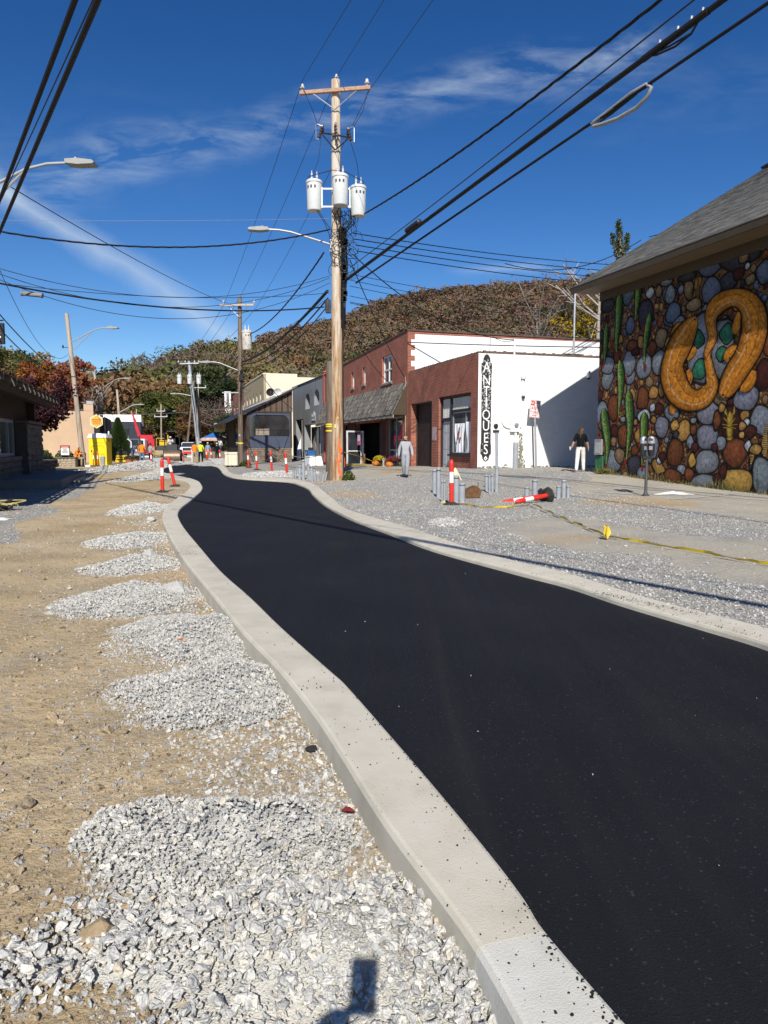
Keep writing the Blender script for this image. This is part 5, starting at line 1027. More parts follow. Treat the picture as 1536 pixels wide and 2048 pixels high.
# ---------------------------------------------------------------- left: stone pavilion with deep eaves
PO = (-10.03, 18.53)
pav = thing('stone_pavilion', 'shaded stone and timber pavilion with a slatted overhanging roof at the left edge', 'building', (*PO, 0), TL)
C_TIMB = M_wood('dark_timber', (.06, .042, .03), (.09, .065, .048), 'X'); C_TIMB2 = M_wood('grey_timber', (.13, .105, .08), (.19, .16, .13), 'Y')
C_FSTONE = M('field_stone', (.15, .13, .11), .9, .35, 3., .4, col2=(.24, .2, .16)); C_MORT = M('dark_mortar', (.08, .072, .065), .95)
mb = MB(); wallgrid(mb, -6, 14.2, -.3, 3.3, 1.3, 1.6, [(5.9, 10.4, 1.02, 2.42)]); mb.box(-6, 14.2, 8, 8.3, -.3, 5); mb.box(13.9, 14.2, 1.61, 8, -.3, 4); mb.box(-6, -5.7, 1.61, 8, -.3, 4); mb.build('wall', C_TIMB, pav)
f = window(pav, 5.9, 10.4, 1.02, 2.42, 1.36, M('blue_grey_frame', (.22, .26, .30), .5), M_glass('pavilion_glass', (.10, .11, .10), .02), (9.3,), w=.13)
mb = MB(); mb.box(5.7, 10.6, 1.12, 1.36, .86, 1.015, 0, .01); mb.build('sill', C_FSTONE, pav)
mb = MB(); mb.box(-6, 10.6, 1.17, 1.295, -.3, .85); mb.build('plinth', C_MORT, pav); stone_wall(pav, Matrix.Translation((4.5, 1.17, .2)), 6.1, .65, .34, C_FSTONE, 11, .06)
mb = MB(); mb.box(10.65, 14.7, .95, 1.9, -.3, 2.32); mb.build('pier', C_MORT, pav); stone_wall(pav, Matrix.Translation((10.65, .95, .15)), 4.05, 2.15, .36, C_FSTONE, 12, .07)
mb = MB(); mb.box(10.5, 14.85, .8, 2.0, 2.325, 2.42, 0, .02); mb.build('pier_cap', C_FSTONE, pav)
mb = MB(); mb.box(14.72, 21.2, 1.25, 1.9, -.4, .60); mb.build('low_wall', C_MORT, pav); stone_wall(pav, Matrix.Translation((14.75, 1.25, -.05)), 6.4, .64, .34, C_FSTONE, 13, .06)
mb = MB(); mb.box(14.7, 21.35, 1.12, 2.0, .605, .70, 0, .02); mb.build('wall_cap', C_FSTONE, pav)
mb = MB(); mb.box(13.2, 13.6, 1.0, 1.4, 2.43, 3.4); mb.build('post', C_TIMB, pav)
mb = MB(); mb.box(-5.3, 13.5, .3, .6, 3.05, 3.30); mb.build('eave_beam', C_TIMB, pav)
PT = Matrix.Translation((0, 0, 3.47)) @ Matrix.Rotation(R(12), 4, 'X')
rm = MB(); rm.box(-.06, .06, -.05, 7, -.24, -.06, 0); r0 = rm.build('rafter', C_TIMB2, pav); r0.location = (-4.9, 0, 3.47); r0.rotation_euler = (R(12), 0, 0)
for i in range(1, 19): share(r0, pav, (-4.9+i, 0, 3.47), (R(12), 0, 0))
rm = MB(); rm.box(-5.2, 13.3, 0, .10, -.055, -.02, 0); r1 = rm.build('roof_slat', C_TIMB2, pav); r1.location = (0, 0, 3.47); r1.rotation_euler = (R(12), 0, 0)
for i in range(1, 3): share(r1, pav, (0, .16*i*math.cos(R(12)), 3.47+.16*i*math.sin(R(12))), (R(12), 0, 0))
mb = MB(); mb.box(-5.25, 13.4, .5, 7.4, -.05, .02, 0, T=PT); mb.build('roof', M('bark_roof', (.16, .13, .10), .95, .3, 5., .5), pav)
mb = MB(); mb.box(5.6, 14.5, -.86, 1.16, -.4, .29, 0, .02); mb.build('raised_walk', M('old_concrete', (.20, .19, .175), .9, .2, 2., .4), pav)
mb = MB(); mb.box(8.4, 12.5, -1.35, -.87, -.4, .10, 0, .02); mb.build('walk_step', MATS['old_concrete'], pav)
mb = MB(); mb.box(14.52, 22, -.9, 1.1, -.4, .05); mb.build('apron_slab', MATS['old_concrete'], pav)
# ---------------------------------------------------------------- tan block, dark wing and navy warehouse
tan = thing('tan_building', 'low tan painted brick building behind the seated worker', 'building', (-24.35, 60, 0), TL)
C_TANB = M('tan_painted_brick', (.50, .36, .24), .85, .08, .8, 0, spec=.2); brick_ = brick_node; nt_ = C_TANB.node_tree; bump(nt_, nt_.nodes['Principled BSDF'], brick_node(nt_, N_(nt_, 'ShaderNodeTexCoord'), .3, .11, .012).outputs['Fac'], -.45, .01)
Tn = Matrix.Rotation(-TL, 4, 'Z')
tan.rotation_euler = (0, 0, R(17.9))
mb = MB(); mb.box(-12, 0, 0, 7, -.4, 4.3); mb.build('wall', C_TANB, tan); mb = MB(); mb.box(-.75, 0.0, -.02, .4, 4.3, 4.85); mb.build('parapet_block', C_TANB, tan)
mb = MB(); mb.box(-12.1, -.76, -.05, .3, 4.3, 4.42); mb.box(-.4, .3, .4, 7, 4.3, 4.8); mb.build('parapet', M('dark_coping', (.07, .06, .055), .9), tan)
mb = MB(); mb.box(-.5, .05, -.06, .38, 4.86, 5.1); mb.build('parapet_flashing', C_GALV, tan)
mb = MB(); mb.box(-9, .6, 7.02, 15, -.4, 4.0); mb.build('shaded_wing', M('shade_dark_wall', (.05, .045, .045), .9), tan)  # shade of the street side put into the wing's dark colour
nav = thing('navy_warehouse', 'dark navy warehouse with a white parapet beyond the conical evergreen', 'warehouse', (-29.6, 86, 0), R(17.9))
mb = MB(); mb.box(-9, .3, 0, 22, -.3, 4.2); mb.build('wall', M('navy_wall', (.035, .04, .055), .85), nav); mb = MB(); mb.box(-9.1, .4, -.1, 22, 4.2, 5.05, 0, .02); mb.build('white_parapet', C_WHITEP, nav)
fm = MB(); fm.box(-.03, .03, -.3, -.27, .2, 2.6); f0 = fm.build('fence_post', M('grey_stake', (.2, .18, .16), .9), nav); f0.location = (-8.5, -1.5, 0)
for i in range(1, 14): share(f0, nav, (-8.5+i*.62, -1.5+r_.uniform(-.3, .3), 0), (0, 0, 0), (1, 1, r_.uniform(.7, 1.1)))
for i in range(4):
    mb = MB(); mb.box(-7.6+i*1.9, -6.7+i*1.9, -.03, -.005, 2.5, 3.4); mb.build('window', C_GLASS, nav)
# ================================================================ hills, forest and trees
def curve_y(tab): xs, ys = zip(*tab); return lambda px: np.interp(px, xs, ys)
near_sil = curve_y([(-900, 690), (-400, 700), (0, 716), (60, 722), (100, 768), (200, 778), (270, 764), (300, 750), (340, 738), (360, 722), (400, 708), (440, 700), (480, 700), (520, 712), (600, 752), (700, 796), (900, 836), (1300, 858), (2400, 870)])
far_sil = curve_y([(-900, 800), (200, 800), (300, 780), (440, 722), (490, 704), (520, 690), (600, 664), (640, 656), (700, 640), (760, 615), (850, 598), (960, 582), (1050, 575), (1150, 573), (1300, 580), (1600, 600), (2400, 720)])
def hill(name, sil, Y0, Y1, tree_h, px0, px1, n, m, col, back=1.25):
    pxs = np.linspace(px0, px1, n); f = np.linspace(0, back, m); PX, Fq = np.meshgrid(pxs, f); Y = Y0+(Y1-Y0)*Fq; X = (PX-768)/F*Y
    Zr = CAMH+(HOR-sil(PX))/F*Y1-tree_h; S = np.clip(Fq, 0, 1); Z = np.maximum(Zr, 2)*(S**1.15)*(1-np.clip(Fq-1, 0, 1)*1.4)
    Z = Z+fbm(X, Y, .018, 2)*np.minimum(6, Zr*.08)*S-.3
    mb = MB(); mb.add(np.c_[X.ravel(), Y.ravel(), Z.ravel()].tolist(), [(a*n+b, a*n+b+1, (a+1)*n+b+1, (a+1)*n+b) for a in range(m-1) for b in range(n-1)])
    mb.build(name, M(name+'_floor', col, .95, .3, .05, 0), smooth=3., kind='structure')
    def h(px, fq):
        Yv = Y0+(Y1-Y0)*fq; Xv = (px-768)/F*Yv; zr_ = CAMH+(HOR-sil(px))/F*Y1-tree_h; s = np.clip(fq, 0, 1)
        return Xv, Yv, np.maximum(zr_, 2)*s**1.15*(1-np.clip(fq-1, 0, 1)*1.4)+fbm(Xv, Yv, .018, 2)*np.minimum(6, zr_*.08)*s-.3
    return h
near_h = hill('hill', near_sil, 150, 310, 14.5, -900, 2400, 130, 26, (.07, .055, .035))
far_h = hill('mountain', far_sil, 360, 940, 16, -900, 2400, 130, 30, (.075, .055, .042))
def crown_proto(seed, n, lobes, leaf, tall=1.0, bare=0):
    q = random.Random(seed); mb = MB(); cs = [(q.gauss(0, .26), q.gauss(0, .26), q.uniform(.35, .88)*tall, q.uniform(.20, .36)) for _ in range(lobes)]
    for _ in range(n):
        x, y, z, r0 = q.choice(cs); d = Vector((q.gauss(0, 1), q.gauss(0, 1), q.gauss(0, 1))).normalized()*r0*q.uniform(.55, 1.08); p = Vector((x, y, z))+Vector((d.x, d.y, d.z*.85))
        a = Vector((q.gauss(0, 1), q.gauss(0, 1), q.gauss(0, 1))).normalized(); b = a.orthogonal().normalized(); s = leaf*q.uniform(.6, 1.4); k = q.uniform(.6, 1.35) if n > 600 else q.uniform(.82, 1.18)
        w = .14 if bare else 1
        mb.add([p-a*s, p+b*s*.55*w, p+a*s*.8, p-b*s*.6*w], [(0, 1, 2, 3)], 0, (k, k, k))
    mb.tube([(0, 0, -.1), (q.gauss(0, .02), 0, .45*tall), (q.gauss(0, .05), q.gauss(0, .05), .8*tall)], [.026, .018, .006], 4, 1)
    return mb
def mat_forest(name, stops):
    m, nt, b = nodes(name); L = nt.links; oi = N_(nt, 'ShaderNodeObjectInfo'); a = N_(nt, 'ShaderNodeAttribute', attribute_name='col')
    mx = N_(nt, 'ShaderNodeMix', data_type='RGBA', blend_type='MULTIPLY'); mx.inputs['Factor'].default_value = 1
    L.new(ramp(nt, oi.outputs['Random'], stops), mx.inputs['A']); L.new(a.outputs['Color'], mx.inputs['B']); L.new(mx.outputs['Result'], b.inputs['Base Color'])
    b.inputs['Roughness'].default_value = .9; b.inputs['Specular IOR Level'].default_value = .1
    for n in nt.nodes:
        if n.type == 'VALTORGB': n.color_ramp.interpolation = 'LINEAR'
    return m
C_BARK = M('bark', (.085, .065, .05), .95, .3, 6., .6, 20., .03, stretch=(3, 3, .5)); C_GBARK = M('grey_bark', (.20, .18, .16), .95, .3, 6., .5, 20., .03, stretch=(3, 3, .5))
def tree_set(name, mat, n, leaf, bare=0, k=5, tall=1., lobes=9, bark=None):
    c = bpy.data.collections.new(name)
    for i in range(k):
        mb = crown_proto(hash(name) % 91+i*7 if False else len(name)*13+i*7, n, lobes, leaf, tall, bare); o = mb.build('tree', [mat, bark or C_BARK]); COL.objects.unlink(o); c.objects.link(o)
    return c
F_NEAR = mat_forest('near_forest_leaf', [(0, (0.065, 0.090, 0.026)), (.18, (0.109, 0.123, 0.036)), (.32, (0.152, 0.138, 0.049)), (.45, (0.167, 0.104, 0.046)), (.58, (0.145, 0.080, 0.043)), (.7, (0.090, 0.109, 0.038)), (.82, (0.181, 0.138, 0.055)), (.92, (0.145, 0.116, 0.065)), (1, (0.051, 0.075, 0.029))])
F_FAR = mat_forest('far_forest_leaf', [(0, (.125, .085, .060)), (.25, (.155, .105, .072)), (.45, (.17, .095, .056)), (.6, (.12, .098, .075)), (.75, (.10, .092, .052)), (.9, (.18, .112, .058)), (1, (.075, .078, .043))])
F_GREEN = mat_forest('far_green_leaf', [(0, (.055, .066, .028)), (.4, (.085, .088, .036)), (.7, (.14, .118, .045)), (1, (.125, .085, .045))])
F_BARE = mat_forest('bare_twigs', [(0, (.13, .105, .09)), (.5, (.17, .14, .12)), (1, (.10, .08, .065))])
S_NEAR = tree_set('near_crowns', F_NEAR, 1700, .036, lobes=13); S_FAR = tree_set('far_crowns', F_FAR, 420, .068, lobes=9); S_GREEN = tree_set('green_crowns', F_GREEN, 420, .068, lobes=9); S_BARE = tree_set('bare_crowns', F_BARE, 900, .09, 1)
def wood(name, h, n, px0, px1, f0, f1, sc, sets, label, keep=None, seed=1, wide=1.):
    q = np.random.default_rng(seed); px = q.uniform(px0, px1, n); fq = np.sqrt(q.uniform(f0*f0, f1*f1, n)); X, Y, Z = h(px, fq)
    k = np.ones(n, bool) if keep is None else keep(px, fq, X, Y)
    X, Y, Z, px, fq = X[k], Y[k], Z[k], px[k], fq[k]; s = sc*np.clip(q.normal(1, .22, len(X)), .55, 1.5); S3 = np.c_[s*wide*q.uniform(.85, 1.2, len(X)), s*wide*q.uniform(.85, 1.2, len(X)), s]
    rot = np.c_[q.normal(0, .05, len(X)), q.normal(0, .05, len(X)), q.uniform(0, 6.28, len(X))]
    which = sets(px, fq, X, Y, q)
    for i, (nm, st, lab) in enumerate(zip(name, (label[1::2]), label[0::2])):
        m = which == i
        if m.any(): scatter(nm, np.c_[X, Y, Z][m], S3[m], st, rot=rot[m], label=lab, cat='woodland', nvar=5)
clear = lambda px, fq, X, Y: ~((X > np.interp(Y, [0, 150, 210, 400], [-6, -38, -20, 60])-0) & (Y < 175) & (px < 1500) & (px > 455)) & ~((px < 205) & (Y < 150))
wood(('hillside_wood', 'hillside_bare_wood'), near_h, 3600, -250, 1500, .02, 1.02, 12.5, lambda px, f, X, Y, q: (q.uniform(0, 1, len(px)) < np.where((px > 400) & (px < 470), .35, .13)).astype(int),
     ['autumn wood of green, gold and rust trees on the nearer hillside', S_NEAR, 'bare brown trees standing among the autumn wood on the nearer hill', S_BARE], clear, 3, .92)
wood(('mountain_wood', 'mountain_green_wood'), far_h, 13500, 250, 1600, .03, 1.01, 15, lambda px, f, X, Y, q: ((q.uniform(0, 1, len(px)) > f*1.5+.05+.25*fbm(X, Y, .012, 4))).astype(int),
     ['rust brown forest covering the upper slope of the long mountain', S_FAR, 'green and yellow forest on the lower slope of the long mountain', S_GREEN], None, 5, 1.)
# ---- single trees
def leaf_tree(name, label, loc, h, rad, cols, n, leaf, seed, cat='tree', trunk=.5, base=.35, limbs=9, bark=None, lobes=22, gap=1., trunk_r=.022, shape=None):
    q = random.Random(seed); root = thing(name, label, cat, loc); mb = MB(); tips = []
    top = Vector((q.gauss(0, .06)*h, q.gauss(0, .06)*h, h*.86)); fork = Vector((q.gauss(0, .02)*h, q.gauss(0, .02)*h, h*base))
    mb.tube([(0, 0, -.3), (0, 0, .1), fork*.6, fork, fork*.5+top*.5, top], [h*trunk_r*1.5, h*trunk_r, h*trunk_r*.85, h*trunk_r*.75, h*trunk_r*.45, h*.004], 7)
    for i in range(limbs):
        t = q.uniform(0, .8); p = fork+(top-fork)*t; a = q.uniform(0, 6.28); L_ = rad*q.uniform(.6, 1.05)*(1-t*.35); e = p+Vector((math.cos(a)*L_, math.sin(a)*L_, h*q.uniform(.06, .24))); mid = (p+e)/2+Vector((0, 0, -h*.015))
        mb.tube([p, mid, e], [h*trunk_r*.42, h*trunk_r*.26, h*.003], 5); tips.append(e)
        for _ in range(4):
            t2 = q.uniform(.35, .95); s = p+(e-p)*t2; f_ = s+Vector((q.gauss(0, 1), q.gauss(0, 1), q.uniform(0, 1.1)))*rad*.28; mb.tube([s, f_], [h*trunk_r*.13, h*.0018], 4); tips.append(f_)
    mb.build('trunk', bark or C_BARK, root, smooth=.9)
    if n:
        mb = MB(); cs = tips+[top]+[fork+Vector((q.gauss(0, .45)*rad, q.gauss(0, .45)*rad, (h-fork.z)*q.uniform(.1, .95))) for _ in range(lobes)]
        if shape: cs = [c for c in cs if shape(c)]
        lob = [(c, rad*q.uniform(.20, .36)*gap, q.choice(cols)) for c in cs]
        for _ in range(n):
            c, r0, k = q.choice(lob); d = Vector((q.gauss(0, 1), q.gauss(0, 1), q.gauss(0, 1))); d = d.normalized()*r0*q.random()**.45; p = c+Vector((d.x, d.y, d.z*.8)); a = Vector((q.gauss(0, 1), q.gauss(0, 1), q.gauss(0, 1))).normalized(); b = a.orthogonal().normalized(); s = leaf*q.uniform(.6, 1.35)
            cc = mul(k if q.random() < .75 else q.choice(cols), q.uniform(.7, 1.3)); mb.add([p-a*s, p+b*s*.6, p+a*s, p-b*s*.6], [(0, 1, 2, 3)], 0, cc)
        mb.build('crown', M_attr('leaf', rough=.75, spec=.2, trans=.3), root)
    return root
RUST = [(.20, .065, .014), (.26, .10, .018), (.15, .045, .016), (.30, .13, .025)]; PURP = [(.055, .020, .026), (.085, .028, .030), (.04, .016, .022)]
OLIVE = [(.075, .085, .022), (.11, .10, .03), (.14, .10, .035), (.055, .07, .022)]; GOLD = [(.33, .23, .02), (.24, .19, .025), (.13, .14, .025), (.40, .26, .02)]; DARKG = [(.03, .045, .018), (.04, .06, .02), (.022, .035, .014)]
leaf_tree('maple_tree', 'rust orange maple rising behind the tan painted building', (-35.4, 74, 0), 10.4, 3.1, RUST, 9000, .17, 1)
leaf_tree('maple_tree', 'pinkish red maple with thin upper branches beside the first leaning pole', (-31.6, 70.5, 0), 10.0, 2.5, [(.26, .075, .035), (.22, .05, .03), (.32, .13, .06)], 3600, .15, 2, gap=.75)
leaf_tree('plum_tree', 'purple leaved plum tree overhanging the stone pavilion wall', (-18.8, 36, 0), 4.9, 2.2, PURP, 8500, .09, 3, base=.3)
leaf_tree('broadleaf_tree', 'olive brown tree behind the slatted roof at the left edge', (-47.5, 80, 0), 12.6, 5.2, OLIVE, 9000, .2, 4)
leaf_tree('broadleaf_tree', 'rusty brown tree left of the maple, half hidden by the slatted roof', (-40.5, 77, 0), 9.5, 4.2, RUST+OLIVE, 7500, .19, 14)
leaf_tree('oak_tree', 'big dark green oak beyond the leaning metal pole', (-36, 152, .5), 17, 6.5, DARKG+[(.06, .075, .025)], 9000, .34, 5)
leaf_tree('broadleaf_tree', 'golden green tree beyond the red crane boom', (-49, 160, .5), 13.5, 6., [(.16, .13, .03), (.09, .10, .025), (.2, .15, .03)], 8000, .32, 6)
leaf_tree('broadleaf_tree', 'mossy green tree directly over the road roller', (-43.5, 140, .3), 11, 5.5, [(.08, .09, .022), (.06, .075, .02), (.13, .12, .03)], 8000, .28, 7)
leaf_tree('broadleaf_tree', 'reddish brown tree near the stop sign', (-32.5, 125, .2), 8, 4.0, [(.13, .06, .03), (.10, .07, .03), (.16, .09, .03)], 6500, .22, 8)
leaf_tree('evergreen_tree', 'black green shrub like tree beside the blue umbrella', (-22.6, 98, 0), 5.6, 1.6, DARKG, 5000, .14, 9, base=.08)
leaf_tree('bare_tree', 'leafless grey tree with twiggy crown left of the cream block', (-27, 118, 0), 9.5, 4.2, [(.12, .09, .075)], 1500, .14, 10, bark=C_GBARK, limbs=14, gap=.7)
leaf_tree('gold_tree', 'yellow gold tree showing above the white wall beside the mural roof', (16.5, 58, .4), 11.6, 3.6, GOLD, 8500, .17, 11)
leaf_tree('gold_tree', 'sparse ochre tree against the edge of the mural roof', (18.6, 60, .4), 14.0, 3.2, GOLD+OLIVE, 4200, .16, 12, gap=.8)
leaf_tree('dark_fir', 'dark green fir top between the yellow trees and the bare tree', (14.8, 62, .4), 13.6, 2.4, DARKG, 5200, .15, 13, base=.2)
leaf_tree('bare_tree', 'tall bleached bare tree behind the eave of the mural building', (15.3, 52, .4), 15.6, 3.8, [(.2, .16, .12)], 160, .1, 15, bark=M('bleached_bark', (.34, .30, .26), .95, .2, 6.), limbs=15, base=.45, trunk_r=.014)
leaf_tree('bare_tree', 'small bare tree with reddish twigs above the white wall', (12.2, 55, .4), 13.8, 2.6, [(.22, .09, .07), (.15, .08, .06)], 900, .09, 16, bark=C_GBARK, limbs=14, base=.5, gap=.8, trunk_r=.012)
root = thing('ivy_clad_snag', 'ivy covered dead trunk poking above the mural roof', 'tree snag', (13.5, 41.3, .4)); q = random.Random(17); mb = MB(); lm = MB()
for pts, rr_ in (([(0, 0, -.3), (.1, 0, 6), (-.05, 0, 11.0), (-.2, 0, 12.6), (-.32, 0, 13.6)], [.3, .26, .22, .12, .03]), ([(-.05, 0, 11.3), (-.4, 0, 12.0), (-.62, .1, 12.9)], [.12, .07, .02]), ([(0, 0, 11.8), (.2, 0, 12.3), (.24, 0, 12.9)], [.1, .05, .01])):
    lm.tube(pts, rr_, 6)
    for _ in range(900 if len(pts) > 3 else 260):
        f = (len(pts)-1)*q.random()**.7; i = min(int(f), len(pts)-2); p0 = Vector(pts[i]).lerp(Vector(pts[i+1]), f-i); d = Vector((q.gauss(0, 1), q.gauss(0, 1), q.gauss(0, .8))); w = rr_[i]+(rr_[i+1]-rr_[i])*(f-i); p1 = p0+d.normalized()*(w+q.uniform(0, .16)); a = Vector((q.gauss(0, 1), q.gauss(0, 1), q.gauss(0, 1))).normalized(); b = a.orthogonal().normalized(); s = q.uniform(.05, .1)
        mb.add([p1-a*s, p1+b*s*.7, p1+a*s, p1-b*s*.7], [(0, 1, 2, 3)], 0, mul(q.choice([(.05, .075, .02), (.08, .10, .025), (.035, .055, .015), (.13, .13, .04)]), q.uniform(.7, 1.3)))
lm.build('trunk', C_GBARK, root); mb.build('ivy', M_attr('leaf'), root)
# conical evergreen, shrubs, garden bed
root = thing('conical_evergreen', 'neat dark green conical evergreen beside the yellow portable toilet', 'evergreen', (-22.7, 61, 0)); q = random.Random(2); mb = MB()
for _ in range(7000):
    z = q.uniform(.1, 3.75)**1; rr_ = (.25+.85*min(1, z/.8))*(1-z/3.85)**.72*1.02; a = q.uniform(0, 6.28); k = rr_*q.uniform(.75, 1.04); p = Vector((k*math.cos(a), k*math.sin(a), z)); d = Vector((math.cos(a), math.sin(a), 1.6)).normalized(); b = d.orthogonal().normalized(); s = q.uniform(.05, .1); c = mul(q.choice([(.032, .06, .014), (.05, .085, .018), (.025, .045, .012)]), q.uniform(.7, 1.3)); mb.add([p-d*s, p+b*s*.5, p+d*s, p-b*s*.5], [(0, 1, 2, 3)], 0, c)
mb.build('foliage', M_attr('leaf'), root); mb = MB(); mb.tube([(0, 0, -.1), (0, 0, 3.5)], [.09, .02], 6); mb.build('trunk', C_BARK, root)
def shrub(label, loc, rx, rz, cols, n, leaf, seed, name='shrub', cat='shrub'):
    q = random.Random(seed); root = thing(name, label, cat, loc); mb = MB()
    for _ in range(n):
        d = Vector((q.gauss(0, 1), q.gauss(0, 1), abs(q.gauss(0, 1)))).normalized()*q.random()**.33; p = Vector((d.x*rx, d.y*rx*.8, d.z*rz)); a = Vector((q.gauss(0, 1), q.gauss(0, 1), q.gauss(0, 1))).normalized(); b = a.orthogonal().normalized(); s = leaf*q.uniform(.6, 1.3); mb.add([p-a*s, p+b*s*.6, p+a*s, p-b*s*.6], [(0, 1, 2, 3)], 0, mul(q.choice(cols), q.uniform(.7, 1.3)))
    mb.build('foliage', M_attr('leaf'), root); mb = MB()
    for i in range(5): a = q.uniform(0, 6.28); mb.tube([(0, 0, -.05), (math.cos(a)*rx*.5, math.sin(a)*rx*.5, rz*.6)], [.02, .006], 4)
    mb.build('stems', C_BARK, root); return root
MID = [(.06, .10, .02), (.09, .13, .03), (.045, .075, .018)]
shrub('rounded green shrub below the tan wall, nearest the pavilion pier', (-22.3, 46.2, .0), 1.0, 1.25, MID, 2600, .07, 1); shrub('leafy green shrub just left of the red and white notice board', (-21.2, 47.3, .1), .75, 1.1, MID, 1800, .06, 2)
shrub('low spreading evergreen over the top of the stone wall', (-20.9, 43.2, .2), 1.1, .72, [(.035, .06, .03), (.05, .075, .035)], 2600, .05, 3)
shrub('thin leafy sapling between the leaning pole and the yellow toilet', (-20.9, 52.6, 0), .5, 2.3, [(.10, .085, .03), (.14, .10, .04)], 380, .07, 4)
shrub('weedy green clump at the foot of the brown utility pole', (-9.2, 47.2, -.05), .45, .5, MID, 600, .05, 5); shrub('grassy tuft at the foot of the big utility pole', (-1.38, 27.7, .03), .27, .42, MID+[(.2, .17, .07)], 500, .05, 6)
shrub('dry yellow weeds at the corner of the mural building', (8.1, 25.6, .38), .5, .26, [(.16, .16, .04), (.22, .19, .07), (.10, .12, .03)], 1100, .045, 7)
shrub('green weeds in front of the brown shutter jamb', (*rloc(-8.6, -.35)[:2], .28), .3, .4, [(.22, .2, .07), (.12, .14, .04)], 260, .045, 8)
q = random.Random(6); mb = MB()
for _ in range(1500):
    x = q.uniform(0, 11); 
    if q.random() > .35+.65*abs(math.sin(x*1.7)): continue
    b = rloc(x, -.03-abs(q.gauss(0, .09)), 0, MO); z = gz(b.x, b.y); a = q.uniform(0, 6.28); h = q.uniform(.06, .26)*(1.4 if math.sin(x*2.3) > .4 else .7); d = Vector((math.cos(a)*.4, math.sin(a)*.4, 1))*h; w = Vector((-math.sin(a), math.cos(a), 0))*.012; p = Vector((b.x, b.y, z-.01))
    mb.add([p-w, p+w, p+d], [(0, 1, 2)], 0, q.choice([(.18, .17, .06), (.25, .2, .1), (.10, .12, .03), (.14, .11, .06)]))
mb.build('wall_foot_weeds', M_attr('leaf'), None, kind='stuff', label='dry weeds along the foot of the mural wall', category='weeds')
# ================================================================ poles, lamps and overhead lines
def M_pole(name, a, b, c):
    m, nt, bs = nodes(name); L = nt.links; tc = N_(nt, 'ShaderNodeTexCoord'); mp = N_(nt, 'ShaderNodeMapping'); mp.inputs['Scale'].default_value = (1, 1, .09); L.new(tc.outputs['Object'], mp.inputs[0])
    n = N_(nt, 'ShaderNodeTexNoise', Scale=9., Detail=8., Roughness=.65); L.new(mp.outputs[0], n.inputs['Vector'])
    n2 = N_(nt, 'ShaderNodeTexNoise', Scale=.55, Detail=4.); L.new(tc.outputs['Object'], n2.inputs['Vector'])
    sp = N_(nt, 'ShaderNodeSeparateXYZ'); L.new(tc.outputs['Object'], sp.inputs[0])
    hi = N_(nt, 'ShaderNodeMapRange'); hi.inputs['From Min'].default_value = 2; hi.inputs['From Max'].default_value = 12; L.new(sp.outputs[2], hi.inputs['Value'])
    ad = N_(nt, 'ShaderNodeMath', operation='MULTIPLY_ADD'); L.new(hi.outputs[0], ad.inputs[0]); ad.inputs[1].default_value = .16; L.new(n.outputs[0], ad.inputs[2])
    ad2 = N_(nt, 'ShaderNodeMath', operation='MULTIPLY_ADD'); L.new(n2.outputs[0], ad2.inputs[0]); ad2.inputs[1].default_value = .22; L.new(ad.outputs[0], ad2.inputs[2])
    L.new(ramp(nt, ad2.outputs[0], [(.46, a), (.62, b), (.80, c)]), bs.inputs['Base Color']); bs.inputs['Roughness'].default_value = .9; bs.inputs['Specular IOR Level'].default_value = .15
    bump(nt, bs, n.outputs[0], .8, .02); return m
C_POLE = M_pole('pole_wood', (.19, .085, .028), (.40, .27, .155), (.56, .50, .42)); C_OLDPOLE = M_pole('old_pole_wood', (.085, .06, .042), (.15, .11, .08), (.22, .18, .14)); C_GPOLE = M_pole('grey_pole_wood', (.22, .17, .12), (.34, .28, .21), (.44, .38, .31))
C_WIRE = M('black_cable', (.012, .012, .013), .6, .2, 5., 0, spec=.3); C_WIREB = M('dark_blue_wire', (.02, .024, .035), .5, .2, 5., 0); C_SILV = M('bare_aluminium_wire', (.40, .42, .45), .4, .1, 5., 0, metal=.5)
C_TRAN = M('transformer_paint', (.62, .645, .64), .45, .06, 2.5, .05, col2=(.66, .68, .67)); C_RUSTY = M('rusty_white', (.60, .57, .50), .6, .25, 3., .1, col2=(.42, .27, .14)); C_PORC = M('porcelain', (.55, .55, .56), .3, .1, 6., 0); C_BPORC = M('brown_porcelain', (.05, .035, .03), .3, .2, 6., 0)
C_ARM = M_wood('crossarm_wood', (.42, .27, .19), (.52, .38, .28), 'X')
def insulator(parent, x, y, z, s=1., mat=None):
    mb = MB(); mb.lathe([(0, 0), (.022*s, 0), (.022*s, .07*s), (.075*s, .08*s), (.085*s, .11*s), (.05*s, .14*s), (.055*s, .19*s), (.03*s, .22*s), (0, .22*s)], 12, (x, y, z)); return mb.build('insulator', mat or C_PORC, parent, smooth=.6)
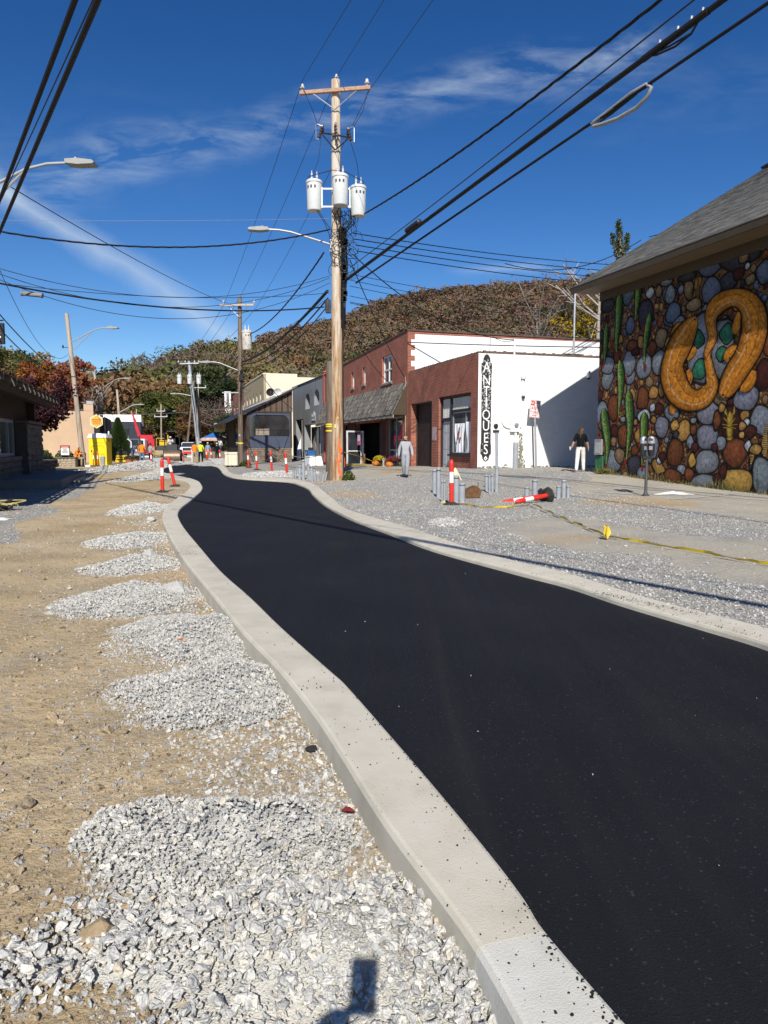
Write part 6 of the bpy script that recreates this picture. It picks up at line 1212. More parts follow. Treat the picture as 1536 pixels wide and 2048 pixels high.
def transformer(parent, x, y, z, s=1., mat=None, ang=0.):
    """pole mounted can, base at z"""
    m = mat or C_TRAN; mb = MB(); mb.lathe([(0, 0), (.25*s, .02*s), (.27*s, .06*s), (.285*s, .98*s), (.31*s, 1.0*s), (.31*s, 1.06*s), (.27*s, 1.10*s), (.1*s, 1.16*s), (0, 1.17*s)], 22, (x, y, z)); t = mb.build('transformer', m, parent, smooth=.5)
    for dx, dy in ((-.08, -.06), (.1, .04)):
        mb = MB(); mb.lathe([(0, 0), (.035*s, 0), (.05*s, .04*s), (.03*s, .08*s), (.05*s, .12*s), (.03*s, .16*s), (.045*s, .2*s), (.015*s, .24*s), (.012*s, .32*s), (0, .32*s)], 10, (x+dx*s, y+dy*s, z+1.12*s)); mb.build('bushing', C_PORC, t, smooth=.8)
    mb = MB()
    for a in (-.5, 0, .5): mb.box(x+.28*s*math.sin(a+ang)-.03, x+.28*s*math.sin(a+ang)+.03, y-.30*s*math.cos(a+ang)-.03, y-.27*s*math.cos(a+ang), z+.80*s, z+.86*s)
    mb.build('lug', C_BLACKM, t); return t
def lamp_arm(parent, p, d, length, rise, truss=True, s=1., name='lamp_arm'):
    """street lamp bracket from p in the horizontal direction d"""
    d = Vector((*d, 0)).normalized(); p = Vector(p); e = p+d*length+Vector((0, 0, rise)); mb = MB()
    c = p+d*length*.62+Vector((0, 0, rise*.86)); mb.tube([p, p.lerp(c, .5), c, p+d*length*.8+Vector((0, 0, rise*.98)), e], .038*s, 8)
    if truss: q = p+Vector((0, 0, -.62*s*length/2.4)); mb.tube([q, c], .028*s, 6); mb.tube([p.lerp(c, .35), q.lerp(c, .35)], .02*s, 5)
    a = mb.build('lamp_arm', C_SILVER, parent, smooth=.8)
    mb = MB(); T = Matrix.Translation(e) @ Matrix.Rotation(math.atan2(d.y, d.x), 4, 'Z'); mb.prism([(-.1, -.05), (.22, -.085), (.62, -.07), (.66, -.03), (.60, .02), (.2, .065), (-.1, .05)], -.15*s, .15*s, 'XZ', T=T); h = mb.build('lamp_head', C_LAMP, a)
    mb = MB(); mb.lathe([(0, 0), (.04, 0), (.04, .07), (0, .08)], 8, (0, 0, 0), T=T @ Matrix.Translation((.12, 0, .06))); mb.build('photocell', C_GALV, a); return e
C_SILVER = M('lamp_arm_metal', (.40, .41, .42), .4, .08, 6., 0, metal=.3); C_LAMP = M('lamp_head_metal', (.30, .31, .30), .5, .1, 6., 0)
def pole(name, label, base, top, r0, r1, mat, cat='utility pole', group=None):
    b = Vector(base); t = Vector(top)-b; root = thing(name, label, cat, base, 0, group); mb = MB(); mb.tube([(0, 0, -.6), (0, 0, 0), t*.5, t], [r0*1.02, r0, (r0+r1)/2, r1], 16); mb.build('pole', mat, root, smooth=.6); return root, t
# --- the big pole in the middle
MPX, MPY, MPZ = -1.83, 28., .05
mp_, T_ = pole('utility_pole', 'tall weathered utility pole with three white transformers and orange paint at its foot', (MPX, MPY, MPZ), (MPX+.02, MPY, 15.05), .235, .165, C_POLE)
ax = Vector((math.cos(R(-14)), math.sin(R(-14)), 0))
def arm_box(parent, name, z, hl, mat, off=-.24, w=.06, tilt=0.):
    T = Matrix.Translation((0, off, z)) @ Matrix.Rotation(R(-14), 4, 'Z') @ Matrix.Rotation(tilt, 4, 'Y'); mb = MB(); mb.box(-hl, hl, -w, w, -w*1.1, w*1.1, 0, .008, T=T); return mb.build(name, mat, parent), T
o, Ta = arm_box(mp_, 'crossarm', 14.53, 1.38, C_ARM, tilt=R(2.5))
for s in (-1, 1): tubepart('arm_brace', [Ta @ Vector((s*.85, -.02, -.07)), (0, -.24, 13.85)], .022, C_GALV, mp_, 6)
for s in (-1.28, 1.24): q = Ta @ Vector((s, 0, .06)); insulator(mp_, *q, 1.15)
insulator(mp_, .05, 0, 15.02, .9)
mb = MB(); mb.box(-.12, .12, -.3, -.2, 12.9, 13.0); mb.tube([(0, -.25, 12.95), (-.52, -.35, 12.98)], .035, 6); mb.tube([(0, -.25, 12.95), (.55, -.32, 12.82)], .035, 6); mb.tube([(0, -.25, 12.4), (-.45, -.35, 12.9)], .025, 6); mb.tube([(0, -.25, 12.4), (.5, -.32, 12.78)], .025, 6); cut = mb.build('cutout_bracket', C_BLACKM, mp_)
for x, z, s in ((-.52, 12.95, -1), (.55, 12.85, 1), (.04, 13.0, .2)):
    mb = MB(); T = Matrix.Translation((x, -.42, z)) @ Matrix.Rotation(R(-16*s), 4, 'Y'); mb.lathe([(0, -.24)]+[(.035+.03*(i % 2), -.22+i*.055) for i in range(9)]+[(0, .26)], 10, T=T); ct = mb.build('cutout', C_BPORC, cut, smooth=.4)
    mb = MB(); mb.tube([T @ Vector((0, 0, .24)), T @ Vector((.2*s, 0, .26)), T @ Vector((.24*s, -.02, .2)), T @ Vector((.1*s, -.02, -.28)), T @ Vector((0, 0, -.24))], .016, 5); mb.build('fuse_tube', C_GALV, cut)
    mb = MB(); mb.lathe([(0, .0), (.05, .02), (.06, .1), (.05, .3), (.03, .36), (0, .36)], 10, (x-.06*s, -.30, z)); mb.build('arrester', C_BPORC, cut, smooth=.5)
for x, y, z, a in ((-.80, -.22, 10.18, -.3), (.20, -.52, 10.28, 0), (.86, -.22, 9.98, .3)): transformer(mp_, x, y, z, 1.02, ang=a)
mb = MB()
for z in (11.0, 10.35): mb.box(-.52, -.05, -.27, -.22, z-.03, z+.03); mb.box(.05, .6, -.27, -.22, z-.03, z+.03)
mb.box(-.53, -.48, -.28, -.21, 10.3, 11.06); mb.box(.52, .57, -.28, -.21, 10.3, 11.06); mb.build('transformer_bracket', C_TRAN, mp_)
mb = MB()
mb.tube([(-1.02, -.3, 11.15), (-1.02, -.32, 11.42), (-.1, -.4, 11.62), (.3, -.4, 11.6), (1.05, -.32, 11.25), (1.08, -.3, 10.9)], .014, 5)
for a, b in (((-.86, -.22, 11.5), (-.52, -.4, 12.7)), ((.2, -.5, 11.6), (.04, -.4, 12.75)), ((.9, -.25, 11.3), (.6, -.4, 12.6)), ((-.62, -.4, 13.2), (-1.2, -.3, 14.6)), ((.66, -.4, 13.1), (1.25, -.5, 14.4))): v = Vector(a).lerp(Vector(b), .5)+Vector((.08, -.05, -.1)); mb.tube([a, v, b], .010, 4)
mb.build('jumper_wires', C_WIRE, mp_)
lamp_arm(mp_, (-.2, -.05, 9.02), (-1, -.12), 2.45, .48, False, 1.1)
mb = MB(); mb.box(-.24, -.14, -.1, .1, 8.75, 9.2); mb.build('lamp_bracket', C_GALV, mp_)
# tangle of drop loops and splice closures on the street side of the pole
mb = MB(); q = random.Random(12)
for i in range(34):
    z = q.uniform(8.0, 10.0); r0 = q.uniform(.15, .55); a = q.uniform(-.5, 1.2); n = 10; c = Vector((.34+q.uniform(-.3, .35), -.22+q.uniform(-.1, .1), z)); tw = q.uniform(-.6, .6)
    mb.tube([c+Vector((r0*.75*math.cos(a+t), .06*math.sin(t*2), r0*math.sin(a+t+tw*math.sin(t)))) for t in np.linspace(0, q.uniform(3.2, 6.3), n)], q.uniform(.008, .014), 4, caps=False)
for i in range(16):
    x = q.uniform(-.9, .9); mb.tube([(x*.9, -.3, 10.2), (x*.7+.15, -.32, 9.8-abs(x)*.1), (.1+x*.3, -.3, 9.4+q.uniform(-.4, .2)), (.3, -.22, 9.0)], .012, 4)
mb.build('drop_loops', C_WIRE, mp_)
mb = MB()
for i in range(13): x = .22+q.uniform(0, .16); y = -.14+q.uniform(-.1, .06); mb.tube([(x, y, q.uniform(8.8, 9.7)), (x+q.uniform(-.05, .05), y, 8), (x+q.uniform(-.05, .05), y, 7), (x-.04, y, q.uniform(5.6, 6.6))], q.uniform(.018, .034), 5)
for i in range(30): z = q.uniform(6.5, 9.6); mb.box(.20+q.uniform(0, .08), .34+q.uniform(0, .12), -.26, -.1, z, z+q.uniform(.05, .25))
mb.tube([(.25, -.08, 7.), (.23, -.06, 4.), (.25, -.05, .05)], .026, 6); mb.tube([(.22, .02, 9.), (.24, 0, 3.), (.25, 0, .05)], .02, 6); mb.build('cable_bundle', C_WIRE, mp_)
mb = MB(); mb.lathe([(0, -.25), (.10, -.24), (.12, 0), (.10, .24), (0, .25)], 10, (-.32, -.15, 6.7), 0, 'Z'); mb.box(-.40, -.22, -.25, -.02, 6.45, 6.9); mb.build('splice_case', C_BLACKM, mp_, smooth=.6)
mb = MB(); mb.tube([(.32+.22*math.cos(t)+.5, -.2, 6.45+.2*math.sin(t)) for t in np.linspace(0, 12.4, 30)], .008, 4); mb.build('wire_coil', C_WIRE, mp_)
mb = MB()
for z, x, h in ((1.35, .09, .5), (.95, .12, .35), (.55, .07, .5), (.28, .13, .25), (.8, .02, .18), (1.2, .17, .22)): mb.box(x-.035, x+.035, -.245+abs(x)*.12, -.215+abs(x)*.16, z-h/2, z+h/2, 0, .01)
mb.build('orange_paint_mark', M('orange_spray', (.75, .14, .04), .8, .25, 9.), mp_)
mb = MB(); mb.box(-.10, -.03, -.245, -.232, 2.05, 2.2); mb.box(.02, .06, -.245, -.236, 2.4, 2.5); mb.build('pole_tag', M('yellow_tag', (.6, .48, .1), .6), mp_)
stub, _t = pole('pole_stub', 'dark sawn off stub of the old pole strapped behind the big pole', (MPX-.27, MPY+.12, MPZ), (MPX-.24, MPY+.14, 4.7), .20, .18, C_OLDPOLE, 'pole stub')
mb = MB()
for z in (1.95, 2.12, 2.2): mb.lathe([(.208, -.03), (.215, 0), (.208, .03)], 16, (.015, 0, z), caps=False)
mb.build('caution_band', M('caution_yellow', (.75, .58, .03), .5, .1, 30.), stub)
# --- second pole by the bar
p2, t2 = pole('utility_pole', 'brown utility pole with one rust streaked transformer in front of the wooden bar', (-9.98, 49.5, -.05), (-9.82, 49.5, 11.5), .19, .13, C_OLDPOLE)
arm_box(p2, 'crossarm', 10.95, 1.25, M_wood('pale_crossarm', (.46, .40, .36), (.56, .52, .48), 'X'), tilt=R(2))
for s in (-1.15, 1.1): q_ = Vector((.15, -.24, 10.95))+ax*s; insulator(p2, q_.x, q_.y, q_.z+.07-.04*s, 1.1); tubepart('arm_brace', [q_*1.0+Vector((-s*.3, 0, -.05)), (.15, -.2, 10.15)], .02, C_GALV, p2, 6)
transformer(p2, .62, -.12, 7.95, 1.18, C_RUSTY, .5); lamp_arm(p2, (-.05, -.1, 6.6), (-1, -.1), 1.9, .55, False, 1.)
mb = MB(); q = random.Random(3)
for i in range(12): mb.tube([(.2, -.15, 7.9-i*.25), (.45+q.uniform(-.1, .4), -.2, 7.4-i*.22), (.16, -.2, 6.9-i*.2)], .014, 4)
for i in range(6): mb.tube([(.14+i*.02, -.18, 6.6), (.17, -.16, 5.0+i*.2), (.1, -.16, 3.6+i*.3)], .03, 5)
mb.box(.06, .34, -.3, -.12, 5.9, 6.3); mb.build('cable_bundle', C_WIRE, p2)
mb = MB(); mb.box(-1.15, 0, -.16, -.1, 5.05, 5.12); mb.build('line_arm', C_GALV, p2); mb = MB(); mb.lathe([(.2, -.05), (.205, 0), (.2, .05)], 14, (.02, 0, 1.62), caps=False); mb.build('caution_band', MATS['caution_yellow'], p2)
mb = MB(); mb.box(-.06, .06, -.20, -.185, 2.1, 2.25); mb.build('pole_tag', C_GALV, p2)
# --- leaning metal pole and its neighbours
p3, t3 = pole('utility_pole', 'leaning galvanised pole with three small transformers far down the street', (-22.0, 85, 0), (-23.0, 85, 11.3), .27, .17, M('galv_pole', (.38, .40, .42), .45, .15, 2., .05, metal=.4))
arm_box(p3, 'crossarm', 11.0, 1.3, C_PORC, -.2); 
for o_ in [c for c in p3.children if c.name.startswith('crossarm')]: o_.location.x = -.98
for s in (-1.2, -.4, .7, 1.2): insulator(p3, -.98+s, -.2, 11.05, 1.3)
for s in (-1.22, -.02, 1.05): transformer(p3, -.88+s, -.25, 8.6-.15*s*0, .95)
mb = MB()
for i in range(8): mb.tube([(-.75, -.25, 8.4), (-.6+i*.03, -.3, 7-i*.2), (-.3+i*.02, -.28, 4.5-i*.3)], .03, 4)
mb.build('cable_bundle', C_WIRE, p3)
def simple(label, px0, y0, px1, y1, Y, r, mat, arm=None, lamp=None, grp=None):
    b = P(px0, y0, Y); b.z = min(b.z, .1); o, t = pole('utility_pole', label, b, P(px1, y1, Y), r, r*.7, mat, group=grp)
    if arm:
        for z, hl in arm: mb = MB(); u = t*(z/t.z); mb.box(u.x-hl, u.x+hl, u.y-.2, u.y-.1, z-.06, z+.06); mb.build('crossarm', C_PORC, o); [insulator(o, u.x+s*hl*.9, u.y-.15, z+.06, 1.2) for s in (-1, 1)]
    if lamp: u = t*(lamp[0]/t.z); lamp_arm(o, u, (lamp[1], -.1), abs(lamp[2]), lamp[3], lamp[4], lamp[5])
    return o
simple('dark wooden pole just left of the leaning metal pole', 372, 905, 388, 690+72, 92, .16, C_OLDPOLE, lamp=(7.6, -1, 2.1, .3, False, 1.2))
simple('pale thin pole rising behind the leaning metal pole', 394, 905, 397, 755, 104, .13, C_GPOLE, [(9.6, 1.2)])
simple('brown pole leaning beside the foot of the metal pole', 404, 910, 394, 780, 88, .17, C_OLDPOLE)
simple('white crossarm pole standing over the road roller', 323, 905, 322, 808, 118, .14, C_GPOLE, [(6.0, 1.1), (6.9, .7)])
simple('short lamp pole with a drooping arm left of the dark pole', 375, 905, 376, 818, 128, .13, C_OLDPOLE, lamp=(6.9, -1, 2.0, .5, False, 1.3))
pa = simple('leaning grey wooden pole with a trussed lamp arm behind the seated worker', 167, 926, 133, 627, 48, .175, C_GPOLE, lamp=(8.1, 1, 2.75, .95, True, 1.0))
mb = MB(); mb.tube([(-.72, 0, 7.8), (-1.05, 0, 7.8)], .02, 5); mb.box(-1.1, -1.02, -.04, .04, 7.76, 7.95); mb.build('side_bracket', C_BLACKM, pa)
simple('leaning grey pole with a lamp arm behind the yellow toilet', 216, 880, 186, 731, 75, .17, C_GPOLE, lamp=(6.9, 1, 3., 1.35, True, 1.2))
simple('upright grey pole with a single lamp arm by the navy warehouse', 243, 880, 234, 779, 95, .19, C_GPOLE, lamp=(5.6, 1, 2.9, 1.1, False, 1.5))
simple('thin pole with a small box on top beside the red crane boom', 263, 885, 263, 822, 108, .11, C_GPOLE); simple('thin pale pole leaning right behind the crane boom', 269, 885, 273, 818, 112, .12, C_GPOLE)
simple('thin short pole right of the conical evergreen', 250, 890, 246, 838, 100, .09, C_GPOLE)
lp, tl = pole('lamp_pole', 'near street lamp pole whose trussed arm reaches in at the left edge', (-11.1, 19.2, -.05), (-11.25, 19.2, 9.3), .18, .13, C_GPOLE, 'street lamp')
lamp_arm(lp, (-.1, 0, 7.75), (1, -.02), 3.1, 1.02, True, 1.05)
rp, tr = pole('utility_pole', 'pole behind the viewer that carries the near overhead cables', (9.6, -5.5, 0), (9.6, -5.5, 13.), .2, .14, C_POLE); lp2, _ = pole('utility_pole', 'pole behind the viewer that carries the upper left cables', (4.6, -7, 0), (4.6, -7, 9.), .2, .14, C_GPOLE)
mast = thing('roof_mast', 'thin grey mast on the coping of the antiques shop', 'mast', rloc(-.14, 4.75, 5.5), TH); mb = MB(); mb.tube([(0, 0, 0), (0, 0, 2.7)], .05, 8); mb.build('mast', C_GALV, mast); mb = MB(); mb.box(-.04, .04, -.35, .35, .75, .80); mb.box(-.06, .06, -.5, .5, .0, .04); mb.build('cross_bar', C_BLACKM, mast)
# --- wires
def wire(label, p, q, sag=.3, r=.012, mat=None, twist=False, name='overhead_wire', seg=28, group=None):
    p, q = Vector(p), Vector(q); mb = MB(); pts = [p.lerp(q, i/seg)-Vector((0, 0, 4*sag*(i/seg)*(1-i/seg))) for i in range(seg+1)]
    if twist:
        seg2 = 110; pts2 = [p.lerp(q, i/seg2)-Vector((0, 0, 4*sag*(i/seg2)*(1-i/seg2))) for i in range(seg2+1)]; d = (q-p).normalized(); a = d.cross(Vector((0, 0, 1))).normalized(); b = a.cross(d); k = (q-p).length/twist*2*PI
        for ph in (0, 2.1, 4.2): mb.tube([v+(a*math.cos(k*i/seg2+ph)+b*math.sin(k*i/seg2+ph))*r*.62 for i, v in enumerate(pts2)], r*.58, 5)
    else: mb.tube(pts, r, 6)
    return mb.build(name, mat or C_WIRE, None, smooth=1.5, label=label, category='cable' if r > .025 else 'wire', group=group)
def beyond(p, q, k): return Vector(p)+(Vector(q)-Vector(p))*k
mpt = lambda px, py: P(px, py, 27.75)
for nm, a, b, c, d in (('left', (605, 160), (702, 0), (447, 611), (362, 722)), ('middle', (674, 152), (768, 0), (480, 594), (382, 722)), ('right', (739, 180), (866, 0), (513, 614), (398, 722))):
    A = mpt(*a); B = P(*b, 22.6); B.z = A.z-.15; k = (B.z-CAMH)/ray(*b)[2]; B = Vector((ray(*b)[0]*k, ray(*b)[1]*k, B.z))
    wire('%s high line wire rising from the big pole top to the upper frame edge' % nm, A, beyond(A, B, 6.), .0, .010, C_WIREB); Bq = P(*c, 49.4); wire('%s high line wire sloping from the big pole to the rusty transformer pole' % nm, A, Bq, .35, .011, C_WIREB); wire('%s high line wire from the rusty transformer pole to the leaning metal pole' % nm, Bq, P(*d, 85), .5, .014, C_WIREB)
def up(label, a, Ya, b, hb, k, r, twist=False, sag=.0, mat=None):
    A = P(*a, Ya); t = (hb-CAMH)/ray(*b)[2]; B = Vector((ray(*b)[0]*t, ray(*b)[1]*t, hb)); return wire(label, A, beyond(A, B, k), sag, r, mat, twist), A, B
up('twisted service cable sweeping from the right transformer to the top edge', (728, 428), 27.7, (1236, 0), 9.0, 1.9, .028, 1.6, .55)
up('thin blue black wire between the twisted cable and the thick cable', (700, 535), 27.7, (1362, 0), 8.1, 1.8, .014, mat=C_WIREB, sag=.15)
_, A1, B1 = up('thickest black telephone cable crossing the upper right sky', (692, 560), 27.7, (1446, 0), 9.2, 1.75, .055)
_, A2, B2 = up('lower thick cable that carries the grey snowshoe loop', (712, 566), 27.7, (1545, 0), 8.7, 1.75, .032)
def at_px(A, B, px):
    lo, hi = 0., 1.2
    for _ in range(40):
        m = (lo+hi)/2; p = beyond(A, B, m); x = 768+F*p.x/(p.y*_c-(p.z-CAMH)*_s)
        lo, hi = (m, hi) if x < px else (lo, m)
    return beyond(A, B, lo)
D_ = (B1-A1).normalized(); S_ = D_.cross(Vector((0, 0, 1))).normalized()
a_, b_ = at_px(A1, B1, 1295), at_px(A1, B1, 1400); root = thing('cable_loop', 'black slack loop lashed under the thickest cable at upper right', 'cable loop', a_); mb = MB(); l = (b_-a_).length; dn = Vector((0, 0, -1))
mb.tube([Vector((0, 0, 0)), D_*l*.18+dn*.10, D_*l*.55+dn*.20, D_*l*.85+dn*.18, D_*l*1.0+dn*.02], .022, 6); mb.tube([D_*l*.05+dn*.02, D_*l*.45+dn*.12, D_*l*.85+dn*.17], .018, 6); mb.tube([D_*-.1*l, D_*l*1.15], .066, 8); mb.build('loop', C_WIRE, root, smooth=1.2)
mb = MB()
for f in (.25, .6, .85, 1.05): c = D_*l*f+Vector((0, 0, .09)); mb.lathe([(0, -.03), (.03, -.03), (.03, .03), (0, .03)], 8, tuple(c))
mb.build('clamp', C_GALV, root)
a_, b_ = at_px(A2, B2, 1178), at_px(A2, B2, 1300); D2 = (b_-a_).normalized(); l = (b_-a_).length; root = thing('snowshoe_loop', 'grey flat snowshoe cable loop hanging on the lower thick cable', 'cable loop', a_); mb = MB()
lp_ = [D2*l*f+Vector((0, 0, z)) for f, z in ((.05, -.02), (.3, .0), (.7, .05), (.95, .02), (1.02, -.10), (.97, -.22), (.8, -.30), (.5, -.27), (.25, -.18), (.08, -.10))]; mb.tube(lp_, .042, 6); mb.build('shoe', M('grey_plastic', (.27, .29, .30), .5), root, smooth=1.2); mb = MB(); mb.tube([D2*-.1*l, D2*l*.35+Vector((0, 0, -.04)), D2*l*.75, D2*l*1.02+Vector((0, 0, -.02))], .03, 6); mb.tube([D2*.1*l+Vector((0, 0, -.1)), D2*l*.4+Vector((0, 0, -.09)), D2*l*.8+Vector((0, 0, -.03))], .02, 6); mb.build('cable_turns', C_WIRE, root)
A_, B_ = P(705, 548, 27.7), at_px(A1, B1, 835); root = thing('splice_sleeve', 'short black splice sleeve on the cables just right of the big pole', 'splice', at_px(A1, B1, 826)); mb = MB(); mb.tube([-D_*.45, -D_*.4, D_*.4, D_*.45], [.03, .09, .09, .03], 8); T = Matrix.Translation((0, 0, .12)); mb.v = [tuple(T @ Vector(v)) for v in mb.v]; mb.build('sleeve', C_BLACKM, root, smooth=.8)
# upper left cables, whose shadows cross the lane
def upleft(label, a, b, h, r, twist=False, mat=None):
    pts = []
    for p in (a, b): t = (h-CAMH)/ray(*p)[2]; pts.append(Vector((ray(*p)[0]*t, ray(*p)[1]*t, h)))
    A, B = pts; d = (A-B); wire(label, A+d*1.9, B-d*.38, .0, r, mat, twist)
upleft('outer thick cable slanting down the upper left corner', (150, 0), (0, 398), 6.3, .034); upleft('inner thick cable slanting down the upper left corner', (196, 0), (0, 462), 6.2, .036); upleft('thin blue wire between the two thick upper left cables', (186, 0), (8, 388), 6.6, .010, mat=C_WIREB)
LB = lambda px, py, Y: P(px, py, Y)
wire('twisted black service cable crossing left of the big pole under the lamp', mpt(659, 459), LB(-60, 452, 21), .62, .026, None, 1.3)
wire('thin bright silver wire above the twisted service cable', mpt(659, 437), LB(-60, 440, 21), .05, .006, C_SILV)
for i, (y0, y1, s) in enumerate(((552, 512, 1.0), (556, 518, 1.25), (566, 524, 1.5), (586, 556, .35))): wire(('upper', 'second', 'third', 'lowest')[i]+' of the thin telephone wires drooping left from the big pole', mpt(659, y0), LB(-80, y1, 22), s, .011, C_WIREB)
wire('black telephone cable crossing left with a grey splice case on it', mpt(648, 614), LB(-70, 552, 20), .45, .026)
root = thing('splice_case', 'grey ribbed splice case on the telephone cable at far left', 'splice case', P(64, 589, 21.2)); mb = MB(); T = Matrix.Rotation(R(6), 4, 'Y'); mb.lathe([(0, -.32), (.075, -.31), (.075, -.27), (.06, -.26), (.065, 0), (.06, .26), (.075, .27), (.075, .31), (0, .32)], 10, (0, 0, 0), 0, 'X', T=T); mb.build('case', M('case_grey', (.22, .21, .20), .7), root, smooth=.5)
wire('long wire from the near lamp across the sky to the rusty transformer pole', P(22, 374, 19), P(478, 615, 49.4), .3, .013)
wire('twisted cable dropping from under the lamp to the rusty transformer', mpt(648, 505), P(500, 668, 49.2), .5, .03, None, 2.2)
wire('heavy cable bundle from the splice case down to the rusty transformer pole', mpt(655, 582), P(484, 724, 49.2), .45, .06); wire('second cable just under the heavy bundle', mpt(656, 596), P(486, 728, 49.2), .65, .03); wire('third cable sagging lowest below the heavy bundle', mpt(655, 612), P(486, 734, 49.2), .75, .022)
wire('thin wire rising just above the heavy bundle', mpt(650, 600), P(496, 690, 49.2), .3, .010)
root = thing('wire_coil', 'oval coil of spare cable hanging on the bundle left of the big pole', 'cable coil', P(590, 656, 35.5)); mb = MB(); mb.tube([(.28*math.cos(t), 0, .07*math.sin(t)) for t in np.linspace(0, 12.5, 36)], .018, 5); mb.build('coil', C_WIRE, root)
wire('cable from the rusty transformer pole to the wooden bar gutter', P(488, 690, 49.4), P(585, 818, 61.2), .55, .022); wire('wire running from the rusty transformer pole down the street to the leaning pole', P(476, 726, 49.4), P(394, 800, 85), .6, .03); wire('lower wire running down the street from the rusty transformer pole', P(476, 712, 49.4), P(392, 775, 88), .9, .03)
for i, (px, py, Y, s) in enumerate(((1330, 534, 42, .25), (1310, 547, 42, .2), (1300, 560, 42, .2), (1290, 573, 42, .2))): wire(('topmost', 'second', 'third', 'lowest')[i]+' twisted service drop running right behind the mural roof', mpt(705+i*3, 466+i*12), P(px, py, Y), s, .018, None, 1.5)
RF = Vector((10.96, 30.19, 10.06))
wire('black cable looping up from the service drops to the mural roof slope', P(1010, 527, 36), P(1282, 480, 38), .8, .02, None, 1.5); wire('black cable lying up the slope of the mural roof', P(1298, 474, 30.0), P(1560, 396, 21.2), .02, .016)
for i, (y0, px, py, Y) in enumerate(((560, 1290, 628, 44), (572, 1290, 640, 44), (592, 1290, 654, 44), (604, 1290, 662, 44), (606, 1290, 676, 44), (548, 1290, 610, 44))): wire(('first', 'second', 'third', 'fourth', 'fifth', 'sixth')[i]+' thin wire fanning right from the big pole over the white walls', mpt(700, y0), P(px, py, Y), .45, .011)
wire('black drop cable from the big pole to the white service mast', mpt(705, 508), Vector(rloc(.07, 1.66, 6.0)), .75, .02); wire('second black drop cable steeply down to the red building', mpt(700, 520), Vector(rloc(-9.2, -.1, 5.1)), .2, .02); wire('lashing wire from the big pole foot high to the pent roof end', mpt(690, 640), Vector(rloc(-11.5, -.1, 4.95)), .3, .016)
wire('dark cable strung along the top of the white painted block wall', Vector(rloc(-9.0, -.05, 7.05)), Vector(rloc(-.14, 14, 6.2)), .1, .028); wire('brown cable drooping from the roof mast toward the mural building', Vector(rloc(-.14, 4.75, 7.3)), P(1290, 700, 33), .25, .02); wire('thin cable from the service mast back up to the red parapet', Vector(rloc(.07, 1.66, 6.0)), Vector(rloc(-9, 5, 7.7)), .2, .014)
wire('thin dark wire dropping at the far left toward the first leaning pole', P(-30, 470, 24), P(137, 708, 47.8), 1.6, .012, C_WIREB); wire('upper of two black cables descending at the left edge to the leaning pole', P(-60, 558, 17), P(156, 754, 47.7), .6, .018); wire('lower of two black cables descending at the left edge to the leaning pole', P(-60, 590, 17), P(150, 752, 47.7), .75, .018)
wire('wire between the two leaning grey poles', P(153, 752, 47.9), P(202, 806, 75), .5, .02); wire('wire from the second leaning pole to the warehouse lamp pole', P(203, 806, 75), P(238, 830, 95), .3, .025); wire('faint wire over the hill from the leaning pole to the metal pole', P(146, 738, 48), P(364, 726, 85), .1, .012, C_WIREB)
wire('pale wire crossing low over the road crew', P(240, 829, 96), P(470, 816, 90), .2, .018, C_GALV); wire('second pale wire crossing low over the road crew', P(282, 859, 100), P(322, 850, 118), .2, .018, C_GALV)
# ================================================================ street objects
def FA(px, off=-.9, z=.21):
    """point on a plane set off from the right hand shopfronts, seen in pixel column px"""
    n = Vector((.952, .307)); c0 = Vector((4.08, 31.))+n*off; k = (px-768)/F; t = c0.dot(n)/(k*n.x+n.y); return Vector((k*t, t, z))
C_RED = M('red_plastic', (.62, .030, .018), .45, .12, 5., 0); C_WHT = M('white_reflective', (.72, .72, .70), .4, .1, 9., 0); C_ORG = M('orange_plastic', (.72, .13, .02), .5, .1, 5., 0); C_RUB = M('black_rubber', (.035, .033, .03), .85, .3, 6., .3)
def post(label, base, lean=(0, 0), h=1.06, r=.055, c=None, group='red and white delineator posts', rz=0., basey=True):
    root = thing('delineator_post', label, 'delineator post', base, rz, group); ax_ = Vector((lean[0], lean[1], 1)); at = lambda z: tuple(ax_*z); c = c or C_RED
    if basey: mb = MB(); mb.lathe([(0, 0), (.21, 0), (.20, .03), (.11, .055), (.07, .08), (0, .08)], 8); mb.build('base', C_RUB, root)
    mb = MB(); mb.tube([at(.05), at(h*.5)], r, 14); mb.tube([at(h*.74), at(h*.93)], r, 14); mb.tube([at(h*.80), at(h*.82)], r*1.12, 14); mb.build('tube', c, root, smooth=.7)
    mb = MB(); mb.tube([at(h*.5), at(h*.74)], r*1.015, 14); mb.build('reflective_band', C_WHT, root, smooth=.7)
    mb = MB(); mb.tube([at(h*.93), at(h*.96), at(h)], [r*1.05, r*.9, r*.45], 14); mb.tube([at(h*.985)+Vector((.03*math.cos(t), 0, .03*math.sin(t))) if False else Vector(at(h*.985))+Vector((.035*math.cos(t), 0, .03*math.sin(t))) for t in np.linspace(0, 6.3, 9)], .009, 5); mb.build('top_ring', c, root, smooth=.7)
    return root
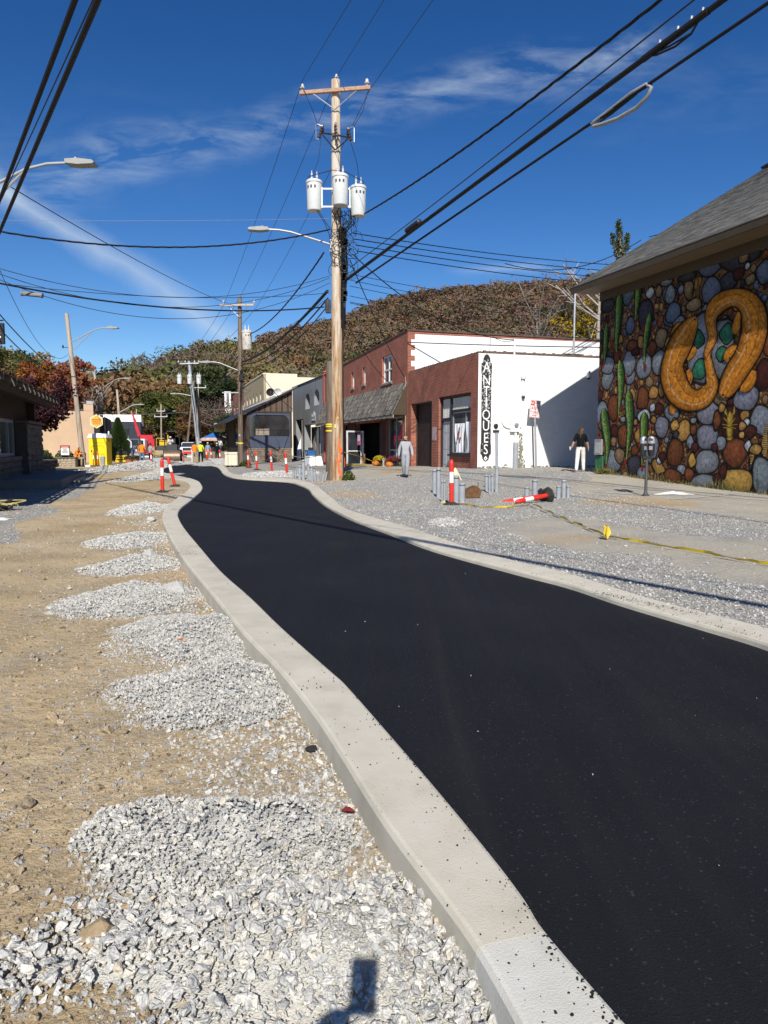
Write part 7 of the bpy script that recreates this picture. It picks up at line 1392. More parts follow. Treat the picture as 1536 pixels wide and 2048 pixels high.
PO_ = [((325, 985), (.01, 0), 'upright red and white post nearest the camera on the left verge'), ((350, 973), (-.23, .05), 'red and white post leaning left behind the nearest one'), ((303, 934), (.0, 0), 'red and white post standing alone in front of the grey shirted worker'),
       ((903, 1010), (-.01, 0), 'red and white post tied with yellow tape among the right hand pipes'), ((574, 951), (-.06, 0), 'rightmost of the four roped red posts before the wooden bar'), ((544, 945), (-.05, 0), 'third of the four roped red posts from the left'), ((514, 940), (-.04, 0), 'second of the four roped red posts from the left'), ((497, 936), (-.03, 0), 'leftmost of the four roped red posts, beside the brown pole'),
       ((441, 926), (-.06, 0), 'red and white post just left of the cream tote'), ((424, 921), (-.12, 0), 'red and white post leaning left behind the green vest worker'), ((414, 920), (-.08, 0), 'farthest red and white post beside the green vest worker')]
for (px, py), ln, lab in PO_: post(lab, GG(px, py), ln)
post('slim orange and white post left in front of the yellow toilet', GG(187, 933), (.04, 0), 1.0, .045, C_ORG, 'orange posts before the toilet'); post('slim orange and white post right in front of the yellow toilet', GG(196, 933), (.0, 0), 1.02, .045, C_ORG, 'orange posts before the toilet')
post('thick red and white post standing beside the seated worker', GG(168, 932), (.02, 0), .95, .14, C_RED, basey=False)
b = GG(1094, 1004); f = post('fallen red and white post lying with its rubber base tipped up', b+Vector((.05, .05, .17)), (0, 0)); f.rotation_euler = (R(8), R(-97), R(22)); 
f2 = dup(f, b+Vector((-.03, .42, .12)), (R(4), R(-98), R(8)), 'second fallen red and white post lying behind the first')
# grey conduit stubs
def stub(px, yb, yt, w, zoomed, lab, tilt=0., grp=None):
    s, ox, oy = zoomed; bx, by, ty = ox+px/s, oy+yb/s, oy+yt/s; g = GG(bx, by); D = g.y; h = (by-ty)/F*D; r = max(.016, w/s/F*D/2)
    root = thing('conduit_stub', lab, 'conduit', g, 0, grp); mb = MB(); t = Vector((tilt*h, 0, h)); mb.tube([(0, 0, -.1), t*.5, t], r, 14); mb.build('pipe', C_GREYPVC, root, smooth=.7)
    mb = MB(); mb.tube([t*.90, t*.93], r*1.08, 14); mb.build('black_band', C_BLACKM, root, smooth=.7); mb = MB(); mb.tube([t*.995, t*1.0+Vector((0, 0, .01))], r*1.03, 14); mb.build('cap', M('pipe_cap', (.44, .46, .48), .5, .1, 5., 0), root, smooth=.7); return root
ZR = (4.518, 840, 880); ZP = (6.4, 430, 820)
for a in ((130, 478, 268, 34, 'leftmost grey pipe with a yellow tape collar near the tied red post'), (166, 518, 253, 36, 'second grey pipe, taller, left of the tied red post'), (200, 560, 370, 16, 'thin pipe wrapped with caution tape left of the red post'), (222, 566, 366, 16, 'thin white pipe stub just left of the red post'), (325, 572, 322, 52, 'tall thick grey pipe just right of the tied red post'), (376, 562, 392, 62, 'short fat grey pipe beside the rusty box')): stub(*a[:4], ZR, a[4], grp='grey pipes round the tied red post')
for a in ((602, 466, 314, 30, 'left pipe of the bundle beside the tall riser'), (630, 486, 318, 18, 'thin middle pipe of the bundle beside the tall riser'), (655, 470, 312, 24, 'right pipe of the bundle beside the tall riser')): stub(*a[:4], ZR, a[4], -.03, grp='pipe bundle by the riser')
for a in ((964, 522, 428, 42, 'short grey pipe left of the fallen posts'), (1035, 526, 362, 46, 'tall grey pipe right behind the fallen posts'), (1250, 526, 418, 40, 'left short pipe of the three right of the tipped base'), (1296, 522, 366, 40, 'tallest pipe of the three right of the tipped base'), (1336, 518, 416, 34, 'right short pipe of the three right of the tipped base')): stub(*a[:4], ZR, a[4], grp='grey pipes by the fallen posts')
for a in ((1000, 868, 770, 27, .05), (1030, 868, 762, 26, .08), (1058, 850, 742, 26, 0), (1085, 892, 716, 38, .0), (1132, 892, 640, 40, 0), (1196, 880, 686, 32, 0), (1218, 892, 762, 34, 0), (1246, 922, 718, 28, -.05), (1284, 902, 772, 30, -.08), (1320, 912, 846, 28, 0), (1372, 920, 792, 25, .25), (1408, 905, 796, 22, .25)):
    lab = {1000: 'leftmost short grey pipe of the crowd left of the big pole', 1030: 'second short grey pipe of the crowd, left of the thick one', 1058: 'slim pipe standing just behind the thick one of the crowd', 1132: 'tallest pale pipe in the crowd of pipes left of the big pole', 1196: 'second tallest pipe, just right of the tallest pale one', 1085: 'thick pipe just left of the tallest pale one', 1218: 'shorter pipe in front of the second tallest one of the crowd', 1246: 'slim tilted pipe right of the second tallest one', 1284: 'tilted pipe farther right, before the shortest one', 1320: 'shortest pipe of the crowd left of the big pole', 1372: 'pipe leaning right, nearest the stub of the old pole', 1408: 'thin leaning pipe nearest the stub of the old pole'}[a[0]]; stub(*a[:4], ZP, lab, a[4], 'pipe cluster left of the big pole')
rs_ = thing('conduit_riser', 'tall grey riser pipe standing free before the white wall', 'conduit', GG(993, 984)); h = (984-866)/F*rs_.location.y; mb = MB(); mb.tube([(0, 0, -.1), (0, 0, h*.42)], .055, 14); mb.tube([(0, 0, h*.42), (-.02, 0, h)], .042, 14); mb.build('pipe', C_GREYPVC, rs_, smooth=.7); mb = MB(); mb.tube([(0, 0, h*.40), (0, 0, h*.44)], .064, 14); mb.build('coupling', C_GREYPVC, rs_, smooth=.7)
rb = thing('rusty_box', 'rusty steel cover tilted against the fat grey pipe', 'metal cover', GG(942, 996), .3); mb = MB(); mb.prism([(-.22, 0), (.2, .02), (.26, .2), (.1, .33), (-.2, .2)], -.12, .14); mb.build('cover', M('rust', (.13, .065, .028), .9, .4, 9., .5), rb); mb = MB(); mb.tube([(.2, 0, .2), (.2, 0, .42)], .012, 5); mb.build('rod', MATS['rust'], rb)
# ropes and caution tape
C_ROPE = M('tan_rope', (.30, .25, .14), .9, .2, 20.); C_TAPE = M('caution_tape', (.62, .46, .03), .55, .15, 5., 0)
def line(name, label, pts, r, mat, cat):
    out = []
    for a, b, s in pts:
        a, b = Vector(a), Vector(b)
        for i in range(9): t = i/8; out.append(a.lerp(b, t)-Vector((0, 0, 4*s*t*(1-t))))
    mb = MB(); mb.tube(out, r, 5); return mb.build(name, mat, None, smooth=1.2, label=label, category=cat)
tp_ = lambda px, py, z=1.0, l=0: GG(px, py)+Vector((l, 0, z))
ps = [tp_(441, 926, 1.0, -.06), tp_(497, 936, 1., -.03), tp_(514, 940, 1., -.04), tp_(544, 945, 1., -.05), tp_(574, 951, 1., -.06)]
line('rope', 'tan rope drooping between the four red posts and the big pole', [(ps[1], ps[2], .05), (ps[2], ps[3], .55), (ps[3], ps[4], .28), (ps[4], (MPX-.3, MPY-.1, 1.2), .22)], .016, C_ROPE, 'rope')
def ribbon(label, pts, w, n=60, words=0):
    P_ = [Vector(p) for p in pts]; v = []; L_ = [0]
    for a, b in zip(P_[:-1], P_[1:]): L_.append(L_[-1]+(b-a).length)
    def at(s):
        for i in range(len(P_)-1):
            if s <= L_[i+1]+1e-6: return P_[i].lerp(P_[i+1], (s-L_[i])/max(1e-6, L_[i+1]-L_[i])), (P_[i+1]-P_[i]).normalized()
        return P_[-1], (P_[-1]-P_[-2]).normalized()
    root = thing('caution_tape', label, 'caution tape', tuple(P_[0])); O = P_[0]; rr = random.Random(4)
    for i in range(n+1):
        p, d = at(L_[-1]*i/n); tw = .45+.5*math.sin(i*.55)+rr.uniform(-.15, .15); up_ = Vector((0, 0, 1)); sd = d.cross(up_).normalized(); q = (up_*math.cos(tw)*.8+sd*math.sin(tw))*w; lift = Vector((0, 0, .012+.012*abs(math.sin(i*.9)))); v += [p-O+lift, p-O+q+lift]
    mb = MB(); mb.add(v, [(2*i, 2*i+2, 2*i+3, 2*i+1) for i in range(n)]); tape = mb.build('tape', C_TAPE, root)
    if words:
        for k in range(words):
            s0 = L_[-1]*(.46+.5*k/words); i = int(s0/L_[-1]*n); a, b, c_ = Vector(v[2*i]), Vector(v[2*i+1]), Vector(v[min(2*i+4, len(v)-2)]); x = (c_-a).normalized(); y = (b-a).normalized(); z = x.cross(y).normalized(); y = z.cross(x)
            t = text('caution_lettering', 'CAUTION', w*1.05, C_BLACKM, tape, (0, 0, 0), ext=.001); m4 = Matrix((x, y, z)).transposed().to_4x4(); m4.translation = (a+b)/2+z*(-.004)+x*.12; t.matrix_local = m4
            if (m4.to_3x3() @ Vector((0, 0, 1))).y > 0: pass
    return root
g = lambda px, py, dz=.0: GG(px, py)+Vector((0, 0, dz))
ribbon('yellow caution tape trailing over the gravel to the right edge', [g(1062, 1013, .05), g(1110, 1032), g(1160, 1053), g(1212, 1075), g(1290, 1090), g(1400, 1108), g(1560, 1138)], .05, 90, 5)
ribbon('yellow caution tape strung low from the big pole toward the pumpkins', [Vector((MPX+.2, MPY-.2, 1.15)), FA(720, -2, .75), FA(775, -1.4, .25)], .05, 24)
ribbon('limp white and yellow tape lying between the pipes and fallen posts', [g(905, 1000, .1), g(925, 1010), g(960, 1017), g(1010, 1017), g(1058, 1012)], .05, 40)
tb = thing('tape_knot', 'crumpled yellow tape knot standing on the gravel', 'tape knot', GG(1214, 1080)); mb = MB(); q = random.Random(8)
for i in range(16): a = q.uniform(0, 6.28); mb.add([(0, 0, .01), (.06*math.cos(a), .06*math.sin(a), .1), (.05*math.cos(a+.4), .05*math.sin(a+.4), .24*q.uniform(.6, 1)), (.01*math.cos(a+1), .01, .2)], [(0, 1, 2, 3)])
mb.build('knot', C_TAPE, tb)
for (px, py, lab) in ((886, 1003, 'yellow tape tangled round the thin pipes'), (908, 938, 'pale tape bow tied at the top of the red post')):
    tb = thing('tape_bow', lab, 'tape knot', GG(px, 1005)+Vector((0, -.08, .05 if py > 960 else .85))); mb = MB()
    for i in range(9): a = q.uniform(0, 6.28); l = q.uniform(.12, .3); mb.add([(0, 0, 0), (.02, 0, .02), (l*math.cos(a)*.6+.02, -.03, -abs(l)), (l*math.cos(a)*.6, -.03, -abs(l)*1.05)], [(0, 1, 2, 3)])
    mb.build('bow', C_TAPE if py > 960 else M('pale_tape', (.62, .56, .36), .6), tb)
# parking meter, signs, litter
pm_ = thing('parking_meter', 'twin head parking meter on a dark post before the mural', 'parking meter', GG(1292, 966)); mb = MB(); mb.lathe([(.0, 0), (.10, 0), (.10, .03), (.06, .06), (.04, .12), (.036, .98), (.06, 1.0), (0, 1.02)], 12); mb.build('post', M('dark_post', (.06, .06, .065), .5, .15, 4.), pm_, smooth=.6)
mb = MB(); mb.box(-.13, .13, -.05, .05, .98, 1.06, 0, .015); mb.build('yoke', C_BLACKM, pm_)
for s in (-1, 1):
    o = link('meter_head', None, pm_, (.105*s, 0, 1.06), (0, 0, -.5*s)); mb = MB(); mb.lathe([(0, 0), (.06, 0), (.085, .06), (.095, .2), (.09, .34), (0, .35)], 14, T=Matrix.Scale(.8, 4, (0, 1, 0))); mb.build('housing', C_BLACKM, o, smooth=.7)
    mb = MB(); mb.lathe([(.093, .33), (.1, .4), (.085, .48), (.05, .52), (0, .53)], 14, T=Matrix.Scale(.8, 4, (0, 1, 0))); mb.build('dome', C_GALV, o, smooth=.7); mb = MB(); mb.box(-.05, .05, -.082, -.07, .40, .47, 0, .004); mb.build('display', C_GLASS, o)
    mb = MB(); mb.box(-.045, .045, -.08, -.07, .16, .26, 0, .004); mb.build('coin_plate', C_GALV, o)
ns = thing('parking_sign', 'red and white no parking any time sign on a leaning post by the white wall', 'road sign', (*rloc(.40, 2.66)[:2], .40), TH); mb = MB(); mb.tube([(0, 0, -.2), (.03, -.16, 2.75)], .045, 8); mb.build('post', C_GALV, ns, smooth=.7)
T = Matrix.Translation((.06, -.16, 2.62)) @ Matrix.Rotation(R(-5), 4, 'X'); mb = MB(); mb.box(-.005, .005, -.25, .25, -.38, .38, 0, .0, T=T); sp_ = mb.build('sign_plate', M('sign_white', (.74, .72, .70), .5, .05, 5., 0), ns)
C_SRED = M('sign_red', (.50, .03, .03), .5, .05, 5., 0); mb = MB()
for a in ((-.235, .235, .35, .365), (-.235, .235, -.365, -.35), (-.235, -.22, -.35, .35), (.22, .235, -.35, .35), (-.21, -.02, .14, .335)): mb.box(.006, .009, *a, T=T)
mb.build('red_border', C_SRED, sp_)
def sgt(s, sz, y, z, mat, sx=1.): t = text('sign_lettering', s, sz, mat, sp_, (0, 0, 0), ext=.002, sx=1); t.matrix_local = T @ Matrix.Translation((.010, y, z)) @ Matrix.Rotation(PI/2, 4, 'Z') @ Matrix.Rotation(PI/2, 4, 'X') @ Matrix.Diagonal((sx, 1, 1, 1))
sgt('NO', .17, -.115, .24, C_WHITEP); sgt('PARKING', .085, .10, .26, C_SRED, .65); sgt('ANY', .19, .0, .02, C_SRED); sgt('TIME', .19, .0, -.17, C_SRED, .95); mb = MB(); mb.box(.006, .009, -.13, .13, -.30, -.27, T=T); mb.build('arrow_bar', C_SRED, sp_)
def rag(label, p, sx, sy, h, mat, seed, name='plastic_sheet', cat='plastic sheet'):
    q = random.Random(seed); root = thing(name, label, cat, p); n = 9; v = [((i/(n-1)-.5)*sx*(1+.2*math.sin(j)), (j/(n-1)-.5)*sy*(1+.2*math.cos(i)), h*(.3+.7*q.random())*math.sin(PI*(i+.5)/n)*math.sin(PI*(j+.5)/n)+.005) for j in range(n) for i in range(n)]; mb = MB(); mb.add(v, [(j*n+i, j*n+i+1, (j+1)*n+i+1, (j+1)*n+i) for j in range(n-1) for i in range(n-1)]); mb.build('sheet', mat, root, smooth=1.); return root
rag('crumpled white plastic sheet lying near the parking meter', GG(1346, 972), .95, .35, .10, C_WHITEP, 3)
for (a, b_, lab) in ((((1190, 981), (1290, 971)), 0, 'faded white bay line before the meter'), (((1340, 1000), (1470, 985)), 0, 'faded white bay line right of the meter'), (((700, 951), (830, 940)), 0, 'faded line before the step'), (((850, 942), (925, 934)), 0, 'faded line before the shutter')):
    p, q_ = GG(*a[0]), GG(*a[1]); mb = MB(); d = (q_-p); sd = Vector((-d.y, d.x, 0)).normalized()*.05; n = 14; v = []
    for i in range(n+1): c = p+d*(i/n); zz = float(ground_z(np.array([c.x]), np.array([c.y]))[0])+.012; v += [(c.x-sd.x, c.y-sd.y, zz), (c.x+sd.x, c.y+sd.y, zz)]
    mb.add(v, [(2*i, 2*i+2, 2*i+3, 2*i+1) for i in range(n)]); mb.build('bay_line', M('worn_white_line', (.52, .51, .47), .9, .35, 6.), kind='structure')
# yellow portable toilet
tl_ = thing('portable_toilet', 'bright yellow portable toilet with a white roof', 'portable toilet', (-20.45, 50.9, -.05), R(3)); C_TYEL = M('toilet_yellow', (.78, .60, .01), .45, .06, 2., 0, spec=.4)
mb = MB(); mb.box(-.62, .62, 0, 1.15, .12, 2.02, 0, .02); mb.build('cabin', C_TYEL, tl_); mb = MB(); mb.box(-.66, .66, -.05, 1.2, 0, .12, 0, .01); mb.build('skid', C_TYEL, tl_)
mb = MB(); mb.add([(-.68, -.06, 2.02), (.68, -.06, 2.02), (.68, 1.22, 2.02), (-.68, 1.22, 2.02), (-.6, .02, 2.28), (.6, .02, 2.28), (.6, 1.1, 2.28), (-.6, 1.1, 2.28)], [(3, 2, 1, 0), (0, 1, 5, 4), (1, 2, 6, 5), (2, 3, 7, 6), (3, 0, 4, 7)]); mb.prism([(-.6, 2.275), (0, 2.34), (.6, 2.275)], .04, 1.08); rf = mb.build('roof', C_WHITEP, tl_); mb = MB(); mb.tube([(.52, .9, 2.2), (.52, .9, 2.5)], .05, 8); mb.build('vent_pipe', C_WHITEP, rf)
mb = MB(); frame_rect(mb, -.5, .5, .16, 1.98, -.022, -.002, .03); mb.box(-.5, .5, -.02, -.002, .88, .9); fr = mb.build('door', C_TYEL, tl_); mb = MB(); mb.box(-.44, -.38, -.05, -.022, 1.0, 1.15, 0, .005); mb.build('latch', C_BLACKM, fr)
mb = MB()
for i in range(9): mb.box(-.3+i*.075, -.27+i*.075, -.03, -.004, 1.62+.012*(i % 3), 1.66+.012*(i % 3))
mb.tube([(-.46, -.012, 1.25), (-.4, -.012, 1.38), (-.25, -.012, 1.45), (.25, -.012, 1.45), (.4, -.012, 1.38), (.46, -.012, 1.25)], .012, 5); mb.build('door_marks', M('dark_yellow', (.40, .28, .01), .6), fr)
mb = MB()
for i in range(5): mb.box(.622, .628, .25, .9, 1.72+i*.045, 1.74+i*.045)
mb.build('side_vent', MATS['dark_yellow'], tl_)
# hex sign, notice board, low stone wall, planter box, bucket
hx = thing('hex_sign', 'orange hexagonal sign with a cream rim on a post behind the yellow toilet', 'sign', (-22.9, 57, 0)); hexp = lambda r, w: [(r*w*math.sin(i*PI/3), r*math.cos(i*PI/3)) for i in range(6)]
mb = MB(); mb.tube([(.62, .1, 0), (.62, .1, 3.7)], .05, 8); mb.tube([(.62, .1, 3.4), (.1, .1, 3.4)], .03, 6); mb.build('post', C_BLACKM, hx); T = Matrix.Translation((0, 0, 3.33)); mb = MB(); mb.prism(hexp(.56, 1.02), -.03, .03, 'XZ', T=T); pl = mb.build('rim', M('cream_paint', (.66, .62, .42), .6), hx); mb = MB(); mb.prism(hexp(.47, 1.02), -.038, -.032, 'XZ', T=T); fc = mb.build('face', M('sign_orange', (.72, .36, .05), .6, .12, 5.), hx)
mb = MB(); q = random.Random(5)
for i, (w, z, h) in enumerate(((.36, .12, .09), (.3, -.0, .05), (.26, -.1, .05), (.30, -.2, .06))):
    x = -w
    while x < w: l = q.uniform(.03, .09); mb.box(x, min(w, x+l), -.044, -.039, 3.33+z-h/2, 3.33+z+h/2); x += l+.022
mb.build('lettering', M('sign_rust', (.28, .07, .02), .7), fc)
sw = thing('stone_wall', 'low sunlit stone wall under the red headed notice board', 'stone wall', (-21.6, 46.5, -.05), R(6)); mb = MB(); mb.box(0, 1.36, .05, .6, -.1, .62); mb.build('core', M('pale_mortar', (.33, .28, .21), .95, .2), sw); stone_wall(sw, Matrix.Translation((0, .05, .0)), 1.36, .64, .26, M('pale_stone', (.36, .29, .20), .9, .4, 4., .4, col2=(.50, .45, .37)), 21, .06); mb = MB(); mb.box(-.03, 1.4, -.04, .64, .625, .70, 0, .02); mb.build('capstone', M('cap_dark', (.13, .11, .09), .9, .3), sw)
nb = thing('notice_board', 'small white notice board with a red heading on the stone wall', 'notice board', (-20.92, 46.75, .64), R(4)); mb = MB(); frame_rect(mb, -.30, .30, .12, .78, -.03, .03, .035); mb.box(-.27, -.2, -.02, .02, 0, .12); mb.box(.2, .27, -.02, .02, 0, .12); mb.build('frame', C_BLACKM, nb); mb = MB(); mb.box(-.265, .265, -.01, .01, .155, .745); pn = mb.build('panel', C_WHITEP, nb); mb = MB(); mb.box(-.26, .26, -.016, -.011, .60, .74); mb.build('red_heading', C_SRED, pn); mb = MB(); mb.box(-.22, .22, -.021, -.017, .645, .70); mb.build('heading_lettering', M('pink_white', (.7, .5, .48), .7, .3, 30.), pn)
mb = MB()
for i, w in enumerate((.15, .11, .19, .2, .17)): mb.box(-w, w, -.016, -.011, .53-i*.065, .56-i*.065)
mb.build('lettering', C_BLACKM, pn)
bx = thing('black_planter', 'black box seat under the seated worker', 'box', (-20.2, 47.6, -.05), R(5)); mb = MB(); mb.box(-.2, .2, -.2, .22, 0, .58, 0, .02); mb.build('body', C_BLACKM, bx); mb = MB(); mb.box(-.22, .22, -.22, .24, .56, .60, 0, .01); mb.build('lid', C_BLACKM, bx)
bk = thing('white_tray', 'white plastic tub at the feet of the seated worker', 'tub', (-19.65, 47.3, -.05)); mb = MB(); mb.lathe([(0, 0), (.2, 0), (.25, .17), (.27, .18), (.23, .16), (.19, .02), (0, .02)], 4, T=Matrix.Rotation(PI/4, 4, 'Z')); mb.build('tub', C_WHITEP, bk)
gb = thing('grey_bin', 'small grey bin between the thick red post and the toilet', 'bin', (-20.15+.55, 49.6, -.05)); mb = MB(); mb.lathe([(0, 0), (.14, 0), (.18, .62), (.19, .66), (.12, .72), (0, .73)], 12); mb.build('body', M('bin_grey', (.33, .36, .38), .6), gb, smooth=.6); mb = MB(); mb.tube([(-.1, 0, .7), (-.1, 0, .85), (.1, 0, .85), (.1, 0, .7)], .012, 5); mb.build('handle', C_BLACKM, gb)
for (x, y, s, lab) in ((-19.3, 53.8, 1.05, 'left terracotta pot of trailing flowers'), (-19.75+.35, 55.6, 1., 'right terracotta pot of dark leaves')):
    root = thing('flower_pot', lab, 'flower pot', (x, y, -.05), 0, 'terracotta pots'); mb = MB(); mb.lathe([(0, 0), (.15*s, 0), (.22*s, .3*s), (.22*s, .36*s), (.25*s, .36*s), (.25*s, .42*s), (.2*s, .42*s), (.19*s, .34*s), (0, .34*s)], 18); mb.build('pot', M('terracotta', (.42, .135, .055), .85, .15, 4.), root, smooth=.5); mb = MB(); q = random.Random(int(x*9))
    for _ in range(420): d = Vector((q.gauss(0, 1), q.gauss(0, 1), abs(q.gauss(0, 1)))).normalized()*q.random()**.4; p = Vector((d.x*.34, d.y*.34, .4*s+d.z*.3)); a = Vector((q.gauss(0, 1), q.gauss(0, 1), q.gauss(0, 1))).normalized(); b_ = a.orthogonal(); e = .045; mb.add([p-a*e, p+b_*e*.6, p+a*e, p-b_*e*.6], [(0, 1, 2, 3)], 0, mul(q.choice([(.05, .07, .025), (.03, .05, .02), (.09, .07, .05), (.35, .2, .22) if q.random() < .3 else (.04, .06, .02)]), q.uniform(.7, 1.3)))
    mb.build('plant', M_attr('leaf'), root)
# cream tote
it = thing('cream_tote', 'ribbed cream plastic tote on a pallet at the lane edge', 'tote', GG(464, 934), R(4)); C_TOTE = M('tote_cream', (.62, .58, .44), .6, .08, 3., .1); w = .38
mb = MB(); mb.box(-w, w, -w, w, .10, .82, 0, .02); mb.build('body', C_TOTE, it); mb = MB(); mb.box(-w-.03, w+.03, -w-.03, w+.03, .82, .96, 0, .02); mb.build('lid', C_TOTE, it); rm = MB(); rm.box(-.03, .03, -.03, 0, .12, .82, 0, .008); r0 = rm.build('rib', C_TOTE, it); r0.location = (-.34, -w, 0)
for i in range(1, 5): share(r0, it, (-.34+i*.17, -w, 0))
for i in range(5): share(r0, it, (w, -.34+i*.17, 0), (0, 0, PI/2))
rm = MB(); rm.box(-.05, .05, -w, w, 0, .1); r0 = rm.build('pallet_runner', C_OLD2, it); r0.location = (-.28, 0, 0)
for x in (0, .28): share(r0, it, (x, 0, 0))
# shopfront clutter
C_PUMP = M('pumpkin', (.62, .19, .02), .6, .15, 6., .1)
def pumpkin(label, p, s):
    root = thing('pumpkin', label, 'pumpkin', p, 0, 'pumpkins on the step'); mb = MB(); n, m_ = 30, 9; v = []
    for j in range(m_+1):
        t = PI*j/m_
        for i in range(n): a = 2*PI*i/n; r_p = s*math.sin(t)*(1+.07*math.cos(a*10)); v.append((r_p*math.cos(a), r_p*math.sin(a), s*.85-s*.85*math.cos(t)*(.92)))
    mb.add(v, [(j*n+i, j*n+(i+1) % n, (j+1)*n+(i+1) % n, (j+1)*n+i) for j in range(m_) for i in range(n)]); mb.build('flesh', C_PUMP, root, smooth=1.2); mb = MB(); mb.tube([(0, 0, 1.6*s), (.02, 0, 1.95*s), (.08*s+.03, 0, 2.1*s)], [.18*s, .12*s, .14*s], 7); mb.build('stem', M('pumpkin_stem', (.14, .15, .05), .9), root)
pumpkin('left pumpkin on the step below the yellow flowers', FA(751, -1.0, .21), .21); pumpkin('right pumpkin, tipped, below the red flowers', FA(779, -1.0, .21), .20)
def mum(label, p, r, cols, ph):
    root = thing('flower_tub', label, 'flower tub', p, 0, 'chrysanthemum tubs'); mb = MB(); mb.lathe([(0, 0), (r*.55, 0), (r*.72, ph), (r*.76, ph), (r*.6, ph-.03), (0, ph-.03)], 14); mb.build('tub', C_BLACKM, root, smooth=.5); mb = MB(); q = random.Random(3)
    for _ in range(900): d = Vector((q.gauss(0, 1), q.gauss(0, 1), abs(q.gauss(0, .9)))).normalized()*q.uniform(.82, 1.02); p = Vector((d.x*r, d.y*r, ph+d.z*r*.75)); a = Vector((q.gauss(0, 1), q.gauss(0, 1), q.gauss(0, 1))).normalized(); b_ = a.orthogonal(); e = .035; mb.add([p-a*e, p+b_*e, p+a*e, p-b_*e], [(0, 1, 2, 3)], 0, mul(q.choice(cols), q.uniform(.7, 1.2)))
    mb.build('blooms', M_attr('leaf'), root)
mum('tub of yellow chrysanthemums by the open glass door', FA(758, -.75, .21), .34, [(.62, .47, .03), (.55, .40, .02), (.12, .14, .03)], .36); mum('tub of crimson and magenta chrysanthemums beside the brick pier', FA(786, -.75, .21), .36, [(.32, .02, .04), (.30, .03, .14), (.22, .04, .02), (.07, .08, .03)], .36)
bt_ = thing('flower_bench', 'black bench behind the crimson flowers', 'bench', FA(790, -.45, .21), TH); mb = MB(); mb.box(-.9, .9, -.2, .2, .42, .47); mb.build('seat', C_BLACKM, bt_)
for x in (-.8, .75): mb = MB(); mb.box(x, x+.06, -.18, .18, 0, .42); mb.build('leg', C_BLACKM, bt_)
gh = thing('wooden_ghost', 'small cream wooden figure between the two pumpkins', 'ornament', FA(767, -.95, .21)); mb = MB(); mb.lathe([(0, 0), (.07, 0), (.055, .3), (.085, .38), (.07, .46), (0, .48)], 10); mb.build('body', M('cream_wood', (.6, .5, .34), .8), gh, smooth=.9); mb = MB(); mb.box(-.03, .03, -.085, -.07, .40, .43); mb.build('face', C_BLACKM, gh)
wr = thing('door_wreath', 'twig wreath with an orange bow propped at the open glass door', 'wreath', FA(727, -1.15, .62), TH); mb = MB(); q = random.Random(2); mb.tube([(.26*math.cos(t), 0, .26*math.sin(t)) for t in np.linspace(0, 6.283, 20)], .05, 6)
for _ in range(220): t = q.uniform(0, 6.28); p = Vector((.26*math.cos(t), q.uniform(-.05, .05), .26*math.sin(t)))+Vector((q.gauss(0, .04), 0, q.gauss(0, .04))); a = Vector((q.gauss(0, 1), q.gauss(0, 1), q.gauss(0, 1))).normalized()*.05; b_ = a.orthogonal()*.4; mb.add([p-a, p+b_, p+a, p-b_], [(0, 1, 2, 3)])
mb.build('ring', M('twig_brown', (.22, .13, .07), .9, .4, 20.), wr); mb = MB(); mb.lathe([(0, -.06), (.08, -.03), (.08, .03), (0, .06)], 8, (.04, -.06, -.22)); mb.build('bow', C_PUMP, wr)
fl = thing('feather_flag', 'navy and white feather flag leaning before the grey building', 'flag', FA(600, -3.2, -.05)); mb = MB(); mb.tube([(.0, 0, 0), (.12, 0, 2.0)], .015, 6); mb.build('pole', C_GALV, fl); mb = MB(); v = []
for i in range(11):
    t = i/10; z = 1.98-1.5*t; w_ = .06+.42*t*(1.15-t*.6); v += [(.12-.06*t+.01, .03*math.sin(t*7), z), (.12-.06*t-w_, .10*math.sin(t*7+1), z-.10*t)]
mb.add(v, [(2*i, 2*i+1, 2*i+3, 2*i+2) for i in range(5)], 0); mb.add(v, [(2*i, 2*i+1, 2*i+3, 2*i+2) for i in range(5, 10)], 1); mb.build('cloth', [C_WHITEP, M('navy_cloth', (.03, .04, .09), .8)], fl)
tbw = thing('draped_table', 'table under a white sheet outside the grey building', 'table', FA(627, -2.6, -.05), TH); mb = MB(); q = random.Random(4); n = 14; v = []
for j, (z, k) in enumerate(((.72, .0), (.72, 1.), (.5, 1.06), (.25, 1.14), (.03, 1.22))):
    for i in range(24): a = 2*PI*i/24; cx_, cy_ = max(-.75, min(.75, 1.1*math.cos(a))), max(-.4, min(.4, .6*math.sin(a))); f_ = 1+(.05*math.sin(i*2.6) if j > 1 else 0); v.append((cx_*k*f_, cy_*k*f_, z))
mb.add(v, [(j*24+i, j*24+(i+1) % 24, (j+1)*24+(i+1) % 24, (j+1)*24+i) for j in range(4) for i in range(24)]); mb.build('white_sheet', C_WHITEP, tbw, smooth=.8); mb = MB(); mb.box(-.72, .72, -.37, .37, .66, .71); mb.build('table_top', C_OLD2, tbw)
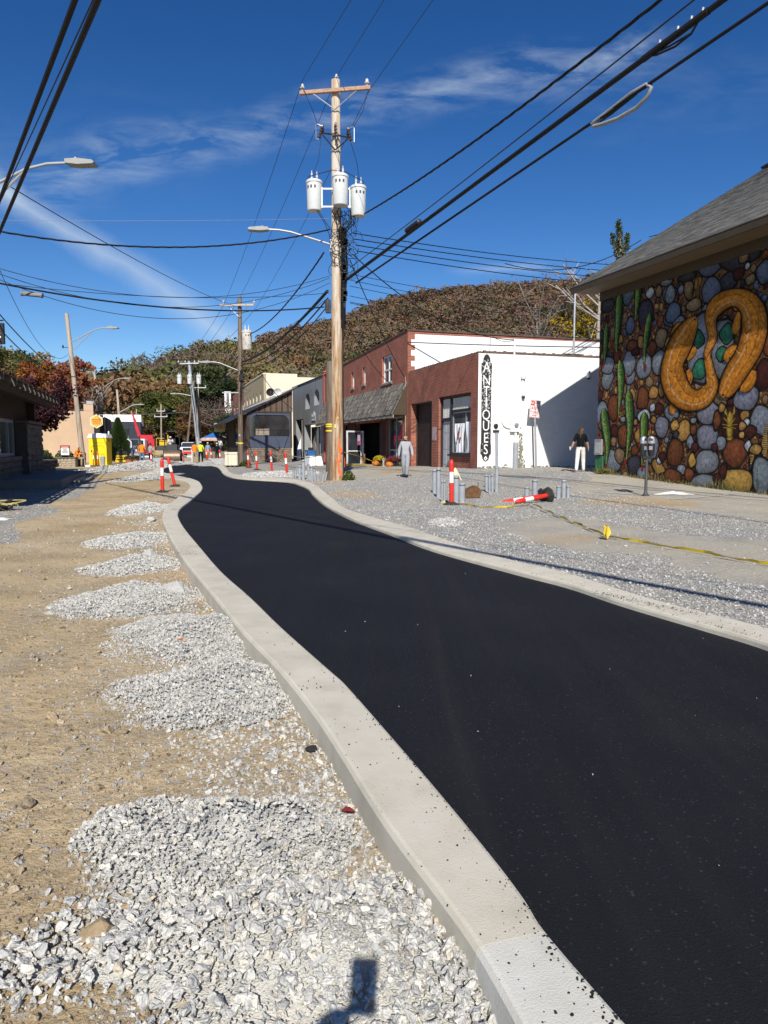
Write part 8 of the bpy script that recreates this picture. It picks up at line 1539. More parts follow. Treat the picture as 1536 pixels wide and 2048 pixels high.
bb = thing('blue_crate', 'blue tub with a white print on the draped table', 'tub', FA(621, -2.75, .67), TH); mb = MB(); mb.add([(-.4, -.25, 0), (.4, -.25, 0), (.4, .25, 0), (-.4, .25, 0), (-.5, -.3, .42), (.5, -.3, .42), (.5, .3, .42), (-.5, .3, .42)], [(3, 2, 1, 0), (0, 1, 5, 4), (1, 2, 6, 5), (2, 3, 7, 6), (3, 0, 4, 7), (4, 5, 6, 7)]); mb.build('tub', M('tub_blue', (.02, .10, .26), .5), bb); mb = MB(); mb.lathe([(0, -.305), (.1, -.30), (0, -.29)], 10, (.05, 0, .22), 0, 'Y'); mb.build('print', C_WHITEP, bb); mb = MB(); mb.box(-.3, .2, -.1, .2, .42, .6, 0, .03); mb.build('dark_bundle', C_BLACKM, bb)
sg2 = thing('small_post_sign', 'faded pink sign on a thin black post beside the draped table', 'sign', FA(632, -3.1, -.05), TH); mb = MB(); mb.tube([(0, 0, 0), (0, 0, 1.7)], .02, 6); mb.build('post', C_BLACKM, sg2); mb = MB(); mb.box(-.16, .16, -.03, -.022, 1.15, 1.72, 0, 0); mb.build('plate', M('faded_pink', (.55, .33, .32), .7, .2, 6.), sg2)
cn = thing('orange_cone', 'orange traffic cone behind the foot of the big pole', 'traffic cone', FA(689, -2.6, .0)); mb = MB(); mb.lathe([(.0, .04), (.16, .04), (.05, .68), (.03, .7), (0, .7)], 14); mb.build('cone', C_ORG, cn, smooth=.6); mb = MB(); mb.box(-.2, .2, -.2, .2, 0, .04, 0, .01); mb.build('base', C_RUB, cn)
# far right of the road crew: umbrella, hanging sign, patio fence
um = thing('patio_umbrella', 'blue patio umbrella with a striped pastel valance', 'umbrella', (-18.4, 77, 0)); mb = MB(); mb.tube([(0, 0, 0), (0, 0, 2.75)], .03, 6); mb.build('pole', C_BLACKM, um); mb = MB(); mb.lathe([(0, 2.8), (.75, 2.45), (1.25, 2.22)], 8, caps=False); mb.build('canopy', M('canopy_blue', (.02, .13, .42), .7, .1), um); mb = MB(); mb.lathe([(1.25, 2.22), (1.5, 2.05), (1.52, 1.9)], 8, caps=False); mb.build('valance', M('pastel_stripe', (.55, .36, .26), .8, .5, 3., 0, col2=(.42, .5, .62)), um)
hs_ = thing('hanging_sign', 'pale wooden hanging sign with a hexagon emblem on the bar', 'hanging sign', (-16.9, 75.5, 0)); mb = MB(); mb.box(-1.02, .10, -.04, .04, 2.85, 3.75, 0, .01); bd = mb.build('board', M('pale_board', (.55, .43, .25), .7, .1, 3.), hs_); mb = MB(); mb.tube([(-1.1, 0, 3.9), (1.3, 0, 3.9)], .03, 6); mb.tube([(-.8, 0, 3.9), (-.8, 0, 3.75)], .015, 5); mb.tube([(0, 0, 3.9), (0, 0, 3.75)], .015, 5); mb.tube([(1.25, .1, -.1), (1.25, .1, 4.1)], .06, 6); mb.build('bracket', C_BLACKM, hs_)
mb = MB(); hp = [(.26*math.sin(i*PI/3)-.55, -.05, 3.3+.26*math.cos(i*PI/3)) for i in range(7)]; mb.tube(hp, .022, 5); mb.tube([(-.9, -.05, 3.25), (-.7, -.05, 3.42), (-.62, -.05, 3.2), (-.45, -.05, 3.4), (-.38, -.05, 3.22), (-.1, -.05, 3.36)], .02, 5); mb.build('emblem', M('sign_brown', (.14, .08, .04), .8), bd)
pf = thing('patio_fence', 'black slatted patio fence under the blue umbrella', 'fence', (-18.6, 75.2, -.05)); rm = MB(); rm.box(-.055, .055, -.02, .02, .1, 1.25); r0 = rm.build('slat', C_BLACKM, pf); r0.location = (-.62, 0, 0)
for i in range(1, 18): share(r0, pf, (-.62+i*.13, 0, 0))
mb = MB(); mb.box(-.7, 1.7, .02, .06, .2, .28); mb.box(-.7, 1.7, .02, .06, 1.05, 1.13); mb.build('rail', C_BLACKM, pf)
tw_ = thing('patio_wall', 'low tan plank wall behind the far red posts', 'wall', (-15.2, 66.5, -.05)); rm = MB(); rm.box(0, 1.9, -.05, .05, 0, .215, 0, .01); r0 = rm.build('plank', M_wood('grey_plank', (.20, .165, .13), (.28, .24, .19), 'X'), tw_); r0.location = (-1.2, 0, 0)
for i in range(1, 4): share(r0, tw_, (-1.2, 0, i*.225))
# near left: black sign on the lamp pole, hoses, sheet
bs2 = thing('black_cafe_sign', 'black framed hanging sign with white letters at the left edge', 'hanging sign', (-10.98, 19.0, 4.1)); mb = MB(); mb.box(-.35, 1.0, -.03, .03, 0, .52, 0, .005); pb = mb.build('board', C_BLACKM, bs2); mb = MB(); mb.tube([(.25+.2*math.cos(t), 0, .52+.2*math.sin(t)) for t in np.linspace(0, PI, 10)], .03, 6); mb.tube([(-.3, 0, .6), (1, 0, .6)], .02, 5); frame_rect(mb, -.36, 1.01, -.01, .53, -.035, .035, .02); mb.build('iron_frame', C_BLACKM, bs2)
text('sign_lettering', 'OLE', .26, C_WHITEP, pb, (.70, -.034, .33), (PI/2, 0, 0), .003, sx=.95); mb = MB()
for i in range(4): mb.box(.62+i*.085, .68+i*.085, -.036, -.031, .15, .19)
mb.build('small_lettering', C_WHITEP, pb)
hp_ = thing('hose_pile', 'tangle of yellow and black hoses with a board at the left edge', 'hose pile', GG(12, 1022)); mb = MB(); q = random.Random(9)
for i in range(3): mb.tube([(.32*math.cos(t)*(1+.2*i)-.05, .16*math.sin(t+i), .10+.14*abs(math.sin(t*.5+i))) for t in np.linspace(0, 5.6+i*.3, 22)], .012, 5)
mb.build('yellow_hose', M('hose_yellow', (.42, .36, .14), .6), hp_, smooth=1.2); mb = MB()
for i in range(4): mb.tube([(.28*math.cos(t)-.15, .2*math.sin(t+i*.7), .06+.05*i+.05*math.sin(3*t)) for t in np.linspace(0, 6, 18)], .018, 5)
mb.box(-.5, -.05, -.2, .15, 0, .12, 0, .02); mb.build('black_hose', C_RUB, hp_, smooth=1.)
rag('white board scrap at the very left edge beside the hoses', GG(2, 1040), .32, .3, .06, C_WHITEP, 6, 'board_scrap', 'scrap')
# lumps, leaves and paint flecks on the verge
def lump(label, p, s, mat, seed, name='concrete_lump', cat='lump', sq=(1, .8, .5)):
    me = stone_proto(seed, 26, .9); me.materials.append(mat); o = link(name, me, None, p+Vector((0, 0, s*.12)), (0, 0, seed), label=label, category=cat); o.scale = (s*sq[0], s*sq[1]*1.3, s*sq[2]*1.6)
C_LUMP = M('concrete_lump', (.50, .49, .45), .95, .2, 8., .8, 40., .02)
for px, py, s, sd, lab in ((348, 1187, .30, 3, 'pale concrete lump at the right end of the long gravel heap'), (372, 1184, .16, 4, 'smaller concrete lump beside the pale one'), (302, 1043, .26, 6, 'lone grey lump between two gravel heaps'), (298, 1124, .36, 8, 'flat pale slab fragment behind the lens shaped heap')): lump(lab, GG(px, py), s, C_LUMP, sd)
lump('reddish flat stone beside the kerb bend', GG(318, 1010), .34, M('red_stone', (.32, .20, .13), .9), 12, 'red_stone', 'stone', (1, .5, .25)); lump('black tar lump near the kerb foot', GG(624, 1502), .075, M_TAR, 13, 'tar_lump', 'tar lump'); lump('large tan rock half buried beside the near heap', GG(195, 1893), .16, M('tan_rock', (.42, .31, .18), .95, .2, 9., .6), 14, 'tan_rock', 'rock')
lump('grey pebble alone on the dirt at lower left', GG(133, 1834), .06, M_GRANITE, 15, 'grey_pebble', 'pebble'); lump('flat beige stone at the left side of the dirt', GG(54, 1612), .085, M_PEBBLE, 16, 'beige_stone', 'stone')
q = random.Random(1)
for px, py, c, lab in ((362, 1325, (.40, .13, .03), 'orange leaf lying on the pale gravel heap'), (575, 1392, (.35, .14, .05), 'curled brown leaf at the kerb foot'), (672, 1527, (.13, .012, .012), 'dark red leaf against the kerb face'), (697, 1632, (.15, .015, .015), 'small red leaf below the kerb'), (430, 1206, (.55, .42, .05), 'yellow scrap at the kerb foot')):
    p = GG(px, py)+Vector((0, 0, .02 if px != 362 else .16)); o = thing('fallen_leaf', lab, 'leaf', p, q.uniform(0, 6)); mb = MB(); mb.add([(0, -.03, 0), (.018, -.008, .008), (.02, .012, .012), (0, .034, .004), (-.02, .012, .012), (-.018, -.008, .008)], [(0, 1, 2, 3), (0, 3, 4, 5)]); mb.build('blade', M('leaf_%d' % px, c, .7, .2, 30., 0), o)
# ================================================================ people
C_SKIN = M('skin', (.50, .28, .19), .6, .08, 8., 0); C_SHOE = M('dark_shoe', (.02, .02, .022), .7, .2, 5., 0); C_HAIR = M('dark_hair', (.018, .013, .010), .6, .3, 30., .3)
def cloth_m(name, c, folds=.5): return M(name, c, .95, .14, 7., folds, 11., .03, spec=.08)
def person(label, loc, rz, J, top, legs, h=1.7, hair=C_HAIR, shoe=None, short=True, long_hair=0, cap=None, hatm=None, sl=1., detail=2, thin=1., baggy=1.):
    """one continuous skinned body in the given pose; J overrides joints of a figure facing -y (1.7 m tall)"""
    j = dict(pel=(0, 0, .93), wai=(0, .0, 1.08), che=(0, .0, 1.29), nk=(0, .01, 1.43), hd0=(0, -.005, 1.50), hd1=(0, -.015, 1.59), hd2=(0, -.005, 1.67),
             shL=(.152, .01, 1.37), elL=(.225, .03, 1.13), wrL=(.245, -.05, .90), haL=(.25, -.07, .83), shR=(-.152, .01, 1.37), elR=(-.225, .03, 1.13), wrR=(-.245, -.05, .90), haR=(-.25, -.07, .83),
             hiL=(.085, 0, .90), knL=(.095, -.02, .49), anL=(.10, .03, .085), toL=(.115, -.13, .035), hiR=(-.085, 0, .90), knR=(-.095, -.02, .49), anR=(-.10, .03, .085), toR=(-.115, -.13, .035))
    j.update(J); face_ = j.pop('face', (0, -1, 0)); rad = dict(pel=(.150, .115), wai=(.135, .105), che=(.155, .11), nk=(.056, .056), hd0=(.066, .07), hd1=(.078, .092), hd2=(.052, .062), sh=(.066, .066), el=(.046*baggy, .048*baggy), wr=(.030*baggy, .036*baggy), ha=(.036, .022), hi=(.098, .10), kn=(.066*baggy, .070*baggy), an=(.047*baggy, .052*baggy), to=(.042, .034))
    E_ = [('pel', 'wai', 'T'), ('wai', 'che', 'T'), ('che', 'nk', 'T'), ('nk', 'hd0', 'S'), ('hd0', 'hd1', 'S'), ('hd1', 'hd2', 'H')]
    for s in 'LR': E_ += [('che', 'sh'+s, 'T'), ('sh'+s, 'el'+s, 'T'), ('el'+s, 'wr'+s, 'T' if sl >= 1 else 'S'), ('wr'+s, 'ha'+s, 'S'), ('pel', 'hi'+s, 'P'), ('hi'+s, 'kn'+s, 'P'), ('kn'+s, 'an'+s, 'P'), ('an'+s, 'to'+s, 'F')]
    ks = list(j); k = h/1.7; me = bpy.data.meshes.new('body'); me.from_pydata([Vector(j[q])*k for q in ks], [(ks.index(a), ks.index(b)) for a, b, _ in E_], [])
    root = thing('person', label, 'person', loc, rz); t = bpy.data.objects.new('tmp', me); COL.objects.link(t); sk = t.modifiers.new('s', 'SKIN'); t.modifiers.new('b', 'SUBSURF').levels = detail
    for i, q in enumerate(ks):
        r_ = rad.get(q) or rad[q[:2]]; me.skin_vertices[0].data[i].radius = (r_[0]*k*thin, r_[1]*k*thin); me.skin_vertices[0].data[i].use_root = q == 'pel'
    m2 = bpy.data.meshes.new_from_object(t.evaluated_get(bpy.context.evaluated_depsgraph_get())); bpy.data.objects.remove(t); m2.name = 'body'
    ms = [top, legs, C_SKIN, shoe or C_SHOE, hair]; m2.materials.clear(); [m2.materials.append(m) for m in ms]; idx = dict(T=0, P=1, S=2, F=3, H=4); seg = [(Vector(j[a])*k, Vector(j[b])*k, c) for a, b, c in E_]
    hd = Vector(j['hd1'])*k; up_ = (Vector(j['hd2'])-Vector(j['hd0'])).normalized(); fw = Vector(face_).normalized()
    for p in m2.polygons:
        c = p.center; best = min(seg, key=lambda s: (c-s[0].lerp(s[1], max(0, min(1, (c-s[0]).dot(s[1]-s[0])/max(1e-9, (s[1]-s[0]).length_squared))))).length-(.03 if s[2] == 'T' and s[0].z < 1.2 else 0)); m = idx[best[2]]
        if m < 2 and j['pel'][2] > .9 and abs(c.x) < .185*k: m = 0 if c.z > .93*k else 1
        if m in (2, 4) and (c-hd).length < .16*k: d = c-hd; m = 4 if (d.dot(fw) < .015*k+.6*max(0, -d.dot(up_)-.02) and d.dot(up_) > -.09*k) or d.dot(up_) > .040*k else 2
        p.material_index = m
    m2.shade_smooth(); link('body', m2, root)
    q = random.Random(len(label)); mb = MB()          # fingers rooted in the palm
    for s in 'LR':
        w, e = Vector(j['wr'+s])*k, Vector(j['ha'+s])*k; d = (e-w).normalized(); sd = d.cross(Vector((1, 0, 0))).normalized(); n_ = d.cross(sd)
        for f, (o, l) in enumerate(((-.026, .062), (-.009, .075), (.009, .07), (.026, .055))): b = e+d*.015+sd*o*k; c = b+d*l*.55*k; mb.tube([b-d*.02, b, c, c+(d*.6+n_*(.8 if s == 'L' else -.8)*.5)*l*.45*k], [.009*k, .009*k, .0085*k, .006*k], 6)
        b = e-sd*.03*k; mb.tube([b-d*.01, b+(-sd*.7+d*.7)*.03*k, b+(-sd*.5+d)*.055*k], [.011*k, .010*k, .007*k], 6)
    mb.build('fingers', C_SKIN, root, smooth=1.2)
    sdv = fw.cross(up_).normalized(); mb = MB(); f0 = hd+fw*.088*k
    mb.tube([f0+up_*.02*k, f0+fw*.012*k-up_*.022*k], [.008*k, .015*k], 6)
    for s in (-1, 1): mb.lathe([(0, -.012*k), (.026*k, 0), (0, .012*k)], 8, tuple(hd+sdv*s*.08*k))
    fc = mb.build('nose_and_ears', C_SKIN, root, smooth=1.); mb = MB()
    for s in (-1, 1): c = hd+fw*.084*k+sdv*s*.03*k+up_*.018*k; mb.lathe([(0, -.006*k), (.010*k, 0), (0, .006*k)], 8, tuple(c))
    c = hd+fw*.088*k-up_*.048*k; mb.tube([c-sdv*.02*k, c+fw*.004, c+sdv*.02*k], .005*k, 5); mb.build('eyes_and_mouth', M('eye_dark', (.05, .02, .02), .4, .1, 5., 0), fc)
    if long_hair:
        mb = MB(); n = 9; b0 = hd-fw*.05*k
        for i in range(n): a = (i/(n-1)-.5)*2.2; o = (sdv*math.sin(a)-fw*math.cos(a))*.075*k; st = hd+o+up_*.04*k; mb.tube([hd+up_*.075*k, st, st-up_*.12*k+o*.35, st-up_*long_hair*k+o*(.7+.3*math.sin(i*2))+Vector((.02*math.sin(i*3), .02*math.cos(i*5), 0))], [.02*k, .035*k, .035*k, .012*k], 6)
        mb.build('hair', hair, root, smooth=1.)
    if cap: mb = MB(); T = Matrix.Translation(hd+up_*.035*k) @ fw.to_track_quat('Y', 'Z').to_matrix().to_4x4(); mb.lathe([(.092*k, 0), (.094*k, .03*k), (.07*k, .07*k), (0, .085*k)], 14, T=T); mb.box(-.06*k, .06*k, .05*k, .17*k, -.004, .008, T=T); mb.build('cap', cap, root, smooth=.8)
    return root
C_HEATHER = cloth_m('heather_grey_fleece', (.36, .37, .39)); C_CREAMP = cloth_m('cream_trousers', (.70, .67, .61)); C_BLK = cloth_m('black_cloth', (.009, .009, .010)); C_HIVIZ = cloth_m('orange_shirt', (.80, .22, .015)); C_KHAKI = cloth_m('khaki_trousers', (.33, .26, .17)); C_JEAN = cloth_m('blue_jeans', (.11, .16, .24)); C_LIME = cloth_m('lime_vest', (.55, .72, .05)); C_GREYT = cloth_m('grey_shirt', (.33, .33, .34)); C_BLUET = cloth_m('blue_shirt', (.06, .09, .2)); C_WHT2 = cloth_m('white_shirt', (.62, .62, .63))
p = GG(811, 953); person('woman in grey sweatshirt and sweatpants walking toward the camera past the brown shutter', (p.x, p.y, p.z), R(-4), dict(shL=(.165, .01, 1.365), elL=(.245, .04, 1.12), wrL=(.275, -.06, .92), haL=(.285, -.09, .85), shR=(-.165, .01, 1.365), elR=(-.25, .05, 1.12), wrR=(-.265, .03, .90), haR=(-.27, .02, .83), hiL=(.09, 0, .90), knL=(.075, -.10, .50), anL=(.05, -.06, .085), toL=(.06, -.22, .04), knR=(-.075, .03, .49), anR=(-.055, .18, .12), toR=(-.06, .05, .035), face=(.25, -1, .05)), C_HEATHER, cloth_m('grey_sweatpants', (.29, .30, .33)), 1.67, baggy=1.28, thin=1.06)
p = GG(1160, 945); w_ = person('woman in black sweater and cream trousers walking toward the mural with a white cup', (p.x, p.y, p.z), R(165), dict(pel=(0, 0, .93), che=(0, -.03, 1.29), nk=(.0, -.03, 1.43), hd0=(-.0, -.05, 1.50), hd1=(-.01, -.065, 1.59), hd2=(0, -.06, 1.67), shL=(.16, .0, 1.38), elL=(.235, .10, 1.14), wrL=(.31, .03, .94), haL=(.35, .0, .88), elR=(-.21, -.02, 1.13), wrR=(-.27, -.14, .93), haR=(-.28, -.17, .86), knL=(.11, .04, .50), anL=(.14, .20, .10), toL=(.15, .07, .035), knR=(-.10, -.12, .50), anR=(-.12, -.12, .085), toR=(-.13, -.28, .04), face=(-.75, -.65, .0)), C_BLK, C_CREAMP, 1.72, hair=M('brown_hair', (.06, .032, .018), .6, .3, 30., .3), shoe=C_WHT2, long_hair=.36, baggy=1.2, sl=.5)
cup = thing('paper_cup', 'white paper cup held low by the woman in black', 'cup', w_.matrix_basis @ Vector((.375, -.03, .885))); mb = MB(); mb.lathe([(0, -.05), (.028, -.05), (.038, .05), (.041, .052), (.04, .06), (0, .06)], 12); mb.build('cup', C_WHITEP, cup, smooth=.6); mb = MB(); mb.lathe([(0, .06), (.043, .06), (.038, .075), (0, .075)], 12); mb.build('lid', C_WHITEP, cup)
sit = dict(pel=(0, .05, .62), wai=(0, .07, .76), che=(0, -.02, .97), nk=(0, -.08, 1.10), hd0=(0, -.12, 1.16), hd1=(0, -.17, 1.23), hd2=(0, -.18, 1.31), shL=(.165, -.05, 1.06), elL=(.19, -.18, .84), wrL=(.10, -.36, .90), haL=(.06, -.42, .93), shR=(-.165, -.05, 1.06), elR=(-.19, -.18, .84), wrR=(-.10, -.34, .88), haR=(-.06, -.40, .91), hiL=(.09, .02, .60), knL=(.12, -.42, .60), anL=(.12, -.48, .12), toL=(.13, -.64, .04), hiR=(-.09, .02, .60), knR=(-.12, -.40, .58), anR=(-.12, -.38, .12), toR=(-.13, -.54, .04), face=(0, -.8, -.6))
person('worker in orange shirt sitting bent over a phone on the low wall', (-20.45, 47.45, -.03), R(80), sit, C_HIVIZ, C_KHAKI, 1.72, sl=1)
back = dict(elL=(.25, -.02, 1.13), wrL=(.20, -.15, .98), haL=(.17, -.2, .95), elR=(-.25, -.02, 1.13), wrR=(-.20, -.15, .98), haR=(-.17, -.2, .95), hiL=(.09, 0, .9), knL=(.12, -.02, .49), anL=(.13, .03, .085), toL=(.15, -.12, .035), knR=(-.12, -.02, .49), anR=(-.13, .03, .085), toR=(-.15, -.12, .035))
C_HELM = M('white_helmet', (.6, .6, .58), .5, .1, 5., 0); C_CAPK = M('dark_cap', (.05, .045, .04), .8, .2, 5., 0)
person('worker in orange shirt and jeans standing with his back turned beside the flower pots', (-18.35, 54, -.05), R(186), back, C_HIVIZ, C_JEAN, 1.76, cap=C_CAPK, sl=.5, thin=1.08)
person('worker in grey shirt and black shorts right of the orange shirted one', (-17.9, 54.6, -.05), R(150), back, C_GREYT, C_BLK, 1.66, cap=C_CAPK, sl=.5)
person('worker in orange shirt and khaki trousers at the far lane edge', (-15.15, 57, -.03), R(175), back, C_HIVIZ, C_KHAKI, 1.74, cap=C_CAPK, sl=.5, thin=1.08)
person('worker in lime yellow vest and black trousers at the far lane edge', (-14.75, 57.3, -.03), R(190), back, C_LIME, C_BLK, 1.76, cap=C_HELM, sl=.5, thin=1.05)
bend = dict(wai=(0, -.08, 1.06), che=(0, -.22, 1.22), nk=(0, -.3, 1.32), hd0=(0, -.35, 1.36), hd1=(0, -.42, 1.42), hd2=(0, -.45, 1.49), shL=(.165, -.26, 1.28), elL=(.2, -.38, 1.05), wrL=(.18, -.5, .9), haL=(.17, -.55, .85), shR=(-.165, -.26, 1.28), elR=(-.2, -.38, 1.05), wrR=(-.18, -.5, .9), haR=(-.17, -.55, .85))
person('person in blue shirt bending over the yellow machine', (-20.7, 58.6, -.05), R(80), bend, C_BLUET, cloth_m('grey_trousers', (.12, .12, .14)), 1.7, sl=.5)
person('person in black standing behind the yellow machine', (-20.6, 60.5, -.05), R(20), {}, C_BLK, C_BLK, 1.74)
person('person in blue and orange standing between the roller and the white pickup', (-17.3, 70, -.02), R(10), {}, cloth_m('pale_blue_shirt', (.2, .28, .42)), C_HIVIZ, 1.72, sl=.5, cap=C_HELM)
person('worker raising an arm beyond the white pickup', (-19.3, 84, .5), R(0), dict(elR=(-.33, .0, 1.5), wrR=(-.4, -.05, 1.72), haR=(-.41, -.05, 1.79)), C_WHT2, C_JEAN, 1.72, sl=.5)
person('person in dark jacket with pale cap beside the far red posts', (-15.0, 64, -.03), R(20), {}, C_BLK, C_BLK, 1.68, cap=C_HELM)
# the photographer, whose shadow lies on the near gravel
ph = dict(shR=(-.165, -.02, 1.36), elR=(-.15, -.29, 1.215), wrR=(-.31, -.475, 1.355), haR=(-.35, -.49, 1.385), elL=(.22, .04, 1.12), face=(-.3, -1, -.1))
person('photographer in a dark jacket standing on the verge holding up a phone', (-.40, -.50, -.075), R(180), ph, C_BLK, C_JEAN, 1.7, baggy=1.5)
pn = thing('mobile_phone', 'black phone held up by the photographer', 'phone', (-.010, -.018, CAMH-.058), 0); pn.rotation_euler = (-PITCH, R(3), 0); mb = MB(); mb.box(-.037, .037, -.006, .004, -.078, .072, 0, .003); mb.build('case', C_BLACKM, pn); mb = MB(); mb.box(-.034, .034, -.0075, -.0065, -.074, .068); mb.build('screen', C_GLASS, pn)
# ================================================================ machines and vehicles
C_TYRE = M('tyre', (.02, .02, .02), .85, .2, 9., .2); C_MRED = M('crane_red', (.48, .02, .035), .45, .1, 3., 0); C_MGREY = M('truck_grey', (.10, .13, .145), .4, .1, 3., 0); C_CATY = M('machine_yellow', (.62, .40, .02), .5, .15, 3., 0); C_CHAR = M('charcoal_paint', (.045, .047, .05), .5, .2, 4., 0); C_CARW = M('car_white', (.70, .71, .72), .35, .05, 3., 0); C_RUSTD = M('drum_steel', (.22, .16, .11), .45, .3, 5., .1, metal=.5)
def B(parent, name, mat, *bx, b=.02):
    mb = MB()
    for q in bx: mb.box(*q, 0, b)
    return mb.build(name, mat, parent)
def wheel(parent, x, y, r, w):
    mb = MB(); mb.lathe([(r*.55, -w/2), (r*.92, -w/2), (r, -w*.35), (r, w*.35), (r*.92, w/2), (r*.55, w/2)], 18, (x, y, r), 0, 'X'); o = mb.build('wheel', C_TYRE, parent, smooth=.6); mb = MB(); mb.lathe([(0, -w*.4), (r*.56, -w*.42), (r*.56, w*.42), (0, w*.4)], 14, (x, y, r), 0, 'X'); mb.build('rim', C_GALV, o, smooth=.6)
ro = thing('road_roller', 'dark road roller with a rusty steel drum standing on the end of the fresh asphalt', 'road roller', (-16.25, 54.6, 0), R(15)); mb = MB(); mb.lathe([(0, -.6), (.5, -.6), (.52, -.58), (.52, .58), (.5, .6), (0, .6)], 24, (0, 0, .52), 0, 'X'); mb.build('drum', C_RUSTD, ro, smooth=.6)
B(ro, 'yoke', C_CHAR, (-.68, -.62, -.15, .9, .4, .8), (.62, .68, -.15, .9, .4, .8), (-.68, .68, .58, .8, .5, .95)); B(ro, 'body', C_CHAR, (-.55, .55, .7, 2.3, .45, 1.25), (-.4, .4, .35, .75, .8, 1.5)); B(ro, 'seat', C_RUB, (-.25, .25, 1.2, 1.35, 1.2, 1.95), (-.25, .25, .95, 1.3, 1.2, 1.35)); wheel(ro, -.55, 2.0, .55, .35); wheel(ro, .55, 2.0, .55, .35)
mb = MB(); mb.tube([(-.56, 1.5, 1.2), (-.56, 1.5, 2.3), (-.4, 1.5, 2.5), (.4, 1.5, 2.5), (.56, 1.5, 2.3), (.56, 1.5, 1.2)], .05, 6); mb.build('roll_bar', C_BLACKM, ro); mb = MB(); mb.tube([(0, .5, 1.45), (0, .7, 1.75)], .025, 6); mb.tube([(.18*math.cos(t), .7+.05*math.sin(t), 1.78+.15*math.sin(t)) for t in np.linspace(0, 6.3, 12)], .015, 5); mb.build('steering_wheel', C_BLACKM, ro)
seat = {k: ((v[0], v[1]+.05, v[2]-.08)) for k, v in sit.items() if k != 'face'}; seat['face'] = (0, -1, 0); person('driver in a white shirt riding on the road roller', ro.matrix_basis @ Vector((-.12, 1.1, .85)), R(15), seat, C_WHT2, C_JEAN, 1.7, cap=C_HELM, sl=.5)
pv_ = thing('paver', 'tan and black asphalt paver left of the road roller', 'paver', (-18.35, 59, 0), R(14)); B(pv_, 'hopper', M('paver_tan', (.36, .27, .14), .7, .3, 4.), (-.6, .7, 0, .8, .45, 1.0), (-.75, -.6, 0, .9, .5, 1.3), (.7, .85, 0, .9, .5, 1.3)); B(pv_, 'engine', C_CHAR, (-.5, .6, .8, 2.2, .4, 1.4)); B(pv_, 'screed', C_GALV, (-.9, 1., -.4, 0, .1, .42)); B(pv_, 'console', C_CATY, (-.3, .3, 1.2, 1.5, 1.4, 1.85)); mb = MB(); mb.tube([(.4, 1.4, 1.3), (.4, 1.4, 2.3)], .05, 8); mb.tube([(-.5, .9, 1.3), (-.5, .9, 2.0), (.2, .9, 2.0)], .03, 6); mb.build('exhaust_and_rail', C_CATY, pv_)
for s in (-.62, .62): B(pv_, 'track', C_TYRE, (s-.15, s+.15, .5, 2.2, 0, .5), b=.08)
tr_ = thing('grey_truck', 'dark grey utility truck with a white hoop guard on its front', 'truck', (-24.0, 67, 0), R(12)); B(tr_, 'bonnet', C_MGREY, (-.85, .85, .1, 1.3, .55, 1.35)); cb = B(tr_, 'cab', C_MGREY, (-.9, .9, 1.3, 2.7, .5, 1.4), (-.8, .8, 1.45, 2.6, 1.4, 2.05), b=.05); B(cb, 'windscreen', C_GLASS, (-.7, .7, 1.42, 1.446, 1.45, 1.95), b=0); B(tr_, 'grille', C_BLACKM, (-.45, .45, .06, .1, .75, 1.15), b=.005); B(tr_, 'bumper', C_GALV, (-.95, .95, -.05, .08, .45, .65))
for s in (-.65, .65): mb = MB(); mb.lathe([(0, -.03), (.13, -.02), (.13, .03), (0, .03)], 12, (s, .08, 1.0), 0, 'Y'); mb.build('headlight', C_WHT, tr_); wheel(tr_, s*1.2, .6, .4, .25); wheel(tr_, s*1.2, 3.6, .4, .25)
B(tr_, 'bed', C_MGREY, (-.9, .9, 2.75, 4.6, .6, 1.3)); mb = MB(); mb.tube([(-.75, -.1, .5), (-.75, -.1, 1.75), (-.6, -.1, 1.95), (.0, -.1, 1.98), (.25, -.1, 1.75), (.25, -.1, 1.2)], .06, 7); mb.build('hoop_guard', C_CARW, tr_)
cr = thing('crane_truck', 'red crane truck with its boom raised to the left behind the grey truck', 'crane truck', (-26.1, 76, 0), R(10)); B(cr, 'cab', C_CARW, (-1.0, .6, 0, 1.8, .6, 2.1), b=.06); B(cr, 'bed', C_MRED, (-.9, 1.2, 1.9, 6, .8, 1.2)); B(cr, 'crane_base', C_MRED, (.5, 1.3, 1.9, 3., 1.2, 2.1), (-.2, 1.15, 2.0, 2.8, 2.1, 2.55)); mb = MB(); T = Matrix.Translation((-.3, 2.4, 2.4)) @ Matrix.Rotation(R(-15), 4, 'Y'); mb.box(-.17, .17, -.15, .15, 0, 1.2, 0, .02, T=T); mb.box(-.12, .12, -.12, .12, 1.2, 2.0, 0, .02, T=T); mb.box(-.08, .08, -.08, .08, 2.0, 2.7, 0, .01, T=T); mb.build('boom', C_MRED, cr)
for s in (-.9, 1.0): wheel(cr, s, .8, .5, .3); wheel(cr, s, 4.6, .5, .3)
B(cr, 'windscreen', C_GLASS, (-.85, .45, -.02, -.003, 1.3, 1.95), b=0)
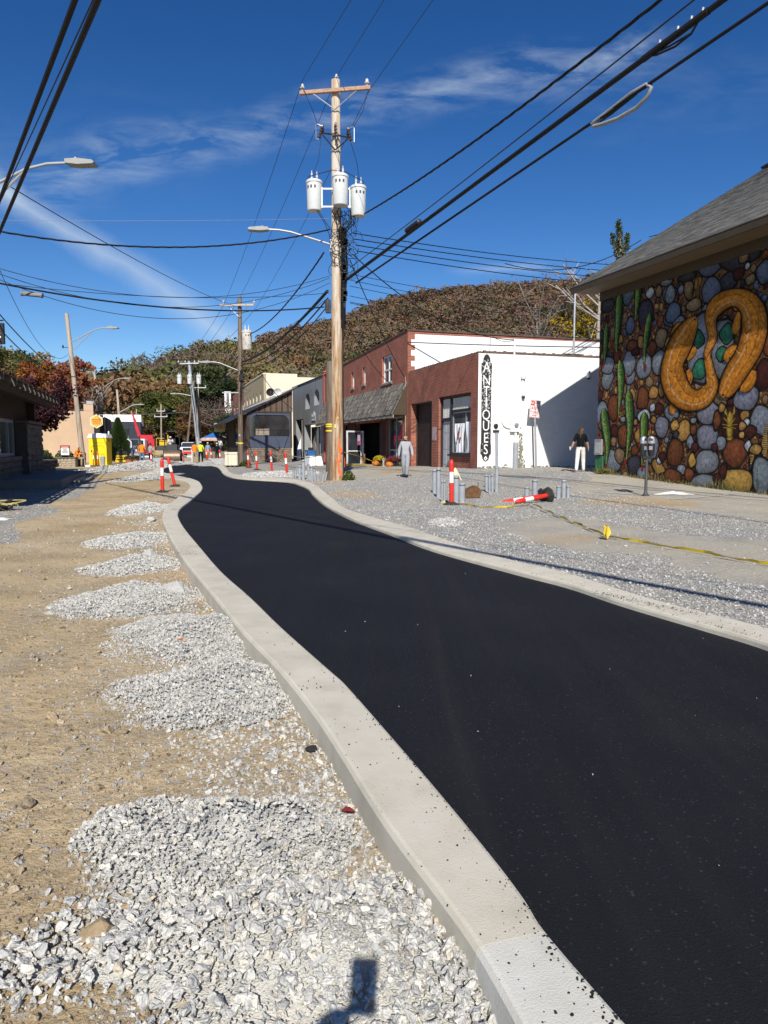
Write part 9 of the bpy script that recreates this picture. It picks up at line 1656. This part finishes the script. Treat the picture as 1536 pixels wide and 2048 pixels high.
pk_ = thing('pickup_truck', 'white pickup truck facing the camera behind the road crew', 'pickup', (-24.9, 90, 0), R(10)); B(pk_, 'body', C_CARW, (-.95, .95, 0, 5.2, .5, 1.05), (-.92, .92, .1, 1.5, 1.0, 1.2), b=.06); cb = B(pk_, 'cab', C_CARW, (-.82, .82, 1.6, 3.3, 1.05, 1.8), b=.12); mb = MB(); mb.add([(-.8, 1.28, 1.2), (.8, 1.28, 1.2), (.68, 1.62, 1.74), (-.68, 1.62, 1.74)], [(0, 1, 2, 3)]); mb.build('windscreen', C_GLASS, cb); B(pk_, 'grille', C_BLACKM, (-.5, .5, -.03, -.002, .75, 1.1), b=0); B(pk_, 'bumper', C_GALV, (-.98, .98, -.15, -.01, .45, .68))
for s in (-1, 1): B(pk_, 'headlight', C_WHT, (s*.9, s*.56, -.035, -.003, .8, 1.05), b=0); wheel(pk_, s*.85, .8, .4, .26); wheel(pk_, s*.85, 4.2, .4, .26); B(pk_, 'mirror', C_BLACKM, (s*.98, s*1.2, 1.4, 1.5, 1.2, 1.45))
ym = thing('yellow_machine', 'yellow and black plate machine between the toilet and the flower pots', 'machine', (-20.95, 57, -.05), R(4)); B(ym, 'deck', C_CATY, (-.5, .5, -.2, .8, .12, .3), (-.48, .48, -.1, .5, .36, .5), (-.45, .45, -.15, .3, .55, .68)); B(ym, 'engine', C_BLACKM, (-.45, .4, 0, .7, .68, 1.0)); mb = MB(); mb.tube([(-.5, -.15, .2), (-.3, .1, .85), (.3, .1, .85), (.5, -.15, .2)], .03, 6); mb.build('guard_rail', C_CATY, ym)
sp2 = thing('stop_sign', 'red octagonal stop paddle above the road roller', 'road sign', (-19.3, 78, 0)); mb = MB(); mb.tube([(0, 0, 0), (0, 0, 2.2)], .03, 6); mb.build('post', C_GALV, sp2); mb = MB(); mb.lathe([(0, -.01), (.34, -.01), (.34, .01), (0, .01)], 8, (0, -.04, 2.1), 0, 'Y', T=Matrix.Translation((0, 0, 0))); pl = mb.build('plate', C_SRED, sp2); text('sign_lettering', 'STOP', .22, C_WHITEP, pl, (0, -.055, 2.1))
for (x, y, lab) in ((-19.6, 58.4, 'red and white barricade frame left of the orange shirted worker'), (-16.2, 58.8, 'red and white barricade frame left of the khaki trousered worker')):
    bc = thing('barricade', lab, 'barricade', (x, y, -.03), R(8)); B(bc, 'board', C_RED, (-.4, .4, -.02, .02, .75, .95)); B(bc, 'board', C_WHT, (-.4, .4, -.02, .02, .45, .6))
    for s in (-.35, .35): mb = MB(); mb.tube([(s, -.2, 0), (s, 0, 1.0), (s, .2, 0)], .03, 5); mb.build('leg', C_RED if s < 0 else C_WHT, bc)
